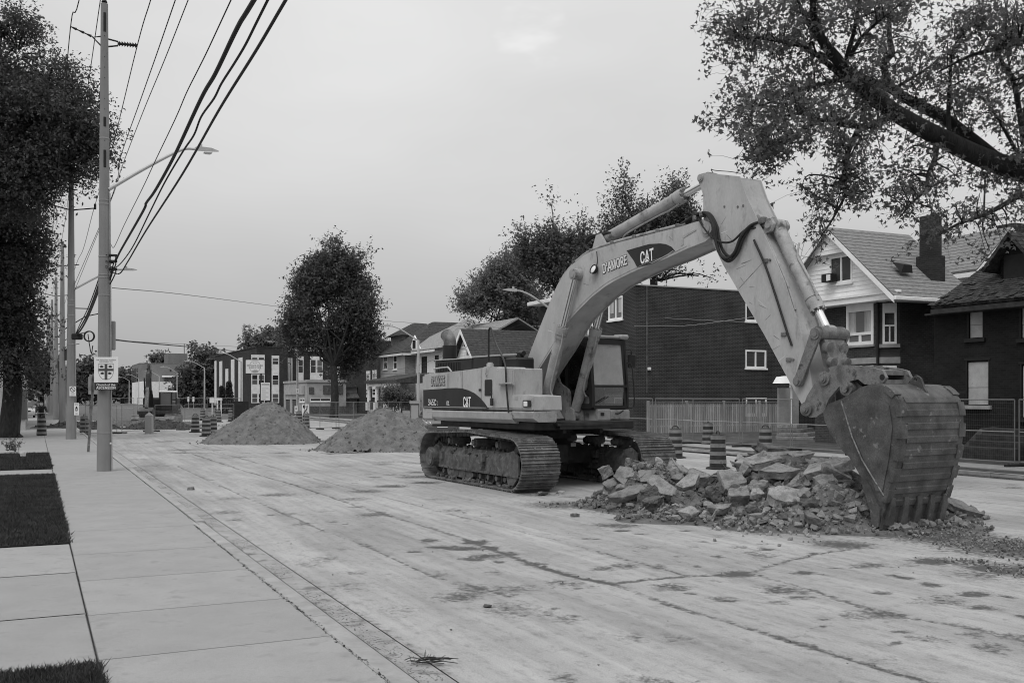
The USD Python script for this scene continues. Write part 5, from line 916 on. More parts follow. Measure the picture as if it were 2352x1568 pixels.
# boom foot bracket with lightening holes
fb = MB(); br = rounded([(-0.15, 1.5), (-0.15, 2.5), (0.02, 2.60), (0.22, 2.60), (0.38, 2.50), (0.48, 2.32), (0.80, 2.17), (0.86, 2.08), (0.86, 1.5)], .05)
for y in (-0.50, 0.44): fb.add(prism(br, y, y + 0.06, holes=[[(0.63 + .035 * math.cos(a), 2.09 + .055 * math.sin(a)) for a in np.linspace(0, 6.28, 13)[:-1]], [(0.76 + .03 * math.cos(a), 2.06 + .05 * math.sin(a)) for a in np.linspace(0, 6.28, 13)[:-1]]]))
fb.add(cyl([0.17, -0.56, 2.37], [0.17, 0.56, 2.37], 0.15, n=24)).add(prism([(0.9, 1.4), (0.9, 1.72), (1.05, 1.78), (1.2, 1.72), (1.24, 1.4)], -0.60, -0.54)).add(prism([(0.9, 1.4), (0.9, 1.72), (1.05, 1.78), (1.2, 1.72), (1.24, 1.4)], 0.54, 0.60)).add(prism([(0.9, 1.4), (0.9, 1.70), (1.05, 1.76), (1.2, 1.70), (1.24, 1.4)], -0.36, -0.30)).add(prism([(0.9, 1.4), (0.9, 1.70), (1.05, 1.76), (1.2, 1.70), (1.24, 1.4)], 0.30, 0.36))
fb.add(box(0.05, -0.44, 1.45, 0.85, -0.38, 2.0)).add(box(0.3, -0.4, 1.4, 0.36, 0.4, 1.95)).add(hull([(0.85, -0.3, 1.5), (0.4, -0.3, 1.5), (0.4, -0.3, 2.0), (0.85, 0.3, 1.5), (0.4, 0.3, 1.5), (0.4, 0.3, 2.0)]))
obj('boom_bracket', fb, WORN, EXC, 30)

# --- cab, on the far side
cab = part('cab', EXC)
CY0, CY1 = 0.50, 1.56                                       # near and far sides
prof = rounded([(-0.25, 1.72), (-0.25, 3.2), (-0.12, 3.34), (1.42, 3.34), (1.54, 3.26), (1.66, 2.2), (1.66, 1.72)], .07)
cf = MB()
win = rounded([(-0.02, 2.25), (-0.02, 3.2), (0.62, 3.2), (0.62, 2.25)], .05); win2 = rounded([(0.72, 2.15), (0.72, 3.2), (1.41, 3.2), (1.53, 2.15)], .05); win3 = rounded([(0.75, 1.84), (0.75, 2.06), (1.53, 2.06), (1.57, 1.84)], .04)
for y in (CY0, CY1 - 0.05): cf.add(prism(prof, y, y + 0.05, holes=[win, win2, win3]))
def fx(z): return 1.66 if z < 2.2 else 1.66 - (z - 2.2) * 0.113
def front_bar(y0, y1, z0, z1, d=0.07): cf.add(hull([(fx(z) - a, y, z) for z in (z0, z1) for y in (y0, y1) for a in (0.0, d)]))
front_bar(CY0 + .05, CY0 + 0.10, 1.72, 3.30); front_bar(CY1 - 0.12, CY1 - .05, 1.72, 3.30); front_bar(CY0, CY1, 3.20, 3.32); front_bar(CY0 + .05, CY1 - .05, 1.72, 1.80); front_bar(CY0 + .05, CY1 - .05, 2.21, 2.27)
cf.add(box(-0.25, CY0, 1.70, -0.20, CY1, 2.4)).add(box(-0.25, CY0, 3.2, -0.2, CY1, 3.3)).add(box(-0.2, CY0 + .05, 1.70, 1.6, CY1 - .05, 1.74))
obj('cab_frame', cf, BLACK, cab)
obj('cab_roof', MB().add(cbox(-0.24, CY0 + 0.02, 3.335, 1.38, CY1 - .02, 3.40, .03)).add(cbox(1.30, CY0 + .0, 3.34, 1.56, CY0 + .9, 3.41, .03)).add(cbox(1.30, CY1 - .20, 3.33, 1.62, CY1 + .06, 3.44, .035)), WORN, cab)
obj('front_window', hull([(fx(z) - a, y, z) for z in (2.27, 3.20) for y in (CY0 + .10, CY1 - .12) for a in (0.03, 0.036)]), L_DUSTY, cab); obj('lower_window', hull([(fx(z) - a, y, z) for z in (1.80, 2.21) for y in (CY0 + .10, CY1 - .12) for a in (0.03, 0.036)]), L['glass'], cab)
for y in (CY0 + .02, CY1 - .03):
    obj('side_window', MB().add(prism(win2, y, y + .006)), L['glass'], cab); obj('side_window', MB().add(prism(win, y, y + .006)), L['glass'], cab)
obj('seat', MB().add(cbox(0.25, 0.78, 1.95, 0.78, 1.28, 2.15, .05)).add(hull([(0.22 + a, y, z) for a, z in ((0, 2.1), (.14, 2.1), (-.14, 2.85), (-.02, 2.88)) for y in (0.80, 1.26)])).add(cbox(0.02, .92, 2.88, .14, 1.14, 3.06, .03)), BLACK, cab)
obj('console', MB().add(cbox(0.5, 0.56, 1.75, 0.9, 0.74, 2.35, .03)).add(cbox(0.5, 1.32, 1.75, 0.9, 1.48, 2.3, .03)).add(cyl([0.84, .65, 2.3], [0.9, .65, 2.52], .02)).add(box(1.25, 0.7, 2.27, 1.3, 0.95, 2.55)), BLACK, cab)
obj('wiper', MB().add(tube([(1.675, 0.66, 1.86), (1.68, 0.95, 2.0)], .012)), BLACK, cab); obj('floor_mat', box(0.9, .62, 1.745, 1.55, 1.4, 1.80), L['worn_steel'], cab)
cm = part('cab_mirror', EXC); obj('arm', tube(spline([(1.5, CY1, 3.08), (1.5, CY1 + 0.18, 3.1), (1.48, CY1 + 0.24, 3.0)], 4), .014), BLACK, cm); obj('mirror_head', cbox(1.44, CY1 + .13, 2.68, 1.5, CY1 + 0.36, 3.0, .02), BLACK, cm)
obj('cab_rail', tube(spline([(1.66, CY1, 1.74), (1.7, CY1 + .12, 1.78), (1.70, CY1 + .13, 2.1), (1.62, CY1 + .13, 2.7), (1.58, CY1 + .02, 2.78)], 5), .016, 8), BLACK, EXC, 40)
obj('cab_sill', MB().add(cbox(-0.3, 0.98, 1.47, 1.70, 1.58, 1.70, .03)).add(prism(rounded([(0.75, 1.45), (0.75, 1.72), (1.72, 1.72), (1.72, 1.45)], .04), 0.62, 0.98)).add(prism([(0.8, 1.72), (1.2, 2.05), (1.35, 1.98), (1.62, 1.72)], 0.62, 0.66)), WORN, EXC)
obj('sill_light', box(1.72, 0.70, 1.57, 1.735, 0.79, 1.64), BLACK, EXC)
obj('hand_hook', tube(spline([(1.7, 1.14, 1.62), (1.76, 1.2, 1.62), (1.76, 1.32, 1.68)], 4), .018), BLACK, EXC)

# --- boom: box section whose side plates stand a little proud
HB = 0.34
up = [(0.07, 2.56), (0.42, 3.07), (0.80, 3.60), (1.16, 4.08), (1.41, 4.40), (1.70, 4.68), (2.05, 4.88), (2.48, 5.04), (2.90, 5.11), (3.58, 5.15), (4.55, 5.18), (5.48, 5.205), (5.93, 5.235)]
tip = [(6.14, 5.24), (6.30, 5.17), (6.38, 5.04), (6.33, 4.90), (6.20, 4.84)]
lowr = [(5.71, 4.77), (5.16, 4.665), (4.55, 4.58), (4.0, 4.48), (3.53, 4.38), (3.21, 4.29), (2.73, 4.10), (2.23, 3.84), (1.86, 3.62), (1.27, 3.06), (0.36, 2.29), (0.20, 2.22), (0.06, 2.30)]
outl = np.array(up + tip + lowr); inner = np.array(Polygon(outl).buffer(-0.035).exterior.coords)[:-1]
bm = part('boom', EXC)
obj('box_section', prism(inner, -HB + .02, HB - .02), PAINT, bm)
obj('side_plate', prism(outl, -HB, -HB + 0.022), PAINT, bm); obj('side_plate', prism(outl, HB - 0.022, HB), PAINT, bm)
obj('pin', MB().add(cyl([6.26, -HB - .05, 5.06], [6.26, HB + .05, 5.06], 0.085, n=20)).add(cyl([6.26, -HB - .03, 5.06], [6.26, HB + .03, 5.06], 0.13, n=24)), WORN, bm, 30)
pn = MB().add(cyl([2.34, -0.56, 4.63], [2.34, 0.56, 4.63], 0.075, n=20)).add(cyl([2.34, -HB - .07, 4.63], [2.34, HB + .07, 4.63], 0.125, n=24))
obj('pin', pn, WORN, bm, 30)
obj('cap_plate', prism(rounded([(5.55, 4.84), (5.58, 5.02), (5.95, 5.10), (5.98, 5.08), (5.62, 4.98), (5.62, 4.86)], .01), -HB, -HB - .008), WORN, bm)
pan = [(3.93, 4.955), (4.05, 4.83), (4.16, 4.72), (4.27, 4.57), (4.75, 4.60), (5.16, 4.70), (5.38, 4.77), (5.28, 4.86), (5.12, 4.93), (4.96, 4.965), (4.63, 4.995), (4.25, 4.975)]
obj('black_panel', side_decal(pan, -HB, .004), BLACK, bm); obj('panel_stripe', side_decal([(4.60, 4.615), (4.75, 4.63), (5.16, 4.728), (5.33, 4.785), (5.35, 4.775), (5.17, 4.712), (4.75, 4.612)], -HB - .004, .003), L['sign_grey'], bm)
EXC_KEEP = EXC; EXC = bm
cat_mark(4.37, 4.635, 0.225, -HB - .0055, 0.40, 0.10, 0.06); lettering("D'AMORE", 3.16, 4.575, 0.19, -HB - .001, 0.80, L['offwhite_paint'], 0.13, outline=0.010)
EXC = EXC_KEEP
wl = part('work_light', bm); obj('housing', lathe([(0.0, 0), (.07, 0.0), (.10, .04), (.105, .09), (.09, .09)], 18), BLACK, wl)
stage.GetPrimAtPath(wl.GetPath()); xf = UsdGeom.Xformable(wl); xf.AddTranslateOp().Set(Gf.Vec3d(2.93, -HB - .015, 4.655)); xf.AddRotateXOp().Set(70.0); xf.AddRotateZOp().Set(20)
obj('lens', lathe([(0.0, 0.095), (.05, .09), (.088, .075)], 16), L['lamp_glass'], wl); obj('cable', tube(spline([(2.93, -HB - .01, 4.74), (2.97, -HB - .01, 4.86), (2.94, -HB - .01, 5.06)], 5), .008), RUB, bm)
# pipes and hoses along the top of the boom
def above(s, k):                                           # point at a fraction of the upper edge, k metres outside it
    p = np.array(up + [(6.1, 5.24)]); c = np.r_[0, np.cumsum(np.linalg.norm(np.diff(p, axis=0), axis=1))]; t = s * c[-1]
    q = np.array([np.interp(t, c, p[:, i]) for i in (0, 1)]); q2 = np.array([np.interp(t + .05, c, p[:, i]) for i in (0, 1)]); d = (q2 - q); d /= max(np.linalg.norm(d), 1e-9)
    return q + np.array([-d[1], d[0]]) * k
for y, r, k, s0, s1 in ((-0.25, .032, .06, .06, .93), (-0.15, .026, .07, .10, .96), (0.12, .032, .06, .05, .93), (0.24, .026, .07, .05, .9)):
    pts = [(*above(s, k), y) for s in np.linspace(s0, s1, 34)]
    obj('hydraulic_pipe', tube([(a, y, b) for a, b, y in pts], r, 8), WORN, bm, 40)
cl = MB()
for s in (.09, .17, .26, .35, .43, .52, .62, .72, .82, .9):
    for y in (-0.2, 0.18):
        q = above(s, .04); cl.add(cbox(q[0] - .05, y - .11, q[1] - .045, q[0] + .05, y + .11, q[1] + .05, .015))
obj('pipe_clamp', cl, L['track_steel'], bm, kind='stuff')
obj('hose', tube(spline([(2.62, -.2, 5.12), (2.46, -.2, 5.18), (2.32, -.19, 5.30), (2.45, -.18, 5.44), (2.7, -.14, 5.46), (3.0, -.12, 5.46), (3.14, -.1, 5.44)], 6), .03, 8), RUB, bm, 40)
obj('hose', tube(spline([(2.2, -.1, 5.0), (2.16, -.1, 5.2), (2.3, -.1, 5.38), (2.6, -.08, 5.45), (3.0, -.06, 5.44)], 6), .03, 8), RUB, bm, 40)

def cylinder(name, parent, a, b, y, r, rr, split, head=0.16, mat_b=None, pipe=True):
    """barrel from the pin a, chrome rod to the pin b"""
    a = np.array([a[0], y, a[1]]); b = np.array([b[0], y, b[1]]); d = (b - a) / np.linalg.norm(b - a); m = a + (b - a) * split; g = part(name, parent)
    B = MB().add(cyl(a + d * .12, m, r, n=28)).add(cyl(m - d * head, m, r * 1.16, n=28)).add(cyl(m - d * head * 1.6, m - d * head * 1.15, r * 1.10, n=28)).add(cyl(a + [0, -r * .8, 0], a + [0, r * .8, 0], r * 1.05, n=22)).add(cyl(a + d * .06, a + d * .2, r * .8, r, n=24))
    fa, fb_ = frame_of(d)
    for k in range(8):
        o = (fa * math.cos(k * .785) + fb_ * math.sin(k * .785)) * r * 1.02; B.add(cyl(m + o, m + o + d * .03, .018, n=6))
    obj('barrel', B, mat_b or WORN, g, 30)
    obj('rod', cyl(m - d * .05, b - d * .05, rr, n=22), L['chrome'], g, 30)
    obj('rod_eye', MB().add(cyl(b + [0, -r * .75, 0], b + [0, r * .75, 0], rr * 1.75, n=22)), mat_b or WORN, g, 30)
    if pipe:
        s = np.array([-d[2], 0, d[0]]); s = -s if s[0] < 0 else s
        q = [m - d * head * .6 + s * r * 1.1 + [0, -.05, 0], m - d * head * 2.2 + s * r * 1.35 + [0, -.05, 0], m - d * head * 4 + s * r * 1.2 + [0, -.05, 0], a + d * .75 + s * r * 1.2 + [0, -.05, 0], a + d * .55 + s * (r * 1.2 + .1)]
        obj('oil_pipe', tube(spline(q, 5), .018, 8), WORN, g, 40)
    return g
for y in (-0.46, 0.46): cylinder('boom_cylinder', EXC, (1.05, 1.59), (2.34, 4.63), y, 0.118, 0.068, 0.635)
cylinder('stick_cylinder', EXC, (2.80, 5.36), (5.99, 6.05), 0.0, 0.125, 0.075, 0.775, 0.2)
obj('cylinder_lug', MB().add(prism([(2.55, 5.08), (2.72, 5.44), (2.86, 5.46), (3.1, 5.14)], -.2, -.14)).add(prism([(2.55, 5.08), (2.72, 5.44), (2.86, 5.46), (3.1, 5.14)], .14, .2)), PAINT, bm)

# --- stick
HS = 0.27
st = part('stick', EXC)
so_ = np.array([(5.94, 6.00), (5.95, 6.08), (6.02, 6.125), (6.12, 6.12), (6.99, 5.89), (7.14, 5.54), (7.45, 5.00), (7.70, 4.56), (8.02, 3.94), (8.19, 3.51), (8.38, 3.05), (8.52, 2.55), (8.66, 2.0), (8.67, 1.80), (8.60, 1.70), (8.50, 1.72), (8.39, 1.88), (8.05, 2.37), (7.56, 3.08), (6.97, 3.86), (6.58, 4.38), (6.28, 4.86), (6.14, 5.10), (6.07, 5.35), (6.07, 5.72)])
si = np.array(Polygon(so_).buffer(-0.03).exterior.coords)[:-1]
obj('box_section', prism(si, -HS + .02, HS - .02), PAINT, st)
obj('side_plate', prism(so_, -HS, -HS + .02), PAINT, st); obj('side_plate', prism(so_, HS - .02, HS), PAINT, st)
obj('pin', MB().add(cyl([6.01, -HS - .03, 6.045], [6.01, HS + .03, 6.045], .07, n=20)).add(cyl([6.01, -HS - .045, 6.045], [6.01, HS + .045, 6.045], .045, n=14)), WORN, st, 30); obj('boss', cyl([6.26, -HS - .02, 5.06], [6.26, HS + .02, 5.06], .15, n=22), WORN, st, 30)
obj('bucket_cylinder_lug', MB().add(prism(rounded([(7.22, 5.3), (7.48, 5.08), (7.66, 5.06), (7.72, 4.96), (7.66, 4.84), (7.5, 4.8), (7.42, 4.95)], .04), -.21, -.15)).add(prism(rounded([(7.22, 5.3), (7.48, 5.08), (7.66, 5.06), (7.72, 4.96), (7.66, 4.84), (7.5, 4.8), (7.42, 4.95)], .04), .15, .21)).add(cyl([7.62, -.25, 4.95], [7.62, .25, 4.95], .06, n=18)), WORN, st, 30)
bl = MB()
for x, z in ((7.62, 4.33), (8.02, 3.05), (8.13, 2.62)): bl.add(cbox(x - .06, -HS - .03, z - .035, x + .05, -HS, z + .035, .01)).add(cyl([x + .09, -HS, z], [x + .09, -HS - .025, z], .022, n=8))
for x, z in ((6.62, 5.42), (6.95, 5.36), (7.08, 5.36)): bl.add(cyl([x, -HS, z], [x, -HS - .01, z], .022, n=10))
obj('bracket', bl, L['track_steel'], st)
obj('grease_line', tube(spline([(7.35, -HS - .02, 4.72), (7.62, -HS - .03, 4.25), (7.85, -HS - .03, 3.72), (8.10, -HS - .03, 3.1), (8.2, -HS - .02, 2.85)], 6), .02, 8), RUB, st, 40)
obj('grease_line', tube(spline([(7.36, -.1, 5.12), (7.5, -.2, 4.86), (7.72, -.21, 4.48), (8.0, -.2, 3.95), (8.2, -.2, 3.45)], 6), .022, 8), WORN, st, 40)
for k, (y, sag) in enumerate(((-.37, 0), (-.33, .05), (-.28, -.04))):
    obj('boom_hose', tube(spline([(5.4, y + .12, 5.26), (5.85, y + .06, 5.36), (6.22, y, 5.36), (6.44, y - .02, 5.12), (6.50, y - .02, 4.86 - sag), (6.60, y - .02, 4.60 - sag), (6.78, y - .01, 4.46 - sag), (6.98, y - .01, 4.55 - sag), (7.12, y, 4.80 - sag), (7.3, y + .06, 4.98), (7.52, y + .14, 5.03)], 7), .026, 8), RUB, EXC, 40)
obj('boom_hose', tube(spline([(6.05, -.36, 5.28), (6.2, -.38, 5.1), (6.4, -.38, 4.9), (6.6, -.36, 4.78), (6.9, -.36, 4.75), (7.2, -.32, 4.92), (7.5, -.2, 4.92)], 7), .02, 8), RUB, EXC, 40)
for cb_ in ((5.86, -.36, 5.26, 5.96, -.18, 5.36), (6.08, -.4, 5.3, 6.16, -.24, 5.4), (7.44, -.3, 4.98, 7.56, -.16, 5.1)): obj('hose_clamp', cbox(*cb_, .02), L['track_steel'], EXC)
obj('antenna', tube(spline([(6.75, 0, 6.02), (6.5, 0, 6.1), (6.1, 0, 6.2), (6.0, 0, 6.24), (6.06, 0, 6.14)], 5), .008), BLACK, st)
cylinder('bucket_cylinder', EXC, (7.62, 4.95), (8.72, 3.05), 0.0, 0.115, 0.07, 0.80, 0.2)
rs_ = np.random.default_rng(17)
for k in range(26):                                         # scratches down the stick and boom sides
    if k % 3: x, z, y = rs_.uniform(6.3, 8.2), 0, -HS; z = 5.6 - (x - 6.3) * 1.55 + rs_.uniform(-.5, .25)
    else: x, z, y = rs_.uniform(1.2, 5.6), 0, -HB; z = np.interp(x, [1.2, 2.2, 3.2, 5.6], [3.5, 4.35, 4.7, 4.98]) + rs_.uniform(-.12, .12)
    a, l, w_ = rs_.uniform(-.9, .9), rs_.uniform(.06, .30), rs_.uniform(.003, .007); c, q = math.cos(a) * l / 2, math.sin(a) * l / 2
    obj('scratch', prism([(x - c, z - q - w_), (x + c, z + q - w_ * .3), (x + c, z + q + w_ * .3), (x - c, z - q + w_)], y - .0005, y - .002), L['track_steel'] if k % 4 else L['offwhite_paint'], st if k % 3 else bm)
for y0, y1, q in ((-HB - .004, -HB + .002, [(0.40, 2.36), (1.25, 3.11), (1.84, 3.67), (2.21, 3.89), (2.72, 4.15), (3.20, 4.34), (3.53, 4.43), (4.55, 4.63), (5.16, 4.71), (5.71, 4.82)]),): obj('weld_seam', tube(spline([(a, (y0 + y1) / 2, b) for a, b in q], 4), .006, 5), WORN, bm)
obj('weld_seam', tube([(6.98, -HS - .001, 3.92), (7.55, -HS - .001, 4.32)], .006, 5), WORN, st)
# --- linkage
for y in (-0.36, 0.31):
    g = prism(np.array(Polygon([(8.38, 2.26), (8.75, 3.01)]).exterior.coords) if False else rounded([(8.29, 2.24), (8.34, 2.16), (8.44, 2.17), (8.48, 2.26), (8.83, 2.95), (8.83, 3.06), (8.75, 3.11), (8.66, 3.06)], .03), y, y + .05)
    obj('idler_link', MB().add(g).add(cyl([8.385, y - .02, 2.255], [8.385, y + .07, 2.255], .085, n=18)).add(cyl([8.75, y - .02, 3.02], [8.75, y + .07, 3.02], .095, n=18)), L['worn_steel'], EXC, 30)
pw = MB().add(hull([(8.70, y, 2.98) for y in (-.24, .24)] + [(8.84, y, 2.92) for y in (-.24, .24)] + [(8.80, y, 2.42) for y in (-.2, .2)] + [(8.97, y, 2.36) for y in (-.2, .2)])).add(cyl([8.75, -.30, 3.03], [8.75, .30, 3.03], .115, n=22)).add(cyl([8.90, -.29, 2.30], [8.90, .29, 2.30], .12, n=22))
for y in (-.17, .17): pw.add(cyl([8.80, y, 2.8], [8.90, y, 2.78], .10, n=16)).add(cyl([8.88, y, 2.56], [8.97, y, 2.54], .085, n=16))
obj('power_link', pw, L['worn_steel'], EXC, 30)
obj('pin', cyl([8.385, -.40, 2.255], [8.385, .40, 2.255], .055, n=16), L['worn_steel'], EXC, 30); obj('pin', cyl([8.75, -.39, 3.02], [8.75, .39, 3.02], .055, n=16), L['worn_steel'], EXC, 30)
# --- quick coupler between stick and bucket
cpl = part('quick_coupler', EXC)
co = rounded([(8.47, 1.83), (8.49, 1.73), (8.61, 1.66), (8.74, 1.67), (8.90, 1.76), (9.0, 1.97), (9.19, 2.15), (9.40, 2.24), (9.56, 2.27), (9.68, 2.19), (9.98, 2.17), (10.07, 2.28), (10.0, 2.40), (9.83, 2.44), (9.44, 2.49), (9.19, 2.50), (9.02, 2.47), (8.88, 2.38), (8.72, 2.22), (8.56, 2.02)], .03)
for y in (-.33, .27): obj('cheek', prism(co, y, y + .06), L['worn_steel'], cpl)
obj('top_plate', MB().add(hull([(9.05, y, z) for y in (-.28, .28) for z in (2.40, 2.47)] + [(9.95, y, z) for y in (-.28, .28) for z in (2.33, 2.40)])).add(box(9.75, -.27, 2.2, 9.95, .27, 2.26)), L['worn_steel'], cpl)
for (x, z) in ((8.56, 1.80), (8.92, 2.29)):
    obj('pin', MB().add(cyl([x, -.40, z], [x, .40, z], .07, n=20)).add(cyl([x, -.37, z], [x, .37, z], .115, n=22)).add(cyl([x, -.42, z], [x, -.40, z], .045, n=12)), L['worn_steel'], cpl, 30)
obj('hole', MB().add(cyl([10.0, -.332, 2.295], [10.0, -.336, 2.295], .045, n=14)), BLACK, cpl)
# --- bucket
bk = part('bucket', EXC)
HW = 0.75
outer = [(9.60, 1.97), (9.76, 2.045), (9.94, 2.14), (10.14, 2.19), (10.33, 2.165), (10.48, 2.08), (10.58, 1.96), (10.625, 1.80), (10.635, 1.60), (10.62, 1.37), (10.57, 1.08), (10.48, 0.78), (10.38, 0.48), (10.29, 0.16), (10.25, 0.02)]
lip = [(10.17, 0.03), (10.13, 0.32), (9.94, 0.81), (9.73, 1.09), (9.58, 1.20), (9.37, 1.44), (9.26, 1.65), (9.24, 1.77), (9.34, 1.89)]
sp_ = np.array(outer + lip)
for s in (-1, 1): obj('side_plate', prism(sp_, s * HW, s * (HW - .045)), L['bucket_steel'], bk)
o = spline(np.array(outer), 3); d = np.gradient(o, axis=0); d /= np.linalg.norm(d, axis=1, keepdims=True); inn = o + np.column_stack([d[:, 1], -d[:, 0]]) * .05
obj('shell', prism(np.vstack([o, inn[::-1]]), -HW + .045, HW - .045), L['bucket_steel'], bk, 25)
# wear strips across the back, one by one
oc = np.r_[0, np.cumsum(np.linalg.norm(np.diff(o, axis=0), axis=1))]
def on_shell(t, off=0.0):
    q = np.array([np.interp(t, oc, o[:, i]) for i in (0, 1)]); q2 = np.array([np.interp(t + .02, oc, o[:, i]) for i in (0, 1)]); dd = (q2 - q) / max(np.linalg.norm(q2 - q), 1e-9)
    return q - np.array([dd[1], -dd[0]]) * off, dd
for k, t in enumerate(np.linspace(oc[-1] * 0.36, oc[-1] * 0.86, 9)):
    q = []
    for dt, of in ((-.055, 0), (-.04, .016), (.04, .016), (.055, 0)): q.append(on_shell(t + dt, of)[0])
    obj('wear_strip', prism(np.array(q), -HW + .14, HW - .14), L['bucket_steel'], bk)
for s in (-1, 1):                                           # corner shrouds
    for k, t in enumerate(np.linspace(oc[-1] * 0.30, oc[-1] * 0.82, 6)):
        hw = 0.105; a = [on_shell(t + u_, -.06)[0] for u_ in (-hw, hw)]; b = [on_shell(t + u_, .022)[0] for u_ in (hw * .95, 0.0, -hw * .95)]
        obj('corner_shroud', prism(np.array(a + b), s * (HW + .022), s * (HW - .13)), L['bucket_steel'], bk)
    obj('side_reinforcement', prism(rounded([(9.62, 1.90), (9.80, 1.45), (9.98, 1.12), (10.22, 0.62), (10.33, 0.62), (10.44, 1.10), (10.50, 1.55), (10.44, 1.88), (10.18, 2.06), (9.9, 2.0)], .02), s * (HW + .001), s * (HW + .018)), L['bucket_steel'], bk)
    obj('side_cutter', prism(np.array([(10.27, 0.10), (10.17, 0.03), (10.13, 0.32), (9.98, 0.72), (10.06, 0.78), (10.16, 0.62), (10.30, 0.36)]), s * (HW + .001), s * (HW + .035)), L['bucket_steel'], bk)
    sm_ = np.array([(9.60, 1.93), (9.80, 1.40), (9.98, 1.06), (10.36, 0.56)]); obj('weld_seam', tube(np.column_stack([sm_[:, 0], np.full(4, s * (HW + .018)), sm_[:, 1]]), .014, 6), L['worn_steel'], bk)
for k in range(5):
    y = -0.62 + k * 0.31; tt = part('tooth', bk)
    obj('adapter', hull([(10.42, y + a, 0.52) for a in (-.05, .05)] + [(10.30, y + a, 0.55) for a in (-.05, .05)] + [(10.36, y + a, 0.12) for a in (-.075, .075)] + [(10.16, y + a, 0.12) for a in (-.075, .075)] + [(10.42, y + a, 0.40) for a in (-.05, .05)]), L['bucket_steel'], tt)
    obj('point', hull([(10.345, y + a, 0.12) for a in (-.065, .065)] + [(10.17, y + a, 0.12) for a in (-.065, .065)] + [(10.24, y + a, -0.10) for a in (-.05, .05)] + [(10.21, y + a, -0.10) for a in (-.05, .05)]), L['bucket_steel'], tt)
obj('cutting_edge', hull([(10.31, y, 0.26) for y in (-HW, HW)] + [(10.20, y, 0.26) for y in (-HW, HW)] + [(10.29, y, 0.05) for y in (-HW, HW)] + [(10.22, y, 0.05) for y in (-HW, HW)]), L['bucket_steel'], bk)
for y in (-.24, .19): obj('ear', prism(rounded([(9.30, 1.85), (9.22, 2.10), (9.28, 2.24), (9.42, 2.27), (9.52, 2.18), (9.70, 2.10), (9.95, 2.12), (9.9, 1.95), (9.6, 1.9)], .03), y, y + .05), L['bucket_steel'], bk)
obj('bucket_pin', MB().add(cyl([9.35, -.40, 2.13], [9.35, .40, 2.13], .065, n=20)).add(cyl([9.35, -.36, 2.13], [9.35, -.24, 2.13], .115, n=22)).add(cyl([9.35, .24, 2.13], [9.35, .36, 2.13], .115, n=22)), L['worn_steel'], bk, 30)
obj('lifting_eye', prism(rounded([(10.20, 2.14), (10.24, 2.26), (10.32, 2.33), (10.40, 2.28), (10.46, 2.14), (10.54, 2.02), (10.4, 2.05)], .03), .02, .07, holes=[[(10.32 + .03 * math.cos(a), 2.255 + .03 * math.sin(a)) for a in np.linspace(0, 6.28, 11)[:-1]]]), L['bucket_steel'], bk)
# ------------------------------------------------------------------ rubble, sand heaps
def slab_rock(rng, l, w, t):
    k = rng.integers(7, 11); a = np.sort(rng.uniform(0, 2 * np.pi, k)); r = rng.uniform(.72, 1.05, k)
    p = np.column_stack([np.cos(a) * r * l / 2, np.sin(a) * r * w / 2]); q = p * rng.uniform(.82, 1.05, (k, 1))
    return hull(np.vstack([np.column_stack([p, np.full(k, t / 2) + rng.normal(0, t * .06, k)]), np.column_stack([q, np.full(k, -t / 2) + rng.normal(0, t * .10, k)])]))
GA = []
for x, d, h, rx, rz in ((1475, 18.4, .62, .75, .7), (1560, 18.8, .45, .7, .6), (1780, 18.2, .88, .95, .9), (1900, 17.0, .62, .8, .8), (1690, 16.9, .42, .8, .7), (1830, 15.5, .30, .9, .6), (1930, 15.4, .36, .7, .6), (2060, 15.4, .14, 1.1, .8), (2190, 16.6, .20, .4, .4), (1560, 16.2, .16, .8, .5)):
    p = at(x, 910, d); GA.append((p[0], p[1], h, rx, rz))
def heap(x, y):
    x, y = np.asarray(x, float), np.asarray(y, float); h = np.zeros_like(x)
    for a, b, k, rx, rz in GA: h = h + k * np.exp(-(((x - a) / rx) ** 2 + ((y - b) / rz) ** 2) * 1.15)
    return h
x0, x1, y0, y1 = 0.6, 8.6, 13.0, 20.5
gx, gy = np.meshgrid(np.arange(x0, x1, .06), np.arange(y0, y1, .06)); hz = heap(gx, gy)
q = np.column_stack([gx.ravel(), gy.ravel(), 0 * gx.ravel()]); hh = hz.ravel() * (0.75 + .5 * meshkit.fbm(q * 2.2, 4, 3)) + .05 * np.clip(hz.ravel() * 6, 0, 1) * (meshkit.fbm(q * 9, 3, 8) - .3) - .028
ni = gx.shape[1]; i = (np.arange(gx.shape[0] - 1)[:, None] * ni + np.arange(ni - 1)[None]).ravel(); F = np.column_stack([i, i + 1, i + ni + 1, i + ni]); F = F[(hh[F] > -.024).any(1)]
RP = thing('rubble_pile', 'heap of broken pale concrete slabs, stones and dark soil under the bucket', 'rubble')
P = np.column_stack([q[:, :2], hh]); used = np.unique(F); re = np.zeros(len(P), int); re[used] = np.arange(len(used)); obj('soil', (P[used], re[F]), L['soil'], RP, True)
def hat(x, y): return float(heap(x, y)) * .98
rng = np.random.default_rng(21)
def place(kind, x, y, d, dims, yaw, pitch, roll, dark=False, sub=2):
    dims = (dims[0] * .92, dims[1] * .82, dims[2] * (.72 if kind == 'slab' else .9)); y += 6
    c = at(x, y, d); r = np.random.default_rng(int(x * 7 + y * 13)); m = slab_rock(r, *dims) if kind == 'slab' else rock(r, *dims, sub=1)
    m = lumpy(m, min(dims) * .27, 2.8 / max(dims) ** .6, int(x) % 91, sub + 1); v = np.asarray(m[0]) @ rot(math.radians(roll), math.radians(pitch), math.radians(yaw))[:3, :3].T + c
    obj('concrete_chunk' if kind == 'slab' else 'stone', (v, m[1]), L['soil'] if dark else L['old_concrete'], RP)
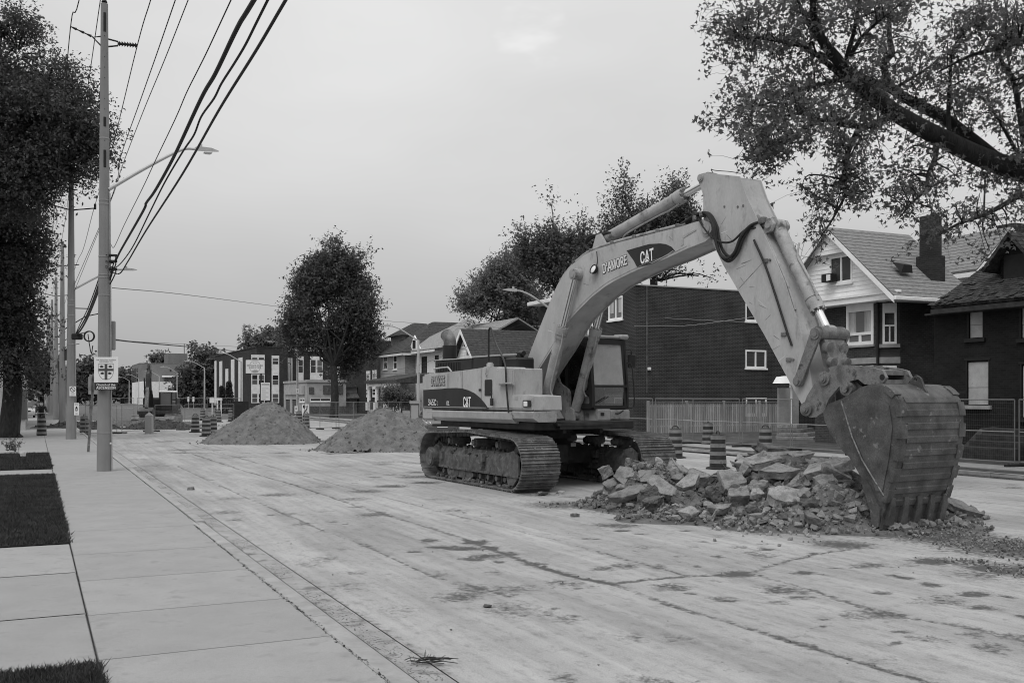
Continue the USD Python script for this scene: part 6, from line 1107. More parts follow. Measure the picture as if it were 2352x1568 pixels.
# the big pieces one can tell apart: pixel, depth, size, turn
for a in (('slab', 1775, 1052, 18.0, (1.75, .9, .22), 12, -6, 12), ('slab', 1800, 1075, 17.2, (1.0, .7, .20), 10, -8, 16), ('slab', 1865, 1080, 16.6, (1.55, .75, .24), -25, -14, 14), ('slab', 1920, 1082, 16.4, (1.0, .8, .22), 30, 16, 24),
          ('slab', 1775, 1028, 18.5, (.80, .6, .26), 20, 10, 20), ('slab', 1665, 1112, 17.0, (.95, .75, .42), 30, -8, 30), ('slab', 1830, 1112, 16.1, (.62, .45, .50), 40, 20, 50), ('slab', 1890, 1112, 15.9, (.62, .5, .36), -10, 5, 22), ('stone', 1742, 1112, 16.5, (.36, .32, .30), 10, 0, 0),
          ('slab', 1403, 1112, 18.3, (.50, .42, .30), 30, -30, 20), ('slab', 1432, 1092, 18.3, (.85, .45, .24), 50, -42, 20), ('slab', 1392, 1078, 18.8, (.40, .30, .28), 10, -20, 0), ('slab', 1450, 1062, 18.9, (.42, .36, .28), 70, 10, 10), ('slab', 1440, 1128, 17.6, (.85, .4, .18), 20, -12, 24), ('slab', 1490, 1095, 18.0, (.62, .4, .14), -60, 30, 40), ('slab', 1545, 1075, 18.4, (.70, .6, .40), 20, 20, 30),
          ('slab', 1515, 1068, 18.8, (.42, .3, .3), 60, 60, 10), ('slab', 1575, 1102, 17.5, (.6, .4, .2), 20, -30, 40), ('slab', 1520, 1112, 17.6, (.70, .5, .16), -30, 28, 30), ('slab', 1600, 1090, 18.3, (.6, .5, .3), 10, 10, 20), ('slab', 1655, 1160, 15.9, (.55, .3, .14), 10, -8, 24), ('slab', 1700, 1132, 16.3, (.6, .4, .30), 30, -15, 30), ('slab', 1815, 1140, 15.5, (.85, .5, .24), -15, 10, 30), ('slab', 1838, 1172, 15.1, (.55, .36, .14), 20, 4, 30),
          ('slab', 1812, 1190, 15.0, (.40, .3, .14), 40, -20, 24), ('slab', 1960, 1098, 16.6, (.6, .5, .4), 20, 30, 20), ('slab', 1720, 1078, 17.6, (.50, .42, .34), 40, 20, 30), ('slab', 1735, 1128, 16.0, (.32, .3, .22), 5, 10, 30), ('slab', 2205, 1158, 16.4, (.9, .5, .16), -20, 22, 16), ('slab', 1905, 1060, 17.3, (.5, .4, .3), 40, -20, 10), ('slab', 1880, 1186, 14.7, (.5, .3, .16), -20, 10, 20),
          ('stone', 1505, 1152, 16.6, (.48, .40, .36), 0, 0, 0, True), ('stone', 1545, 1165, 16.4, (.42, .34, .26), 0, 0, 0, True), ('stone', 1490, 1128, 17.0, (.4, .36, .3), 20, 0, 0, True), ('stone', 1600, 1140, 16.4, (.5, .45, .40), 40, 10, 0, True), ('stone', 1640, 1128, 16.6, (.4, .35, .3), 0, 0, 0, True), ('stone', 1945, 1120, 16.0, (.5, .4, .35), 0, 0, 0, True), ('stone', 1970, 1150, 15.5, (.4, .35, .3), 0, 0, 0, True), ('stone', 1402, 1162, 16.2, (.22, .18, .14), 0, 0, 0, True), ('stone', 1320, 1178, 16.6, (.18, .14, .1), 0, 0, 0, True)): place(*a)
n = 0
while n < 250:                                              # medium stones over the heap
    x, y = rng.uniform(1.0, 8.2), rng.uniform(13.6, 19.8); h = hat(x, y)
    if h < .07 or rng.random() > .35 + h: continue
    r = .05 + .20 * rng.random() ** 2.2; dm = r * rng.uniform(.7, 1.5, 3); flat = rng.random() < .35
    m = slab_rock(rng, dm[0] * 1.7, dm[1] * 1.3, max(.03, dm[2] * .45)) if flat else rock(rng, *dm)
    if r > .09: m = lumpy(m, r * .22, 7, n, 2)
    T = rot(rng.normal(0, .35), rng.normal(0, .35), rng.uniform(0, 6.28), (x, y, h + dm[2] * .22)); v = np.asarray(m[0]) @ T[:3, :3].T + T[:3, 3]
    obj('concrete_chunk' if flat else 'stone', (v, m[1]), L['soil'] if rng.random() < .5 else L['old_concrete'], RP); n += 1
def pebbles(n, rule, sz, seed):
    r = np.random.default_rng(seed); m = MB(); protos = [rock(r, 1, .85, .7) for _ in range(8)]; k = 0
    while k < n:
        p = rule(r)
        if p is None: continue
        s = sz(r); T = rot(*r.uniform(0, 6, 3), t=p + np.array([0, 0, s * .2]), s=s); m.add(protos[r.integers(8)], T); k += 1
    return m
def on_heap(r):
    x, y = r.uniform(.8, 8.4), r.uniform(13.2, 19.8); h = hat(x, y)
    return None if h < .02 or r.random() > .25 + h * 1.2 else np.array([x, y, h])
obj('gravel', pebbles(2600, on_heap, lambda r: .025 + .08 * r.random() ** 2, 5), L['old_concrete'], RP, kind='stuff')
obj('clod', pebbles(1500, on_heap, lambda r: .02 + .07 * r.random() ** 2, 6), L['soil'], RP, kind='stuff')
def front_spill(r):
    x, y = r.normal(1795, 70), r.normal(1190, 20); p = gp(x, y); return np.array([p[0], p[1], hat(p[0], p[1])])
obj('gravel', pebbles(420, front_spill, lambda r: .03 + .08 * r.random() ** 2, 7), L['old_concrete'], RP, kind='stuff')
def fringe(r):                                              # crushed stone spread to the right of the bucket and along the heap's foot
    k = FR_I[r.integers(len(FR_I))]; p = W(*FR_P[k]); return np.array([p[0], p[1], hat(p[0], p[1])])
_r = np.random.default_rng(91); FR_P = np.array([pg(a, b) for a, b in zip(_r.uniform(1230, 2420, 26000), 1130 + 230 * _r.random(26000) ** 1.2)]); _w = np.clip((np.max([s * np.exp(-(((FR_P - [v, u]) ** 2).sum(1) / r ** 2)) for v, u, r, s in BLOBS if r > .45 and s > .45 and u < 20 and v > 5], axis=0) * (.5 + meshkit.fbm(np.column_stack([FR_P * 2.2, FR_P[:, :1] * 0]), 3, 2)) - .30) * 1.9, 0, 1); FR_I = np.nonzero(_r.random(len(FR_P)) < _w ** 1.3)[0]
mat('crushed', .19, var=.4, scale=9)
obj('crushed_stone', pebbles(5200, fringe, lambda r: .007 + .036 * r.random() ** 4, 8), L['crushed'], label='crushed stone and crumbs spread on the road around the rubble and bucket', cat='crushed stone', kind='stuff')
obj('crushed_soil', pebbles(3600, fringe, lambda r: .008 + .034 * r.random() ** 3, 9), L['soil'], label='dark crumbled soil spread on the road around the rubble and bucket', cat='soil crumbs', kind='stuff')
def chip(r):
    p = on_heap(r); return p
m = MB(); r_ = np.random.default_rng(66)
for k in range(950):
    p = None
    while p is None or p[2] < .05: p = on_heap(r_)
    s = .06 + .13 * r_.random() ** 1.6; q = lumpy(slab_rock(r_, s * 1.5, s, s * r_.uniform(.25, .6)), s * .10, 8, k, 1); m.add(q, rot(r_.normal(0, .5), r_.normal(0, .5), r_.uniform(0, 6.3), p + [0, 0, s * .12]))
obj('rubble_fragment', m, L['old_concrete'], RP, kind='stuff')
# thin splintered sheets of asphalt lying on the heap's left shoulder
for k in range(14):
    x, y = 1640 + 110 * rng.random(), 0; y = 1100 - (x - 1640) * .62 + rng.normal(0, 8); c = at(x, y, 18.6)
    m = slab_rock(rng, rng.uniform(.25, .6), rng.uniform(.12, .3), .03); v = m[0] @ rot(rng.normal(0, .5), rng.uniform(-.6, .3), rng.uniform(0, 6), c)[:3, :3].T + c; obj('asphalt_piece', (v, m[1]), L['dark_soil'] if k % 2 else L['old_concrete'], RP)
for k, (x, y, s, lab) in enumerate(((440, 1124, .13, 'small lump of dirt lying on the road near the gutter patch'), (1247, 1137, .16, 'small dark clod on the road at the front of the near track'), (1287, 1133, .14, 'pale stone fragment between the near track and the rubble'), (1120, 1393, .06, 'small dark stone alone on the near road'))):
    p = gp(x, y); o = obj('stray_stone', (np.asarray((m := lumpy(rock(rng, s * 1.5, s, s * .6), s * .08, 8, k, 1))[0]) + p + [0, 0, s * .2], m[1]), L['old_concrete'] if k == 2 else L['soil'], label=lab, cat='stone')
# twig brush lying in the gutter
tw = MB(); c = gp(960, 1521, .01); r2 = np.random.default_rng(2)
for k in range(20):
    a = math.radians(-20) + r2.normal(0, .10); l = r2.uniform(.08, .30); o = c + np.array([r2.uniform(-.15, .1), r2.normal(0, .03), r2.uniform(.0, .03)]); e = o + np.array([math.cos(a) * l, math.sin(a) * l * .6, r2.uniform(-.005, .03)]); tw.add(tube([o, (o + e) / 2 + [0, 0, .01], e], .003, 4))
    if k % 2: tw.add(tube([e * .4 + o * .6, e * .4 + o * .6 + [r2.normal(0, .03), r2.normal(0, .03), .05]], .002, 4))
obj('dead_twig', tw, L['bark'], label='dry dead twig lying in the gutter at the front edge', cat='twig')

def heap_of_sand(name, label, cx, cy, peak, rl, rr, rd, seed, flat=.18, look='sand'):
    """a heap with its steep and slack sides; rl, rr and rd are its reach to the left, right and in depth"""
    n_r, n_t = 70, 130; t = np.linspace(0, 1, n_r); a = np.linspace(0, 2 * np.pi, n_t, endpoint=False); R, A = np.meshgrid(t, a)
    rx = np.where(np.cos(A) > 0, rr, rl); rad = 1 / np.sqrt((np.cos(A) / rx) ** 2 + (np.sin(A) / rd) ** 2); rad = rad * (.78 + .44 * meshkit.fbm(np.stack([np.cos(A) * 1.6, np.sin(A) * 1.6, A * 0 + seed], -1), 3, seed))
    x, y = np.cos(A) * rad * R, np.sin(A) * rad * R; s = np.sqrt(R ** 2 + flat ** 2) - flat; h = peak * (1 - s / (math.sqrt(1 + flat ** 2) - flat))
    q = np.stack([x, y, 0 * x], -1); h = h + (1 - R) ** .3 * R ** .2 * .50 * (meshkit.fbm(q * 1.5 + seed, 4, seed) - .5) + .15 * (meshkit.fbm(q * 6, 4, seed + 2) - .5) * np.clip((1 - R) * 8, 0, 1) - .02
    i = np.arange(n_t)[:, None]; k = np.arange(n_r - 1)[None]; j = (i + 1) % n_t; F = np.stack([i * n_r + k, i * n_r + k + 1, j * n_r + k + 1, j * n_r + k], -1).reshape(-1, 4)
    g = thing(name, label, 'soil heap', (cx, cy, 0)); obj('heap', (np.stack([x, y, h], -1).reshape(-1, 3), F), L[look], g, True)
    r = np.random.default_rng(seed); m = MB()
    for k in range(700):
        ii, kk = r.integers(n_t), min(n_r - 1, int(n_r * r.random() ** .6)); s = .02 + .10 * r.random() ** 4; m.add(rock(r, s * 1.3, s, s * .8), rot(*r.uniform(0, 6, 3), t=(x[ii, kk], y[ii, kk], h[ii, kk] + s * .1)))
    for k in range(420): ii = r.integers(n_t); t_ = r.uniform(.93, 1.04 + .2 * r.random() ** 3); s = .015 + .07 * r.random() ** 4; m.add(rock(r, s * 1.3, s, s * .8), rot(*r.uniform(0, 6, 3), t=(x[ii, -1] * t_, y[ii, -1] * t_, s * .2)))
    obj('lump', m, L[look], g, kind='stuff'); return g
heap_of_sand('sand_heap', 'pointed heap of grey sand and gravel in front of the three-storey block', -10.55, 43.6, 1.80, 2.75, 2.25, 2.3, 4)
heap_of_sand('sand_heap', 'wider heap of grey soil right behind the excavator, a tarp at its foot', -4.9, 38.0, 1.55, 2.5, 2.7, 2.3, 9, .3)
heap_of_sand('soil_mound', 'low dark mound of dug soil before the far excavator', -26.6, 62.0, .50, 3.6, 2.2, 2.0, 12, .4, 'dark_soil'); heap_of_sand('soil_mound', 'low dark mound right of the marker post at the dig', -22.0, 62.5, .55, 2.6, 2.4, 2.0, 15, .4, 'dark_soil')
heap_of_sand('soil_mound', 'pale low spoil behind the dark mounds at the far dig', -25, 69.0, .35, 7.0, 5.0, 2.5, 18, .5, 'soil')
tp = MB(); gx, gy = np.meshgrid(np.linspace(0, 1, 40), np.linspace(0, 1, 10)); q = np.stack([gx * 3, gy * 1.5, 0 * gx], -1); a, b = gp(748, 1043), gp(848, 1039)
X = a[0] + (b[0] - a[0]) * gx; Y = a[1] + (b[1] - a[1]) * gx + .5 * gy; Zt = .04 + .30 * np.abs(meshkit.fbm(q * np.array([3, 1.2, 1]), 3, 6) - .42)
i = (np.arange(9)[:, None] * 40 + np.arange(39)[None]).ravel(); obj('tarp', (np.stack([X, Y, Zt], -1).reshape(-1, 3), np.column_stack([i, i + 1, i + 41, i + 40])), L['tarp'], smooth=True, label='crumpled dark tarp lying at the foot of the wider soil heap', cat='tarp')

# ------------------------------------------------------------------ traffic drums
def make_drum(loc, label, rz=0):
    g = thing('traffic_drum', label, 'traffic drum', loc, rz, 'striped traffic drums')
    obj('base', lathe([(0, .0), (.36, .0), (.36, .03), (.30, .05), (.23, .06)], 8), L['tyre'], g)
    prof = [(.235, .05)]; H = .93
    for k in range(4):
        a, b = .05 + k * (H - .05) / 4, .05 + (k + 1) * (H - .05) / 4; r = .235 - .011 * k; prof += [(r, a), (r - .004, b - .012), (r - .011, b)]
    prof += [(.185, H), (.16, H + .03), (0, H + .035)]
    obj('body', lathe(prof, 24), L['drum_dark'], g, 30)
    for k in range(4):
        a = .155 + k * .22; r = .2375 - .011 * k; obj('reflective_band', lathe([(r - .003, a), (r, a + .004), (r - .002, a + .098), (r - .006, a + .102)], 24), L['drum_light'], g, 30)
    obj('handle', MB().add(tube(spline([(-.11, 0, H + .02), (-.07, 0, H + .10), (.07, 0, H + .10), (.11, 0, H + .02)], 4), .018, 6)), L['drum_dark'], g, 40)
    return g
DR = [(449, 992, 'left one of the drum trio beside the pointed sand heap'), (474, 1001.6, 'nearest of the drum trio left of the pointed sand heap'), (489, 997, 'right one of the drum trio, half hidden by the pointed sand heap'), (411, 963, 'small far drum at the fence right of the far excavator'), (466, 965, 'far drum behind the drum trio, by the two-post sign'), (502, 969, 'far drum just above the left slope of the pointed heap'), (531, 968, 'far drum under the dark board, by the pointed heap'),
      (96, 1003, 'leftmost drum, on the sidewalk in front of the cyclist'), (194, 996, 'drum with pointed top between the two near poles'), (703, 983, 'drum under the curved arrow sign between the two heaps'), (687, 977, 'drum beside the lamp post between the two heaps'), (991, 1000, 'drum below the counterweight, left of the parked car front'), (1042, 997, 'drum below the counterweight, right of the parked car front'), (1090, 990, 'drum seen under the middle of the excavator body'),
      (1551, 1051, 'drum right behind the far track front'), (1626, 1026, 'drum standing behind the bent fence panel'), (1649, 1076, 'large near drum behind the rubble with debris on its top'), (1758, 1048, 'drum whose top shows above the rubble by the mesh fence')]
d0 = None
for k, (x, y, lab) in enumerate(DR):
    p = gp(x, y, .003); lab = 'striped traffic drum, ' + lab
    if d0 is None: d0 = make_drum(p, lab)
    else: dup(d0, p, k * .7, lab)

# ------------------------------------------------------------------ temporary mesh fence panels
def make_panel(loc, rz, label, w=2.85, h=1.8, bent=0.0):
    g = thing('fence_panel', label, 'fence panel', loc, rz, 'temporary mesh fence panels'); r = .016
    obj('frame', MB().add(tube([(0, 0, .08), (0, 0, h)], r, 8)).add(tube([(w, 0, .08), (w, 0, h)], r, 8)).add(tube([(0, 0, h), (w, 0, h)], r, 8)).add(tube([(0, 0, .12), (w, 0, .12)], r, 8)), L['wire_grey'], g, 40)
    obj('rail', tube([(0, 0, h * .52), (w, 0, h * .52)], .014, 6), L['galvanised'], g)
    m = MB(); t = .0009
    for x in np.arange(.05, w, .06): m.add(tube([(x, 0, .12), (x, 0, h)], t, 3))
    for z in np.arange(.12, h, .16): m.add(tube([(0, 0, z), (w, 0, z)], t * 1.3, 3))
    obj('wire_mesh', m, L['wire_grey'], g, kind='stuff')
    for x in (0, w): obj('foot', cbox(x - .06, -.38, 0, x + .06, .38, .09, .02), L['drum_dark'], g)
    return g
def fence_run(points, labels, proto=None, h=1.8):
    """panels end to end through points of (v, u)"""
    for (a, b), lab in zip(zip(points[:-1], points[1:]), labels):
        A, B = W(*a, .1), W(*b, .1); d = B - A; rz = math.atan2(d[1], d[0]); yield A, rz, float(np.linalg.norm(d[:2])), lab
us = np.arange(9.6, 38, 2.9); fp = None
LB = ['rightmost of the row beside the burnt house', 'before the doorway of the burnt house', 'with a doubled post right of the bucket', 'hidden mostly by the bucket', 'just left of the bucket pin', 'in front of the concrete porch steps', 'right of the bent gap, before the board fence', 'leaning one left of the near drum', 'at the far track end, before the board fence corner', 'before the apartment corner']
for k, (u0, lab) in enumerate(zip(us, LB)):
    A = W(23.75, u0, .12); rz = math.atan2(SV[1], SV[0]) + (.05 if k % 2 else -.04) + (.16 if k == 7 else 0); lab = 'galvanised mesh fence panel ' + lab
    if fp is None: fp = make_panel(A, rz, lab)
    else: dup(fp, A, rz, lab)
a, b = gp(196, 1000), gp(560, 980); d = b - a; Ln = np.linalg.norm(d[:2]); n = int(Ln // 2.9); rz = math.atan2(d[1], d[0])
for k in range(n): dup(fp, a + d * (k * 2.9 / Ln) + [0, 0, .02], rz + (.03 if k % 2 else -.03), 'mesh fence panel number %s from the left across the far dig, behind the sign pole' % ('one two three four five six seven eight nine ten'.split()[k % 10]), 'mesh fence panels across the far dig', .84)
a, b = at(236, 910, 86), at(560, 910, 84)
for k in range(4): c = a + (b - a) * k / 4; c[2] = .05; dup(fp, c, math.atan2(b[1] - a[1], b[0] - a[0]), 'mesh fence panel ' + ('left of', 'directly behind', 'just right of', 'well right of')[k] + ' the small far excavator, at the back of the dig', 'mesh fence panels across the far dig', 1.02)
for k, (x, lab) in enumerate(((700, 'nearest the arrow sign between the heaps'), (735, 'pale gate-like one before the big tree trunk'), (772, 'right of the big tree trunk'), (812, 'just above the wider soil heap'), (850, 'before the porch rail of the stucco house'), (893, 'left of the box on posts'))):
    p = at(x, 978, 58 + k * 1.2); p[2] = .05; dup(fp, p, math.atan2(SV[1], SV[0]) - 1.15, 'mesh fence panel ' + lab, 'mesh fence panels between the heaps', .9)
# ------------------------------------------------------------------ trees
LEAF = {'kite': (np.array([(0, 0), (.55, .30), (1.0, 0), (.55, -.30)]), np.array([[0, 1, 2], [0, 2, 3]])),
        'lobed': (np.array([(0, 0), (.30, .52), (.42, .16), (1.0, 0), (.42, -.16), (.30, -.52)]), np.array([[0, 1, 2], [0, 2, 3], [0, 3, 4], [0, 4, 5]]))}
def leaf_mesh(pos, size, rng, shape='kite', up=.5):
    n = len(pos); S, F = LEAF[shape]; N = rng.normal(size=(n, 3)); N[:, 2] += up * 2; N /= np.linalg.norm(N, axis=1, keepdims=True)
    T = rng.normal(size=(n, 3)); T -= N * (T * N).sum(1, keepdims=True); T /= np.linalg.norm(T, axis=1, keepdims=True); Bn = np.cross(N, T)
    s = size * rng.uniform(.6, 1.25, n); k = len(S)
    V = pos[:, None] + (T[:, None] * S[None, :, :1] + Bn[:, None] * S[None, :, 1:]) * s[:, None, None]; V[:, :, 2] -= (S[None, :, 0] ** 2 * .18) * s[:, None]
    return V.reshape(-1, 3), (F[None] + k * np.arange(n)[:, None, None]).reshape(-1, 3)
def crown_points(blobs, n, rng, spray=.9, m=12, hole=.36, seed=0, droop=.0, hscale=.35):
    """leaf positions: sprays of leaves standing out of the blobs (centre, radii)"""
    C = np.array([b[0] for b in blobs]); R = np.array([b[1] for b in blobs]); w = R.prod(1) ** .8; w /= w.sum(); out = []; got = 0
    while got < n:
        k = 2000; i = rng.choice(len(blobs), k, p=w); d = rng.normal(size=(k, 3)); d /= np.linalg.norm(d, axis=1, keepdims=True); r = (rng.uniform(.3, 1.0, k) ** .55)[:, None] * (.72 + .62 * meshkit.fbm(d * 1.9 + i[:, None] * 3.7, 2, seed)[:, None])
        o = C[i] + d * R[i] * r; keep = meshkit.fbm(o * hscale * 1.4 + seed * 3.1, 3, seed) > (hole + .08) * (.62 + .5 * r[:, 0]); o, d = o[keep], d[keep]; k = len(o)
        g = d * .8 + rng.normal(size=(k, 3)) * .55 + np.array([0, 0, .35 - droop]); g /= np.linalg.norm(g, axis=1, keepdims=True)
        t = rng.random((k, m, 1)); q = o[:, None] + g[:, None] * t * spray * rng.uniform(.5, 1.6, (k, 1, 1)) + rng.normal(size=(k, m, 3)) * spray * .16 * (1.1 - t); q[:, :, 2] -= droop * (t[:, :, 0] ** 2) * spray * .6
        out.append(q.reshape(-1, 3)); got += k * m
    return np.vstack(out)[:n]
def limb(a, b, r0, r1, rng, wob=.08, n=7, bow=.0):
    a, b = np.asarray(a, float), np.asarray(b, float); t = np.linspace(0, 1, n)[:, None]; L_ = np.linalg.norm(b - a); p = a + (b - a) * t + rng.normal(size=(n, 3)) * wob * L_ * .3 * np.sin(np.pi * t); p[:, 2] += bow * L_ * np.sin(np.pi * t[:, 0])
    return tube(p, np.linspace(r0, r1, n), 7)
def tree(name, label, foot, blobs_px, d, tr, n, leaf, look, bark='bark_dark', seed=1, group=None, spray=.9, hole=.36, top=None, lean=0, droop=0.0, depth=.8, shape='kite', twigs=60):
    """foot: world base; blobs_px: (x, y, rx, ry) seen at depth d"""
    rng = np.random.default_rng(seed); foot = np.asarray(foot, float); s = d / 2286; bl = []
    for (x, y, rx, ry) in blobs_px: c = at(x, y, d + rng.uniform(-.5, .5) * rx * s); bl.append((c, np.array([rx * s, (rx + ry) / 2 * s * depth, ry * s])))
    g = thing(name, label, 'tree', foot, 0, group); T = MB(); zc = min(b[0][2] - b[1][2] * .2 for b in bl); ztop = max(b[0][2] for b in bl); cx = np.mean([b[0] for b in bl], axis=0)
    fork = np.array([foot[0] * .7 + cx[0] * .3, foot[1] * .7 + cx[1] * .3, max(zc, foot[2] + 1.5)]) if top is None else np.asarray(top)
    T.add(tube(spline([foot + [0, 0, -.1], foot * .97 + fork * .03, foot * .5 + fork * .5 + [tr * .3, 0, 0], fork], 4) - foot, np.r_[[tr * 1.35], np.linspace(tr * 1.08, tr * .7, 12)][:13], 10)); obj('trunk', T, L[bark], g, True)
    B_ = MB()
    for c, r in bl:
        B_.add(limb(fork - foot, c - foot + [0, 0, r[2] * .3], tr * .26, tr * .07, rng, .25, 7, .05))
        for k in range(max(2, twigs // len(bl))): u = rng.normal(size=3); u /= np.linalg.norm(u); B_.add(limb(c - foot + r * u * .15, c - foot + r * u * .95, tr * .09, tr * .02, rng, .3, 4))
    obj('branches', B_, L[bark], g, kind='stuff')
    P = crown_points(bl, n, rng, spray, 12, hole, seed, droop) - foot; obj('foliage', leaf_mesh(P, leaf, rng, shape), L[look], g, kind='stuff')
    return g
def base_at(x, d, z=.1): p = at(x, 910, d); return (p[0], p[1], z)
def spire(x0, y0, r0, x1, y1, r1, n=7): return [(x0 + (x1 - x0) * t, y0 + (y1 - y0) * t, r0 + (r1 - r0) * t, (r0 + (r1 - r0) * t) * .9 + abs(y1 - y0) / n * .35) for t in np.linspace(0, 1, n)]
# the dark pair at the left edge
tree('street_tree', 'dark dense tree with thick trunk at the left edge, branches drooping over the sidewalk', gp(20, 1004, .08), [(10, 560, 85, 80), (50, 640, 58, 52), (5, 700, 85, 80), (62, 715, 45, 42), (5, 800, 70, 60), (55, 790, 36, 36), (-70, 640, 110, 200), (62, 850, 36, 28), (72, 580, 36, 42), (35, 500, 62, 45)], 48, .50, 75000, .16, 'leaf_dark', seed=3, spray=.95, hole=.30, droop=.55, twigs=120, top=at(24, 800, 48))
tree('street_tree', 'taller dark tree filling the upper left corner behind the near pole', base_at(-75, 44), [(40, 125, 82, 80), (110, 190, 72, 64), (165, 250, 58, 62), (80, 270, 95, 75), (195, 300, 42, 48), (205, 360, 34, 42), (140, 345, 66, 56), (50, 370, 90, 70), (160, 390, 36, 24), (-40, 280, 120, 220), (5, 70, 66, 38), (35, 440, 70, 50), (98, 425, 42, 28), (222, 325, 26, 40)], 44, .55, 115000, .14, 'leaf_dark', seed=4, spray=.9, hole=.28, twigs=200, droop=.3)
# the lone tree in the middle
tree('street_tree', 'tall dark tree with bushy top standing alone left of the excavator', gp(767, 960, .1), [(765, 600, 40, 34), (722, 632, 36, 34), (795, 628, 44, 38), (745, 660, 60, 45), (700, 720, 46, 42), (765, 720, 70, 60), (822, 705, 38, 62), (682, 775, 34, 30), (735, 785, 52, 40), (800, 790, 52, 44), (838, 780, 30, 42), (768, 572, 22, 16), (690, 680, 26, 28), (775, 838, 46, 24), (820, 840, 34, 22)] + spire(765, 640, 40, 768, 552, 8, 5) + spire(712, 660, 30, 700, 596, 8, 4) + spire(812, 660, 34, 838, 586, 8, 4) + spire(680, 760, 26, 652, 722, 6, 4) + spire(836, 760, 24, 866, 716, 6, 4), 92, .40, 72000, .24, 'leaf_far', seed=5, spray=1.25, hole=.40, twigs=90)
# behind the apartment block and the houses
tree('background_tree', 'paler round tree rising behind the gable cottage and excavator boom', base_at(1160, 82), [(1128, 650, 45, 38), (1190, 640, 40, 38), (1092, 690, 34, 29), (1165, 700, 60, 43), (1225, 715, 41, 47), (1205, 775, 43, 34), (1085, 640, 22, 24), (1150, 605, 26, 19)], 82, .35, 44000, .24, 'leaf_pale', seed=6, spray=1.15, hole=0.38, droop=-0.2)
tree('background_tree', 'dark feathery tree with several spires behind the boom bend', base_at(1290, 76), spire(1258, 640, 42, 1266, 474, 5) + spire(1232, 625, 30, 1190, 550, 6, 5) + spire(1312, 625, 40, 1346, 512, 6) + spire(1345, 625, 26, 1380, 552, 5, 5) + [(1275, 665, 44, 26)], 76, .40, 26000, .22, 'leaf_mid', seed=7, spray=1.2, hole=0.46, droop=-0.45)
tree('background_tree', 'dark tree above the apartment roof, seen under and over the boom tip', base_at(1500, 74), spire(1440, 565, 38, 1434, 414, 5) + spire(1428, 545, 24, 1386, 494, 5, 5) + spire(1492, 560, 36, 1488, 446, 6) + spire(1538, 545, 34, 1556, 432, 6) + spire(1560, 550, 22, 1592, 486, 4, 5) + [(1545, 605, 44, 26), (1490, 600, 36, 26)] + spire(1575, 625, 22, 1632, 640, 8, 4), 74, .40, 28000, .22, 'leaf_mid', seed=8, spray=1.3, hole=0.47, droop=-0.4)
tree('background_tree', 'bushy far tree over the rear wing of the brick block', base_at(630, 175), [(605, 795, 34, 20), (650, 788, 34, 26), (625, 800, 40, 20)], 175, .5, 7000, .8, 'leaf_mid', seed=9, spray=2.4, twigs=12)
tree('background_tree', 'dark round tree between the office block and the brick block', base_at(468, 180), [(478, 835, 34, 26), (452, 872, 38, 34), (480, 880, 34, 40), (440, 905, 30, 24), (470, 915, 34, 22)], 180, .5, 14000, .75, 'leaf_far', seed=10, spray=2.2, twigs=20)
tree('background_tree', 'tiny tree showing above the office block roof', base_at(367, 330), [(368, 830, 17, 10), (372, 826, 10, 8)], 330, .5, 1500, 1.0, 'leaf_mid', seed=11, spray=2.5, twigs=6)
tree('background_tree', 'far dark tree clump between the poles and the church sign', base_at(170, 240), [(158, 890, 28, 30), (185, 875, 30, 30), (212, 858, 17, 22), (205, 890, 22, 26)], 240, .5, 9000, 1.0, 'leaf_far', seed=12, spray=2.6, twigs=10)
tree('background_tree', 'far dark tree clump right of the church sign', base_at(285, 300), [(285, 885, 22, 28), (305, 890, 16, 26), (270, 900, 16, 20)], 300, .5, 5000, 1.1, 'leaf_far', seed=13, spray=2.6, twigs=8)
tree('background_tree', 'dark low tree beyond the storefront awning at far left', base_at(95, 110), [(92, 850, 26, 34), (80, 880, 20, 20), (112, 870, 14, 24)], 110, .3, 5000, .5, 'leaf_dark', seed=14, spray=1.3, twigs=8)
tree('young_tree', 'small bushy tree before the stucco house porch', gp(922, 978, .1), [(922, 900, 26, 26), (918, 872, 15, 20), (935, 905, 18, 20), (905, 910, 16, 18)], 68, .07, 9000, .17, 'leaf_mid', seed=15, spray=.5, twigs=16)
tree('background_tree', 'dim trees behind the store roof, right of the big trunk', base_at(815, 125), [(800, 858, 40, 22), (835, 845, 26, 26), (862, 862, 16, 24)], 125, .3, 8000, .5, 'leaf_far', seed=16, spray=1.6, twigs=10)
for k, (x, lab) in enumerate(((510, 'left one of two dark pointed evergreens by the brick block'), (526, 'right one of two dark pointed evergreens by the brick block'))):
    r = np.random.default_rng(30 + k); c = at(x, 935, 118); c[2] = 0; g = thing('evergreen', lab, 'shrub', c); h = 3.0 + .6 * k; n = 3500; t = r.random(n) ** .7; a = r.uniform(0, 6.28, n); rr = .75 * (1 - t) * r.uniform(.6, 1, n); obj('foliage', leaf_mesh(np.column_stack([rr * np.cos(a), rr * np.sin(a), .1 + t * h]), .35, r), L['leaf_dark'], g, kind='stuff'); obj('trunk', cyl((0, 0, 0), (0, 0, h * .8), .08, .02, 6), L['bark'], g)

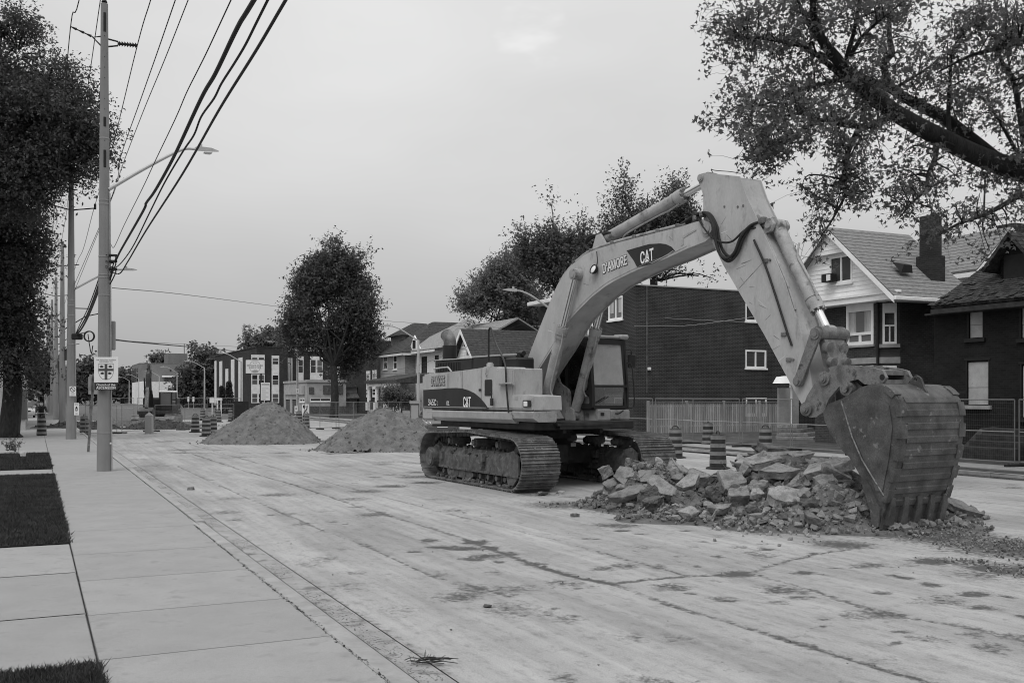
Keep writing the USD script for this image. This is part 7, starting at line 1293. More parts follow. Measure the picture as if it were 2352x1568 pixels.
# --- the maple whose limbs reach in from the upper right: limbs follow their own depths
rng = np.random.default_rng(77); foot = np.array([15.6, 23.6, .1])
MP = thing('maple_tree', 'big maple reaching its dark limbs and lobed leaves in from the upper right', 'tree', foot)
LM = []
def mlimb(pts, r0, r1): p = spline(np.array([at(*q) for q in pts]), 6); LM.append((p, np.linspace(r0 * .78, r1 * .6, len(p)))); return p
trunk = spline(np.array([foot, foot + [-.05, 0, 2.2], foot + [-.3, -.1, 4.3], at(2560, 470, 23.0)]), 6)
T = MB().add(tube(trunk - foot, np.linspace(.5, .33, len(trunk)), 12)); obj('trunk', T, L['bark_dark'], MP, True)
mlimb([(2560, 470, 23.0), (2440, 425, 22.6), (2352, 396, 22.2), (2255, 362, 21.7), (2150, 312, 21.2), (2060, 262, 20.8), (1990, 212, 20.5), (1950, 180, 20.3), (1925, 140, 20.1), (1888, 92, 19.9), (1870, 40, 19.7), (1866, -30, 19.4)], .36, .09)
mlimb([(2300, 378, 22.0), (2230, 320, 22.2), (2165, 270, 22.4), (2092, 232, 22.4), (2040, 202, 22.4), (1995, 184, 22.3), (1935, 150, 22.2), (1880, 120, 22.2)], .22, .06)
mlimb([(2052, 208, 22.4), (2036, 180, 22.5), (2031, 144, 22.6), (2048, 122, 22.7), (2042, 80, 22.8), (2044, 0, 23), (2046, -60, 23)], .12, .07)
mlimb([(2058, 262, 20.8), (2020, 280, 20.4), (1984, 290, 20.0), (1930, 285, 19.7), (1887, 276, 19.4), (1840, 300, 19.2), (1800, 325, 19.0), (1760, 330, 18.9)], .10, .025)
mlimb([(2010, 283, 20.3), (1973, 299, 20.0), (1952, 340, 19.8), (1940, 396, 19.6), (1942, 443, 19.5), (1914, 500, 19.4), (1880, 552, 19.3)], .085, .018)
mlimb([(2150, 330, 21.2), (2148, 360, 20.9), (2132, 400, 20.6), (2125, 436, 20.4), (2092, 468, 20.2), (2066, 500, 20.1)], .08, .02)
mlimb([(2560, 470, 23), (2420, 440, 22.0), (2352, 446, 21.4), (2272, 488, 20.9), (2200, 515, 20.5), (2157, 540, 20.3)], .12, .025)
mlimb([(2352, 330, 23), (2330, 200, 23.2), (2300, 140, 23.4), (2290, 112, 23.4)], .09, .05); mlimb([(2440, 80, 22), (2352, 95, 21.8), (2290, 112, 21.6), (2225, 130, 21.4), (2150, 168, 21.2)], .11, .03)
mlimb([(1960, 200, 20.3), (1905, 150, 20.4), (1850, 110, 20.6), (1800, 98, 20.6), (1740, 88, 20.7), (1690, 95, 20.8)], .09, .02); mlimb([(1950, 178, 20.3), (1900, 190, 20.1), (1840, 205, 19.9), (1780, 232, 19.8), (1720, 250, 19.7)], .07, .02)
mlimb([(1940, 160, 20.2), (1948, 120, 20.1), (1962, 70, 20.1), (1975, -10, 20.0)], .08, .05); mlimb([(1952, 130, 20.1), (1985, 80, 20), (2030, 40, 19.8), (2080, 0, 19.6)], .06, .03); mlimb([(1890, 95, 19.9), (1860, 60, 20), (1840, 20, 20.1), (1825, -20, 20.2)], .07, .04)
mlimb([(2180, 325, 21.3), (2178, 250, 21.4), (2182, 180, 21.4), (2190, 110, 21.5), (2230, 60, 21.6)], .07, .02); mlimb([(2060, 200, 22.4), (2110, 170, 22.4), (2160, 135, 22.4)], .05, .02); mlimb([(2352, 380, 21.8), (2290, 270, 21.6), (2250, 220, 21.5)], .06, .02)
mlimb([(1887, 276, 19.4), (1840, 262, 19.2), (1790, 268, 19.1), (1735, 262, 19)], .04, .015)
for p, r in LM: obj('limb', tube(p - foot, r, 9), L['bark_dark'], MP, True)
ENV = Polygon([(1646, -30), (1600, 50), (1605, 85), (1668, 120), (1650, 175), (1690, 205), (1640, 250), (1612, 285), (1690, 300), (1665, 345), (1695, 385), (1738, 412), (1790, 400), (1850, 360), (1910, 385), (1860, 420), (1800, 468), (1850, 470), (1850, 540), (1830, 600), (1862, 600), (1900, 560), (1925, 500), (1985, 455), (2040, 470), (2075, 530), (2070, 572), (2120, 560), (2170, 580), (2245, 570), (2280, 610), (2300, 560), (2352, 540), (2420, 520), (2420, -40)])
from shapely.geometry import Point
limb_pts = np.vstack([p[1:] for p, _ in LM]); limb_r = np.concatenate([r[1:] for _, r in LM])
tw = MB(); LP = []
pxs = np.column_stack([1176 + 2286 * limb_pts[:, 0] / limb_pts[:, 1], 910.6 - 2286 * (limb_pts[:, 2] - EYE) / limb_pts[:, 1]])
cnt = 0
while cnt < 600:
    x, y = rng.uniform(1590, 2420), rng.uniform(-40, 612)
    if not ENV.contains(Point(x, y)): continue
    low = np.clip((y - 330) / 200, 0, 1); 
    if rng.random() < low * .42: continue
    if meshkit.fbm(np.array([[x / 70, y / 70, 0.0]]), 3, 5)[0] < .36: continue
    k = np.argsort(np.hypot(pxs[:, 0] - x, pxs[:, 1] - y) + rng.uniform(0, 60, len(pxs)))[0]
    b0 = limb_pts[k]; e = at(x, y, b0[1] + rng.normal(0, 1.1)); Ld = np.linalg.norm(e - b0)
    if Ld > 3.4: continue
    mid = (b0 + e) / 2 + np.array([0, 0, .12 * Ld]) + rng.normal(size=3) * .1 * Ld; c = spline([b0, mid, e + [0, 0, -.03 * Ld]], 6); tw.add(tube(c - foot, np.linspace(min(.022, limb_r[k] * .6), .004, len(c)), 4))
    for t in np.r_[rng.uniform(.25, 1.0, 5), 1.0]:          # side twigs, each with a rosette of leaves
        o = c[int(t * (len(c) - 1))]; q = o + rng.normal(size=3) * np.array([.24, .24, .16]) + [0, 0, -.04]; tw.add(tube(np.array([o, (o + q) / 2 + [0, 0, .03], q]) - foot, [.004, .003, .002], 3))
        m = rng.integers(5, 9); LP.append(q + rng.normal(size=(m, 3)) * np.array([.075, .075, .06]))
    cnt += 1
obj('twigs', tw, L['bark_dark'], MP, kind='stuff')
LP = np.vstack(LP); obj('foliage', leaf_mesh(LP - foot, .105, rng, 'lobed', .35), L['leaf_maple'], MP, kind='stuff')

# --- the young plant on the small lawn
p = gp(36, 1037, .09); PL = thing('young_plant', 'young leafy plant standing on the small lawn at left', 'plant', p); r = np.random.default_rng(40); S_m = MB(); LPt = []
for k in range(11):
    a, l = r.uniform(0, 6.28), r.uniform(.25, .62); e = np.array([math.cos(a) * l * .75, math.sin(a) * l * .5, l * r.uniform(.45, 1.0)]); S_m.add(tube(spline([(0, 0, 0), e * .5 + [0, 0, .1], e], 4), .006, 5)); LPt += [e * t + r.normal(size=3) * .05 for t in r.uniform(.5, 1.05, 26)]
obj('stem', S_m, L['bark'], PL); obj('foliage', leaf_mesh(np.array(LPt), .085, r), L['leaf_mid'], PL, kind='stuff')
p = gp(53, 1050, .09); PB = thing('pail', 'small white plastic pail on the lawn beside the young plant', 'pail', p); obj('body', lathe([(0, 0), (.075, 0), (.088, .13), (.098, .13), (.098, .19), (.088, .19), (.08, .03), (0, .02)], 20), L['plastic_white'], PB, 30); obj('handle', tube(spline([(-.095, 0, .16), (-.06, -.09, .12), (.06, -.09, .12), (.095, 0, .16)], 4), .004, 5), L['galvanised'], PB)
# ------------------------------------------------------------------ poles, wires, lamps, signs
def pole(name, label, v, u, top, r0, r1, conduit=True):
    g = thing(name, label, 'utility pole', W(v, u, .06), ROT); n = 24; zs_ = np.linspace(0, top, 14); obj('shaft', lathe([(0, 0)] + [(r0 + (r1 - r0) * z / top, z) for z in zs_] + [(0, top)], n), L['pole_concrete'], g, 30)
    rad = lambda z: r0 + (r1 - r0) * z / top
    if conduit: obj('conduit', tube([(rad(z) * .80 + .02, -rad(z) * .62, z) for z in (0, 1.0, 2.6, 4.0, 5.4, 7.2)], .022, 8), L['galvanised'], g, 40)
    return g, rad
P1, rad1 = pole('concrete_pole', 'near grey concrete utility pole beside the sidewalk, carrying the church sign', 1.62, 27.8, 12.1, .185, .088)
for z in (1.0, 2.4, 4.55, 5.0, 5.08, 5.55, 6.9, 7.0, 8.6): obj('strap', lathe([(rad1(z) + .002, z), (rad1(z) + .007, z), (rad1(z) + .007, z + .03), (rad1(z) + .002, z + .03)], 24), L['galvanised'], P1, 30)
ho = MB()
for k, z in enumerate(np.arange(8.0, 11.7, .27)):
    if k % 4 != 3: ho.add(cyl((0, -rad1(z) - .002, z), (0, -rad1(z) + .02, z), .012, n=8))
obj('bolt_hole', ho, L['cable_black'], P1, kind='stuff')
for z0, z1 in ((11.35, 11.85), (8.9, 9.15), (7.85, 8.3)): obj('slot', cbox(-.03, -rad1(z0) - .008, z0, .035, -rad1(z0) + .02, z1, .008), L['cable_black'], P1)
def insulator(parent, a, b, n, r): a, b = np.asarray(a, float), np.asarray(b, float); m = MB().add(cyl(a, b, r * .45, n=10)); d = (b - a) / n; [m.add(cyl(a + d * (k + .2), a + d * (k + .75), r, r * .55, 14)) for k in range(n)]; obj('insulator', m, L['cable_black'], parent, 30)
insulator(P1, (.0, 0, 12.12), (.0, 0, 12.95), 7, .075)
zi = 2 + (910.6 - 97) / 2286 * 25.8 - .06; zl = 2 + (910.6 - 74) / 2286 * 25.8 - .06
obj('bracket', MB().add(tube([(.08, 0, zi + .08), (.32, 0, zi + .05), (.34, 0, zi + .0), (.32, 0, zi - .06), (.08, 0, zi - .12)], .022, 6)).add(tube([(-.08, 0, zi + .12), (-.28, 0, zi + .07), (-.08, 0, zi - .12)], .02, 6)), L['dark_iron'], P1)
insulator(P1, (.34, 0, zi), (.80, 0, zi + .02), 7, .07); insulator(P1, (-.28, 0, zi + .08), (-.80, 0, zl), 3, .035)
arm_end = pu(452, 344, 27.8); hv = arm_end[0] - 1.62; hz_ = arm_end[1] - .06; z0 = EYE + (910.6 - 441) / 2286 * 25.8
la = part('lamp_arm', P1); cv = spline([(.10, -.05, z0), (hv * .35, -.05, z0 + (hz_ - z0) * .40), (hv * .68, -.05, z0 + (hz_ - z0) * .80), (hv * .86, -.05, hz_ - .03), (hv, -.05, hz_)], 6); obj('arm', tube(cv, np.linspace(.05, .032, len(cv)), 10), L['lamp_metal'], la, 40)
hm = lambda x, z, s=1: MB().add(hull([(x + a * s, y * s, z + b * s) for a, w, b, c in ((0, .05, -.02, .05), (.06, .12, -.06, .07), (.42, .13, -.05, .06), (.62, .05, -.01, .02)) for y in (-w, w) for b in (b, c)])).add(cyl((x + .15 * s, 0, z + .06 * s), (x + .15 * s, 0, z + .16 * s), .045 * s, n=10))
m = hm(hv - .05, hz_); obj('lamp_head', m, L['lamp_metal'], la, 40); obj('lens', hull([(hv + .18, -.10, hz_ - .06), (hv + .18, .10, hz_ - .06), (hv + .40, -.10, hz_ - .055), (hv + .40, .10, hz_ - .055), (hv + .24, 0, hz_ - .10), (hv + .34, 0, hz_ - .10)]), L['lamp_glass'], la)
cj = MB()
for k, z in enumerate((5.25, 5.45, 5.6)): cj.add(tube(spline([(.12, -.12, z), (.26, -.2, z - .06), (.2, -.22, z - .25), (.13, -.1, z - .4 - .1 * k)], 5), .016, 6)).add(cbox(.10, -.16, z - .04, .30, -.10, z + .02, .01))
obj('cable_clamp', cj, L['cable_black'], P1, kind='stuff')
obj('reflector_plate', MB().add(box(.15, -.16, 2.75, .24, -.155, 2.86)).add(box(.15, -.16, 2.45, .22, -.155, 2.56)).add(box(.12, -.17, .72, .16, -.165, .76)), L['sign_white'], P1); obj('junction_box', cbox(.15, -.06, 3.15, .27, .06, 3.9, .02), L['pole_concrete'], P1)
P2, rad2 = pole('concrete_pole', 'second concrete utility pole with a small no-parking sign, beyond the near one', 1.48, 49.3, 12.0, .225, .10)
for z in (4.3, 5.6, 6.05, 6.3): obj('strap', lathe([(rad2(z) + .002, z), (rad2(z) + .008, z), (rad2(z) + .008, z + .04), (rad2(z) + .002, z + .04)], 20), L['galvanised'], P2, 30)
z0 = EYE + (910.6 - 672) / 2286 * 46; e = pu(285, 622, 49.3); hv2, hz2 = e[0] - 1.48, e[1]; la = part('lamp_arm', P2); cv = spline([(.12, 0, z0), (hv2 * .45, 0, z0 + (hz2 - z0) * .55), (hv2 * .8, 0, hz2 - .06), (hv2, 0, hz2)], 6); obj('arm', tube(cv, .045, 8), L['lamp_metal'], la, 40); obj('lamp_head', hm(hv2 - .05, hz2, 1.0), L['lamp_metal'], la, 40)
obj('bracket', MB().add(tube([(-1.0, 0, 10.6), (-.1, 0, 10.4), (.1, 0, 10.4), (1.0, 0, 10.55)], .03, 6)).add(tube([(.1, 0, 5.95), (.75, 0, 5.95)], .025, 6)).add(cyl((1.0, 0, 10.5), (1.0, 0, 10.75), .05, n=8)).add(cyl((-1.0, 0, 10.5), (-1.0, 0, 10.8), .05, n=8)), L['dark_iron'], P2)
for k, (u, lab) in enumerate(((70.8, 'third'), (92.3, 'fourth'), (113.8, 'fifth'), (135.3, 'sixth'), (157, 'seventh'))):
    g, _ = pole('concrete_pole', lab + ' concrete utility pole along the left sidewalk', 1.6, u, 12.0, .22, .10, False); obj('bracket', MB().add(tube([(-1.0, 0, 10.6), (0, 0, 10.4), (1.0, 0, 10.55)], .035, 6)).add(tube([(.1, 0, 6.3), (1.4, 0, 7.2), (2.6, 0, 7.5)], .04, 6)).add(cyl((.25, -.05, 4.3), (.25, -.05, 5.0), .16, n=10)), L['dark_iron'], g)

def cable(label, pts, r, mat_='cable_black', extend=True, name='cable', n=5, group=None):
    p = np.array(pts, float)
    if extend: d = p[-1] - p[-2]; d /= np.linalg.norm(d); p = np.vstack([p, p[-1] + d * 4, p[-1] + d * 9])
    return obj(name, tube(spline(p, 6), r, n), L[mat_], label=label, cat='cable', group=group, smooth=True)
def vcable(label, px, v, r, start=None):
    q = [W(v, *pv(x / 2.24 * .9408, y / 2.24 * .9408, v)) for x, y in px]
    if start is not None: q = [start] + q
    cable(label, q, r)
vcable('thickest black cable rising from the near pole, leftmost of three heavy ones', [(632, 1425), (660, 1370), (780, 1160), (800, 1110), (850, 1040), (950, 860), (1100, 540), (1180, 400), (1300, 150), (1390, 0)], 1.88, .025, W(1.76, 27.7, 5.45))
vcable('wavy heavy black cable, middle one of three rising from the near pole', [(645, 1455), (720, 1360), (820, 1160), (900, 1000), (1000, 830), (1060, 740), (1100, 640), (1170, 540), (1210, 460), (1280, 350), (1340, 250), (1400, 130), (1465, 0)], 1.95, .014, W(1.76, 27.68, 5.35))
vcable('straight heavy black cable, rightmost of those rising from the near pole', [(655, 1495), (700, 1430), (800, 1260), (1000, 950), (1200, 600), (1400, 280), (1565, 0)], 2.02, .017, W(1.76, 27.66, 5.22))
vcable('thin wavy black cable just left of the heavy cables', [(625, 1350), (680, 1230), (780, 1030), (850, 880), (960, 650), (1020, 510), (1080, 390), (1130, 290), (1200, 140), (1265, 0)], 1.86, .008, W(1.76, 27.7, 5.95))
vR = 1.62 + .80
zR, zL = zi + .08, zl + .06
cable('wire through the right insulator of the near pole, running down the street', [W(vR, 113.8, 10.5), W(vR, 92.3, 10.4), W(vR, 70.8, 10.6), W(vR, 60, 10.2), W(vR, 49.3, 10.55), W(vR, 38, 10.6), W(vR, 27.8, zR)] + [W(vR, *pv(825 / 2.24 * .9408, 0, vR))], .013)
cable('wire through the left insulator of the near pole, running behind the treetop', [W(.82, 113.8, 10.6), W(.82, 70.8, 10.7), W(.8, 60, 10.2), W(.8, 49.3, 10.6), W(.81, 38, 10.8), W(.82, 27.8, zL), W(.95, 25.5, 11.38), W(1.35, 15, 11.9)], .013)
cable('wire on top insulator of the near pole, over the pole row', [W(1.6, 113.8, 12.4), W(1.6, 70.8, 12.4), W(1.55, 60, 12.0), W(1.5, 49.3, 12.3), W(1.6, 38, 12.4), W(1.62, 27.8, 12.95), W(1.62, 14, 13.2)], .013)
vcable('thin wire, left of the two that slant beside the leafy corner', [(612, 1075), (660, 860), (770, 545), (860, 290), (960, 0)], 2.10, .010, W(1.62, 49.2, 7.1)); vcable('thin broken-looking wire, right of the two that slant beside the leafy corner', [(610, 1090), (665, 920), (780, 620), (900, 330), (1030, 0)], 2.2, .009, W(1.62, 49.2, 6.8))
A_p, B_p = W(1.66, 27.65, 5.35), W(1.66, 49.1, 4.75)
for k, (dz, r, lab) in enumerate(((0, .034, 'heavy black cable from near pole to second pole, lowest of three'), (.14, .026, 'black cable from near pole to second pole, middle of three'), (.30, .018, 'black cable from near pole to second pole, uppermost of three'))):
    m = (A_p + B_p) / 2 + [0, 0, -.30 + dz]; cable(lab, [A_p + [0, 0, dz], A_p * .75 + B_p * .25 + [0, 0, dz - .22], m, A_p * .25 + B_p * .75 + [0, 0, dz - .22], B_p + [0, 0, dz * .3]], r, extend=False)
for k in range(4): u0, u1 = 49.3 + 21.5 * k, 70.8 + 21.5 * k; cable(('second to third', 'third to fourth', 'fourth to fifth', 'fifth to sixth')[k] + ' pole telephone cable down the left side', [W(1.7, u0, 4.9 if k == 0 else 5.2), W(1.75, (u0 + u1) / 2, 4.6), W(1.7, u1, 5.2)], .04, extend=False)
c = at(205, 772, 43.5); t = np.linspace(0, 6.28 * 4, 90); obj('cable_coil', MB().add(tube(np.column_stack([c[0] + .22 * np.cos(t), c[1] + .03 * np.sin(t * .4), c[2] + .22 * np.sin(t)]), .03, 6)).add(tube(spline([c + [-.05, 0, .1], c + [.02, 0, -.4], c + [.10, 0, -.75], c + [.16, 0, -.4]], 5), .02, 6)).add(cbox(c[0] - .75, c[1] - .1, c[2] - .15, c[0] - .30, c[1] + .1, c[2] + .12, .04)), L['cable_black'], label='black coil of spare cable hanging at the second pole', cat='cable coil')
q = lambda x, y, d: at(x, y, d)
cable('black service cable crossing above the sand heaps from the near pole', [q(257, 779, 25.8), q(330, 787, 33), q(490, 801, 55), q(600, 812, 75), q(683, 818, 95)], .022, extend=False)
cable('thin wire crossing over the big lone tree toward the cottage roof', [q(258, 661, 25.8), q(420, 676, 36), q(640, 704, 52), q(900, 738, 65), q(1250, 752, 75), q(1420, 700, 62)], .010, extend=False)
cable('thin wire crossing below the service cable toward the brick block', [q(258, 781, 25.8), q(420, 790, 60), q(640, 800, 110), q(800, 806, 118)], .011, extend=False)
cable('wire between two far lamp posts in front of the brick block and tree', [q(683, 830, 95), q(760, 852, 88), q(850, 858, 78), q(961, 856, 65), q(1040, 850, 60), q(1300, 790, 52)], .014, extend=False)
cable('sagging wire past the stucco house eave', [q(683, 826, 95), q(790, 870, 90), q(880, 848, 80), q(961, 838, 65), q(1220, 735, 55)], .010, extend=False)

def street_lamp(loc, label, h=5.6, reach=2.0, rise=.85):
    g = thing('street_lamp', label, 'street lamp', loc, ROT, 'lamps along the far sidewalk'); obj('pole', MB().add(lathe([(0, 0), (.16, 0), (.16, .12), (.12, .16), (.11, .3), (.075, h), (0, h)], 16)), L['lamp_metal'], g, 30)
    cv = spline([(0, 0, h - .05), (-reach * .3, 0, h + rise * .35), (-reach * .62, 0, h + rise * .78), (-reach * .85, 0, h + rise * .97), (-reach, 0, h + rise)], 5); obj('arm', tube(cv, np.linspace(.05, .035, len(cv)), 8), L['lamp_metal'], g, 40)
    v, f = hm(0, 0, 1.1).get(); v[:, 0] *= -1; v += [-reach + .05, 0, h + rise]; obj('lamp_head', (v, f[:, ::-1]), L['lamp_metal'], g, 40); obj('base_plate', cbox(-.2, -.2, 0, .2, .2, .04, .01), L['lamp_metal'], g); return g
LPS = [(961, 65, 'beside the box on posts left of the counterweight', 1.0), (683, 95, 'behind the arrow sign between the heaps', 1.1), (554, 120, 'in front of the brick block strips', 1.1), (470, 147, 'before the round tree left of the brick block', 1.1), (407, 175, 'just right of the far excavator cab', 1.1), (366, 205, 'behind the far excavator boom', 1.1), (319, 235, 'before the white ribbed hall', 1.1), (297, 262, 'farthest, right of the church sign', 1.1), (1276, 48.5, 'behind the excavator boom, its head over the pale tree', 1.08)]
l0 = None
for x, d, lab, s in LPS:
    p = at(x, 910, d); p[2] = .1; lab = 'grey street lamp ' + lab
    if l0 is None: l0 = street_lamp(p, lab)
    else: dup(l0, p, ROT, lab, scale=s)

def board(name, label, cat, x0, y0, x1, y1, d, m, rz=0.0, th=.01, post=None):
    """upright board seen between two pixels at depth d; local x to the right, z up, face towards -y"""
    a, b = at(x0, y1, d), at(x1, y0, d); g = thing(name, label, cat, ((a[0] + b[0]) / 2, d, a[2]), rz); w, h = b[0] - a[0], b[2] - a[2]
    obj('panel', cbox(-w / 2, 0, 0, w / 2, th, h, min(th * .4, .004)), m, g); return g, w, h
# church sign on the near pole
g, w, h = board('church_sign', 'white church welcome sign with shield and dark name board, fixed to the near pole', 'sign', 215.5, 820, 272, 878, 25.5, L['sign_white'], -.05, .012)
hb_ = .19; obj('name_board', cbox(-w / 2 + .01, -.002, -hb_ - .003, w / 2 - .02, .012, -.003, .004), L['black_letter'], g)
def ln(s, z, cap, wid, m, par=g, y=-.003, x=0): obj('lettering', side_text(s, x - wid / 2, z, cap, y, wid, 0, .002), m, par)
ln('THE ANGLICAN CHURCH', h * .875, .026, w * .82, L['sign_grey']); ln('WELCOMES YOU', h * .805, .026, w * .56, L['sign_grey']); ln('Church of the', -.085, .050, w * .78, L['sign_white'], y=-.005); ln('ASCENSION', -.165, .058, w * .80, L['sign_white'], y=-.005)
sw_, sh = w * .64, h * .64; sz = h * .10
shp = lambda k: [(-sw_ / 2 * k, sh * (.5 + .5 * k)), (sw_ / 2 * k, sh * (.5 + .5 * k)), (sw_ / 2 * k, sh * .62)] + [(sw_ / 2 * k * math.cos(t) ** .8, sh * .62 - (sh * .60) * k * math.sin(t)) for t in np.linspace(.15, math.pi / 2, 9)] + [(-sw_ / 2 * k * math.cos(t) ** .8, sh * .62 - (sh * .60) * k * math.sin(t)) for t in np.linspace(math.pi / 2 - .01, .15, 9)] + [(-sw_ / 2 * k, sh * .62)]
em = part('shield', g); mv = lambda pl: [(x, z + sz) for x, z in pl]
obj('outline', prism(mv(shp(1.0)), -.0035, -.0015, holes=[mv(shp(.965))]), L['black_letter'], em)
obj('cross', MB().add(box(-.035, -.005, sz + .01, .035, -.002, sz + sh - .004)).add(box(-sw_ / 2 + .004, -.0056, sz + sh * .56, sw_ / 2 - .004, -.002, sz + sh * .56 + .058)), plain('sign_dark', .06), em)
ml = [(-.05, 0), (-.055, .03), (-.035, .025), (-.03, .045), (-.012, .035), (0, .06), (.012, .035), (.03, .045), (.035, .025), (.055, .03), (.05, 0), (.02, -.012), (-.02, -.012)]
for sx in (-1, 1):
    for zz, k in ((sz + sh * .80, 1.0), (sz + sh * .38, .95)): obj('leaf_mark', prism([(sx * sw_ * (.28 if k == 1 else .24) + a * .9, zz + b * .9) for a, b in ml], -.005, -.002), L['black_letter'], em)
# leaning post, signs on the second pole
b0 = gp(203, 1037, .08); t0 = at(216, 858, b0[1]); SP = thing('sign_post', 'thin leaning metal post between the two near poles, sign seen edge-on', 'sign post', b0); dv_ = t0 - b0; obj('post', hull([(x + k * dv_[0], y, k * dv_[2]) for k in (0, 1) for x in (-.035, .035) for y in (-.03, .03)]), L['track_steel'], SP); obj('plate', hull([(dv_[0] * k + x, y, dv_[2] * k) for k in (.78, .99) for x in (-.05, -.04) for y in (-.24, .24)]), L['galvanised'], SP)
p2 = W(1.48, 49.3); dP = p2[1] - .3
g, w, h = board('parking_sign', 'small white no-parking sign on the second pole', 'sign', 160, 888 - 1, 174.5, 909, dP, L['sign_white'], .1)
ri = [(.40 * w * math.cos(t), .68 * h + .40 * w * math.sin(t)) for t in np.linspace(0, 6.28, 25)[:-1]]; r2_ = [(.31 * w * math.cos(t), .68 * h + .31 * w * math.sin(t)) for t in np.linspace(0, 6.28, 25)[:-1]]
obj('ring', prism(ri, -.004, -.001, holes=[r2_]), L['black_letter'], g); obj('slash', prism([(-.26 * w, .68 * h + .2 * w), (-.20 * w, .68 * h + .27 * w), (.26 * w, .68 * h - .2 * w), (.20 * w, .68 * h - .27 * w)], -.004, -.001), L['black_letter'], g)
for k in range(3): obj('print_line', box(-.3 * w, -.003, h * (.10 + .09 * k), .3 * w, -.001, h * (.13 + .09 * k)), L['sign_grey'], g)
g, w, h = board('lane_sign', 'narrow white lane sign low on the second pole', 'sign', 170.5, 925, 181.5, 953, dP, L['sign_white'], .1)
obj('diamond', prism([(0, h * .74), (.22 * w, h * .62), (.22 * w, h * .34), (-.22 * w, h * .34), (-.22 * w, h * .62)], -.004, -.001, holes=[[(-.1 * w, h * .42), (.1 * w, h * .42), (.1 * w, h * .52), (-.1 * w, h * .52)]]), L['black_letter'], g); obj('print_line', box(-.36 * w, -.003, h * .84, .36 * w, -.001, h * .92), L['sign_grey'], g); obj('print_line', box(-.2 * w, -.003, h * .1, .2 * w, -.001, h * .18), L['sign_grey'], g)
# arrow sign over a drum and its neighbours
g, w, h = board('detour_sign', 'white sign with black wedge and curving arrow over a drum between the heaps', 'sign', 694, 928, 709.5, 953, 63.5, L['sign_white'], .15, .02); obj('wedge', prism([(-.36 * w, h * .92), (-.02 * w, h * .92), (-.02 * w, h * .70), (-.19 * w, h * .58), (-.36 * w, h * .70)], -.004, -.001), L['black_letter'], g)
ar = spline([(-.22 * w, -.003, h * .06), (-.18 * w, -.003, h * .28), (.0, -.003, h * .42), (.18 * w, -.003, h * .56), (.22 * w, -.003, h * .78)], 6); obj('arrow', MB().add(tube(ar, .035, 5)).add(prism([(.10 * w, h * .76), (.36 * w, h * .76), (.24 * w, h * .95)], -.006, -.001)), L['black_letter'], g); obj('post', box(-.03, .03, -1.3, .03, .07, .2), L['galvanised'], g)
g, w, h = board('notice_sign', 'small white sign on the lamp post left of the arrow sign', 'sign', 676.5, 932, 684.5, 949.5, 93, L['sign_white']); obj('symbol', prism([(.28 * w * math.cos(t), .66 * h + .28 * w * math.sin(t)) for t in np.linspace(0, 6.28, 17)[:-1]], -.005, -.001), L['sign_grey'], g); obj('print_line', box(-.3 * w, -.004, .12 * h, .3 * w, -.001, .3 * h), L['sign_grey'], g); obj('post', box(-.04, .02, -1.2, .04, .08, .1), L['galvanised'], g)
g, w, h = board('lane_sign', 'small white square sign high on the lamp post by the big tree', 'sign', 680, 892, 687, 903, 94.6, L['sign_white']); obj('symbol', box(-.2 * w, -.005, .3 * h, .2 * w, -.001, .7 * h), L['sign_grey'], g)
# big shop billboard
d = 104; g, w, h = board('shop_billboard', 'white shop billboard with ringed car emblem in front of the brick block', 'billboard', 565, 826, 606.5, 857, d, L['sign_white'], .05, .25)
obj('frame', MB().add(box(-w / 2 - .06, -.01, h, w / 2 + .06, .26, h + .06)).add(box(-w / 2 - .06, -.01, -.08, w / 2 + .06, .26, 0)), L['dark_iron'], g); cx0 = 0
rg = [(.42 * h * math.cos(t), .50 * h + .44 * h * math.sin(t)) for t in np.linspace(0, 6.28, 33)[:-1]]; rh = [(.39 * h * math.cos(t), .50 * h + .41 * h * math.sin(t)) for t in np.linspace(0, 6.28, 33)[:-1]]; obj('ring', prism(rg, -.006, -.002, holes=[rh]), L['sign_grey'], g)
obj('car_emblem', prism([(-.26 * h, .10 * h), (-.22 * h, .18 * h), (-.05 * h, .26 * h), (.16 * h, .25 * h), (.24 * h, .16 * h), (.20 * h, .08 * h)], -.008, -.003), L['sign_grey'], g)
obj('lettering', side_text('MrCare Auto', -.44 * w, .53 * h, .13 * h, -.01, .88 * w, 0, .004), L['sign_grey'], g); obj('lettering', side_text('LUBE & TIRE', -.33 * w, .38 * h, .10 * h, -.01, .66 * w, 0, .004), L['sign_grey'], g); obj('emblem_top', MB().add(prism([(-.16 * h, .76 * h), (-.06 * h, .83 * h), (-.04 * h, .74 * h)], -.007, -.002)).add(prism([(.16 * h, .76 * h), (.06 * h, .83 * h), (.04 * h, .74 * h)], -.007, -.002)), L['sign_grey'], g)
zb = at(586, 857, d)[2]; obj('mast', box(w * .28, .05, -zb, w * .36, .20, 0), L['dark_iron'], g)
g, w, h = board('price_board', 'tall white printed board below the shop billboard, on a dark frame', 'board', 599.5, 878, 620, 919, 98, L['sign_white'], .05, .06)
for k in range(6): obj('print_line', box(-.40 * w, -.005, h * (.08 + .115 * k), (.34 if k % 2 else .05) * w, -.001, h * (.105 + .115 * k)), L['sign_grey'], g)
obj('lettering', side_text('AUTO 1 SHOP', -.40 * w, .87 * h, .06 * h, -.006, .80 * w, 0, .004) if False else box(-.40 * w, -.006, .86 * h, .42 * w, -.001, .93 * h), L['sign_grey'], g); zb = at(610, 919, 98)[2]; obj('post', MB().add(box(-w / 2 - .10, .0, -zb, -w / 2 - .01, .1, h)), L['dark_iron'], g)
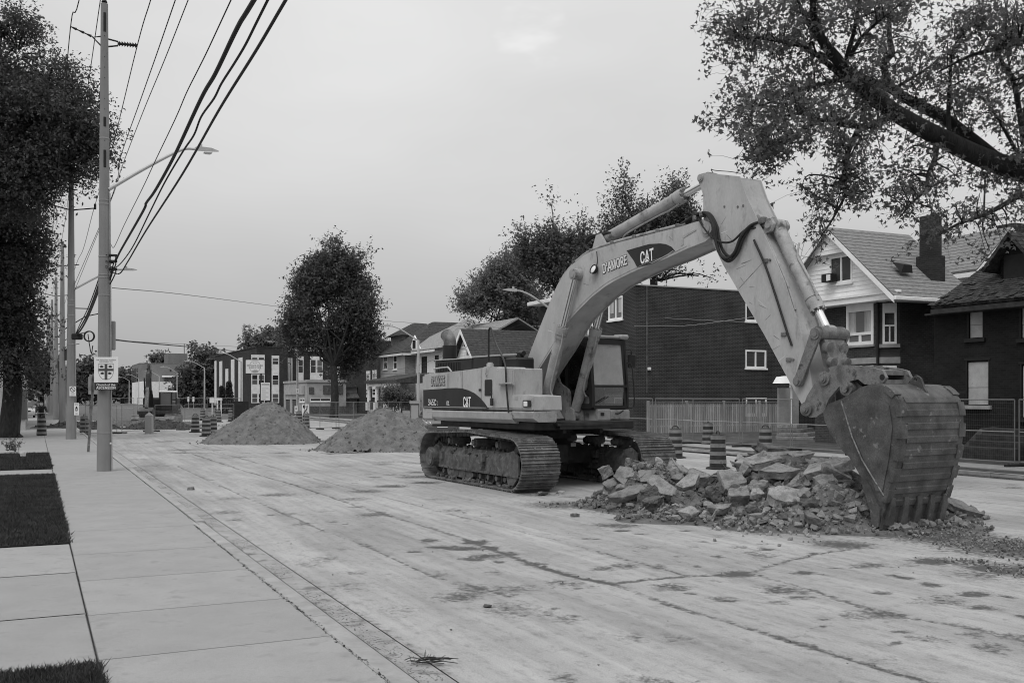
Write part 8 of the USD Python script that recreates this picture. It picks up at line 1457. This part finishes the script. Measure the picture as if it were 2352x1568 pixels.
g, w, h = board('dark_board', 'black framed board standing behind the pointed sand heap', 'board', 534, 921, 571, 960, 74, L['cable_black'], .0, .10); obj('inner_frame', prism([(-w * .36, h * .1), (w * .36, h * .1), (w * .36, h * .82), (-w * .36, h * .82)], -.012, -.002, holes=[[(-w * .33, h * .13), (w * .33, h * .13), (w * .33, h * .79), (-w * .33, h * .79)]]), L['dark_iron'], g); zb = max(.02, at(550, 960, 74)[2]); [obj('foot', box(x_, -.3, -zb, x_ + .08, .4, .05), L['dark_iron'], g) for x_ in (-w / 2, w / 2 - .08)]
d = 100; g, w, h = board('post_sign', 'pale sign beam on slim posts left of the dark board', 'sign', 483, 913, 510, 919, d, L['offwhite_paint'], .0, .12); zb = at(490, 919, d)[2]; obj('end_panel', box(-w / 2 - .05, -.04, -.25, -w / 2 + .42, -.002, h + .04), L['sign_white'], g)
for t in (-.38, .05, .36): obj('post', box(w * t, .02, -zb, w * t + .12, .12, 0), L['offwhite_paint'], g)
g, w, h = board('notice_box', 'grey box board on two posts behind the counterweight', 'notice box', 942, 920, 963, 966, 60, L['track_steel'], .1, .12); obj('face', box(-w * .38, -.012, h * .08, w * .38, -.001, h * .78), L['sign_grey'], g); obj('cap', box(-w * .56, -.06, h * .86, w * .56, .16, h), L['sign_grey'], g); zb = at(950, 966, 60)[2]; obj('post', MB().add(box(-w / 2, .02, -zb, -w / 2 + .08, .1, .1)), L['track_steel'], g); obj('post', box(w / 2 - .08, .02, -zb, w / 2, .1, .1), L['track_steel'], g)
for x, lab in ((1085 / 6.03, 'left of two small road signs beyond the far fence'), (1160 / 6.03, 'right of two small road signs beyond the far fence')):
    X = (280 + x) * .9408; g, w, h = board('road_sign', lab, 'sign', X - 2.2, 968 * .9408, X + 2.2, 980 * .9408, 150, L['sign_white']); zb = at(X, 980 * .9408, 150)[2]; obj('post', box(-.05, .02, -zb, .05, .1, .1), L['galvanised'], g)
p = gp(343, 996); MK = thing('marker_post', 'short pale concrete marker post among the dark mounds at the far dig', 'post', p); obj('post', hull([(x, y, z) for x in (-.18, .18) for y in (-.15, .15) for z in (0, 1.0)] + [(0, 0, 1.18)]), L['concrete'], MK); obj('base', rock(np.random.default_rng(1), .7, .6, .3), L['old_concrete'], MK)
# wall-like white board sign at far left
g, w, h = board('blank_board', 'large pale blank board by the dark trees left of the church sign', 'board', 204, 865, 228, 905, 120, L['sign_grey'], .3, .2); zb = at(215, 905, 120)[2]; obj('post', box(-w * .4, .1, -zb, -w * .34, .18, 0), L['dark_iron'], g)

# ------------------------------------------------------------------ parked cars
def car(loc, rz, label, paint, glass='dark_glass'):
    g = thing('parked_car', label, 'car', loc, rz, None); low = [(-2.2, .28), (-2.25, .55), (-2.15, .88), (-1.3, .95), (.75, .92), (1.9, .80), (2.2, .62), (2.25, .40), (2.15, .22), (-2.0, .22)]
    m = MB().add(prism(low, -.72, .72)); sm = [(x * .985, .22 + (z - .22) * .93) for x, z in low]; m.add(prism(sm, -.86, -.70)).add(prism(sm, .70, .86)); obj('body', m, paint, g, 30)
    obj('cabin', hull([(-1.75, y, .93) for y in (-.74, .74)] + [(.95, y, .92) for y in (-.74, .74)] + [(-1.15, y, 1.42) for y in (-.56, .56)] + [(.15, y, 1.44) for y in (-.56, .56)]), L[glass], g); obj('roof_panel', hull([(-1.2, y, 1.41) for y in (-.57, .57)] + [(.2, y, 1.43) for y in (-.57, .57)] + [(-.9, y, 1.47) for y in (-.45, .45)] + [(.0, y, 1.48) for y in (-.45, .45)]), paint, g)
    for x in (-1.35, 1.38):
        for s in (-1, 1):
            w_ = part('wheel', g); obj('tyre', cyl((x, s * .70, .32), (x, s * .88, .32), .32, n=20), L['tyre'], w_, 30); obj('rim', cyl((x, s * .86, .32), (x, s * .89, .32), .20, n=14), L['galvanised'], w_, 30)
    for s in (-1, 1): obj('headlight', hull([(2.0, s * .50, .60), (2.18, s * .55, .56), (1.95, s * .80, .62), (1.9, s * .84, .74), (2.05, s * .55, .74)]), L['lamp_glass'], g); obj('mirror', cbox(.55, s * .9 - .09, .92, .72, s * .9 + .09, 1.06, .03), paint, g)
    obj('licence_plate', box(2.24, -.26, .38, 2.265, .26, .52), L['sign_white'], g); obj('grille', box(2.235, -.5, .56, 2.25, .5, .66), L['cable_black'], g); obj('bumper', hull([(2.2, y, z) for y in (-.8, .8) for z in (.24, .50)] + [(2.28, y, z) for y in (-.55, .55) for z in (.26, .48)]), paint, g); return g
p = at(1003, 910, 51.5); car((p[0], p[1], 0), math.radians(-64.4 - 14), 'dark parked sedan, half hidden under the excavator counterweight', L['car_paint'])
p = at(1130, 910, 70); car((p[0], p[1], 0), math.radians(115), 'pale parked car seen beneath the middle of the excavator body', L['car_light_paint'])
p = at(57, 910, 92); car((p[0], p[1], .1), math.radians(-64), 'pale parked car beyond the cyclist at the far left', L['car_light_paint'])
p = at(78, 910, 120); car((p[0], p[1], .1), math.radians(-64), 'dark parked car further along beyond the cyclist', L['car_paint'])

# ------------------------------------------------------------------ cyclist
def body_mesh(bones, edge=.035):
    M_ = manifold3d.Manifold; acc = M_()
    for (a, ra, b, rb) in bones: acc += M_.batch_hull([M_.sphere(ra, 14).translate(a), M_.sphere(rb, 14).translate(b)])
    k = acc.refine_to_length(edge).to_mesh(); m = trimesh.Trimesh(k.vert_properties[:, :3], k.tri_verts, process=True); trimesh.smoothing.filter_taubin(m, iterations=8); return np.array(m.vertices), np.array(m.faces)
p = gp(95, 990, .08); BK = thing('bicycle', 'dark bicycle ridden toward the camera behind the leftmost drum', 'bicycle', p, math.radians(-62))
for x, nm in ((-.52, 'rear'), (.52, 'front')):
    t = np.linspace(0, 2 * np.pi, 33); w_ = part('wheel', BK); obj('tyre', tube(np.column_stack([x + .33 * np.cos(t), 0 * t, .35 + .33 * np.sin(t)]), .022, 6), L['tyre'], w_); sp = MB(); [sp.add(tube([(x, 0, .35), (x + .32 * math.cos(a), 0, .35 + .32 * math.sin(a))], .003, 3)) for a in np.arange(0, 6.28, .39)]; obj('spokes', sp, L['galvanised'], w_, kind='stuff')
obj('frame', MB().add(tube([(-.52, 0, .35), (-.10, 0, .32), (.38, 0, .78), (-.18, 0, .82), (-.10, 0, .32)], .02, 6)).add(tube([(-.52, 0, .35), (-.18, 0, .82)], .015, 6)).add(tube([(.52, 0, .35), (.38, 0, .85), (.36, 0, .98)], .02, 6)), L['cloth_dark'], BK); obj('handlebar', tube(spline([(.28, -.28, 1.0), (.38, -.1, 1.0), (.38, .1, 1.0), (.28, .28, 1.0)], 4), .015, 6), L['galvanised'], BK); obj('saddle', hull([(-.32, .08, .92), (-.32, -.08, .92), (-.02, 0, .93), (-.3, 0, .97)]), L['cloth_dark'], BK)
PR = thing('person', 'cyclist in dark clothing leaning over the handlebar, seen behind the leftmost drum', 'person', p, math.radians(-62)); z = lambda *a: np.array(a, float)
bones = [(z(-.18, 0, .98), .15, z(.02, 0, 1.25), .15), (z(.02, .0, 1.25), .15, z(.10, .0, 1.36), .13), (z(.08, -.17, 1.34), .075, z(.08, .17, 1.34), .075)]
for s in (-1, 1): bones += [(z(.08, s * .19, 1.34), .07, z(.20, s * .26, 1.12), .055), (z(.20, s * .26, 1.12), .055, z(.33, s * .26, 1.02), .04), (z(-.16, s * .10, .95), .095, z(.16, s * .12, .68 + .12 * s), .075), (z(.16, s * .12, .68 + .12 * s), .072, z(-.06, s * .12, .28 + .12 * s), .05), (z(-.06, s * .12, .27 + .12 * s), .05, z(.10, s * .12, .22 + .12 * s), .045)]
obj('clothing', body_mesh(bones), L['cloth_dark'], PR, True); hb2 = body_mesh([(z(.11, 0, 1.40), .06, z(.17, 0, 1.46), .06), (z(.20, 0, 1.53), .095, z(.22, 0, 1.50), .09), (z(.25, 0, 1.45), .06, z(.24, 0, 1.46), .06), (z(.31, 0, 1.50), .022, z(.29, 0, 1.51), .02)] , .025); obj('head', hb2, L['skin'], PR, True); obj('hair', body_mesh([(z(.17, 0, 1.57), .09, z(.20, 0, 1.58), .085), (z(.14, 0, 1.53), .08, z(.16, 0, 1.56), .085)], .03), L['cloth_dark'], PR, True)
for s in (-1, 1):
    hb = [(z(.33, s * .26, 1.02), .04, z(.37, s * .255, 1.0), .035)] + [(z(.37, s * (.235 + .016 * k), 1.01), .010, z(.41, s * (.235 + .016 * k), 1.0 - .012), .009) for k in range(4)] + [(z(.41, s * (.235 + .016 * k), .988), .009, z(.395, s * (.235 + .016 * k), .965), .008) for k in range(4)] + [(z(.355, s * .225, 1.0), .011, z(.38, s * .21, .985), .009)]
    obj('hand', body_mesh(hb, .01), L['skin'], PR, True)

# ------------------------------------------------------------------ the far excavator, boom folded, facing us
p = at(362, 910, 73); E2 = thing('excavator', 'small dark excavator far off in the dig, boom folded upright', 'excavator', (p[0], p[1], .05), .12)
for sx in (-1, 1):
    t = part('track', E2); pr = rounded([(-1.3, .0), (1.3, .0), (1.5, .3), (1.3, .62), (-1.3, .62), (-1.5, .3)], .12); v, f = prism(pr, sx * 1.15 - .36, sx * 1.15 + .36); V = np.column_stack([v[:, 1] * 1.0, v[:, 0], v[:, 2]]); obj('chain', (V, f[:, ::-1]), L['track_steel'], t, 30)
    for k in range(9): a = -.5 + k * .34; obj('grouser', box(sx * 1.15 - .37, -1.5 + .02 * k, .06 + .065 * k, sx * 1.15 + .37, -1.44 + .02 * k, .085 + .065 * k), L['galvanised'], t)
obj('platform', MB().add(cbox(-1.2, -1.0, .68, 1.25, 1.6, .95, .04)).add(cyl((0, 0, .5), (0, 0, .7), .55, n=20)), L['dark_iron'], E2); obj('engine_cover', cbox(-1.2, .6, .95, 1.2, 2.0, 1.9, .1), L['machine_black'], E2)
cb2 = part('cab', E2); m = MB()
for x in (.38, 1.2):
    for y in (-.95, .55): m.add(cbox(x - .05, y - .05, .95, x + .05, y + .05, 2.25, .01))
m.add(cbox(.33, -1.0, .95, 1.25, .6, 1.35, .03)); obj('cab_frame', m, L['machine_black'], cb2); obj('cab_roof', cbox(.28, -1.05, 2.25, 1.3, .65, 2.40, .05), L['offwhite_paint'], cb2); obj('front_window', box(.44, -.98, 1.36, 1.15, -.97, 2.24), L['grey_glass'], cb2); obj('side_window', box(.37, -.9, 1.36, .375, .5, 2.24), L['dark_glass'], cb2); obj('side_window', box(1.205, -.9, 1.36, 1.21, .5, 2.24), L['dark_glass'], cb2)
bp = [(-1.0, .9), (-2.1, 2.6), (-1.9, 3.5), (-1.5, 3.9), (-1.35, 3.6), (-1.6, 3.2), (-1.7, 2.5), (-.6, 1.1)]; v, f = prism([(a * .9, b) for a, b in bp], -.42, -.12); obj('boom', (np.column_stack([v[:, 1], v[:, 0], v[:, 2]]), f[:, ::-1]), L['dark_iron'], E2)
v, f = prism([(-1.2, 4.3), (-1.55, 4.35), (-1.6, 3.6), (-2.3, 1.2), (-2.1, 1.15), (-1.3, 3.5)], -.38, -.16); obj('stick', (np.column_stack([v[:, 1], v[:, 0], v[:, 2]]), f[:, ::-1]), L['track_steel'], E2)
for x in (-.5, -.05): obj('boom_cylinder', MB().add(cyl((x, -.9, .9), (x, -1.7, 2.4), .08, n=10)).add(cyl((x, -1.7, 2.4), (x, -1.85, 3.3), .045, n=8)), L['machine_black'], E2)
v, f = prism(rounded([(-2.6, .95), (-2.1, 1.2), (-1.75, .9), (-1.8, .35), (-2.2, .05), (-2.5, .1), (-2.2, .5)], .05), -.75, .2); obj('bucket', (np.column_stack([v[:, 1], v[:, 0], v[:, 2]]), f[:, ::-1]), L['bucket_steel'], E2); obj('stick_cylinder', MB().add(cyl((-.27, -1.9, 3.9), (-.27, -1.5, 4.3), .07, n=10)), L['machine_black'], E2)
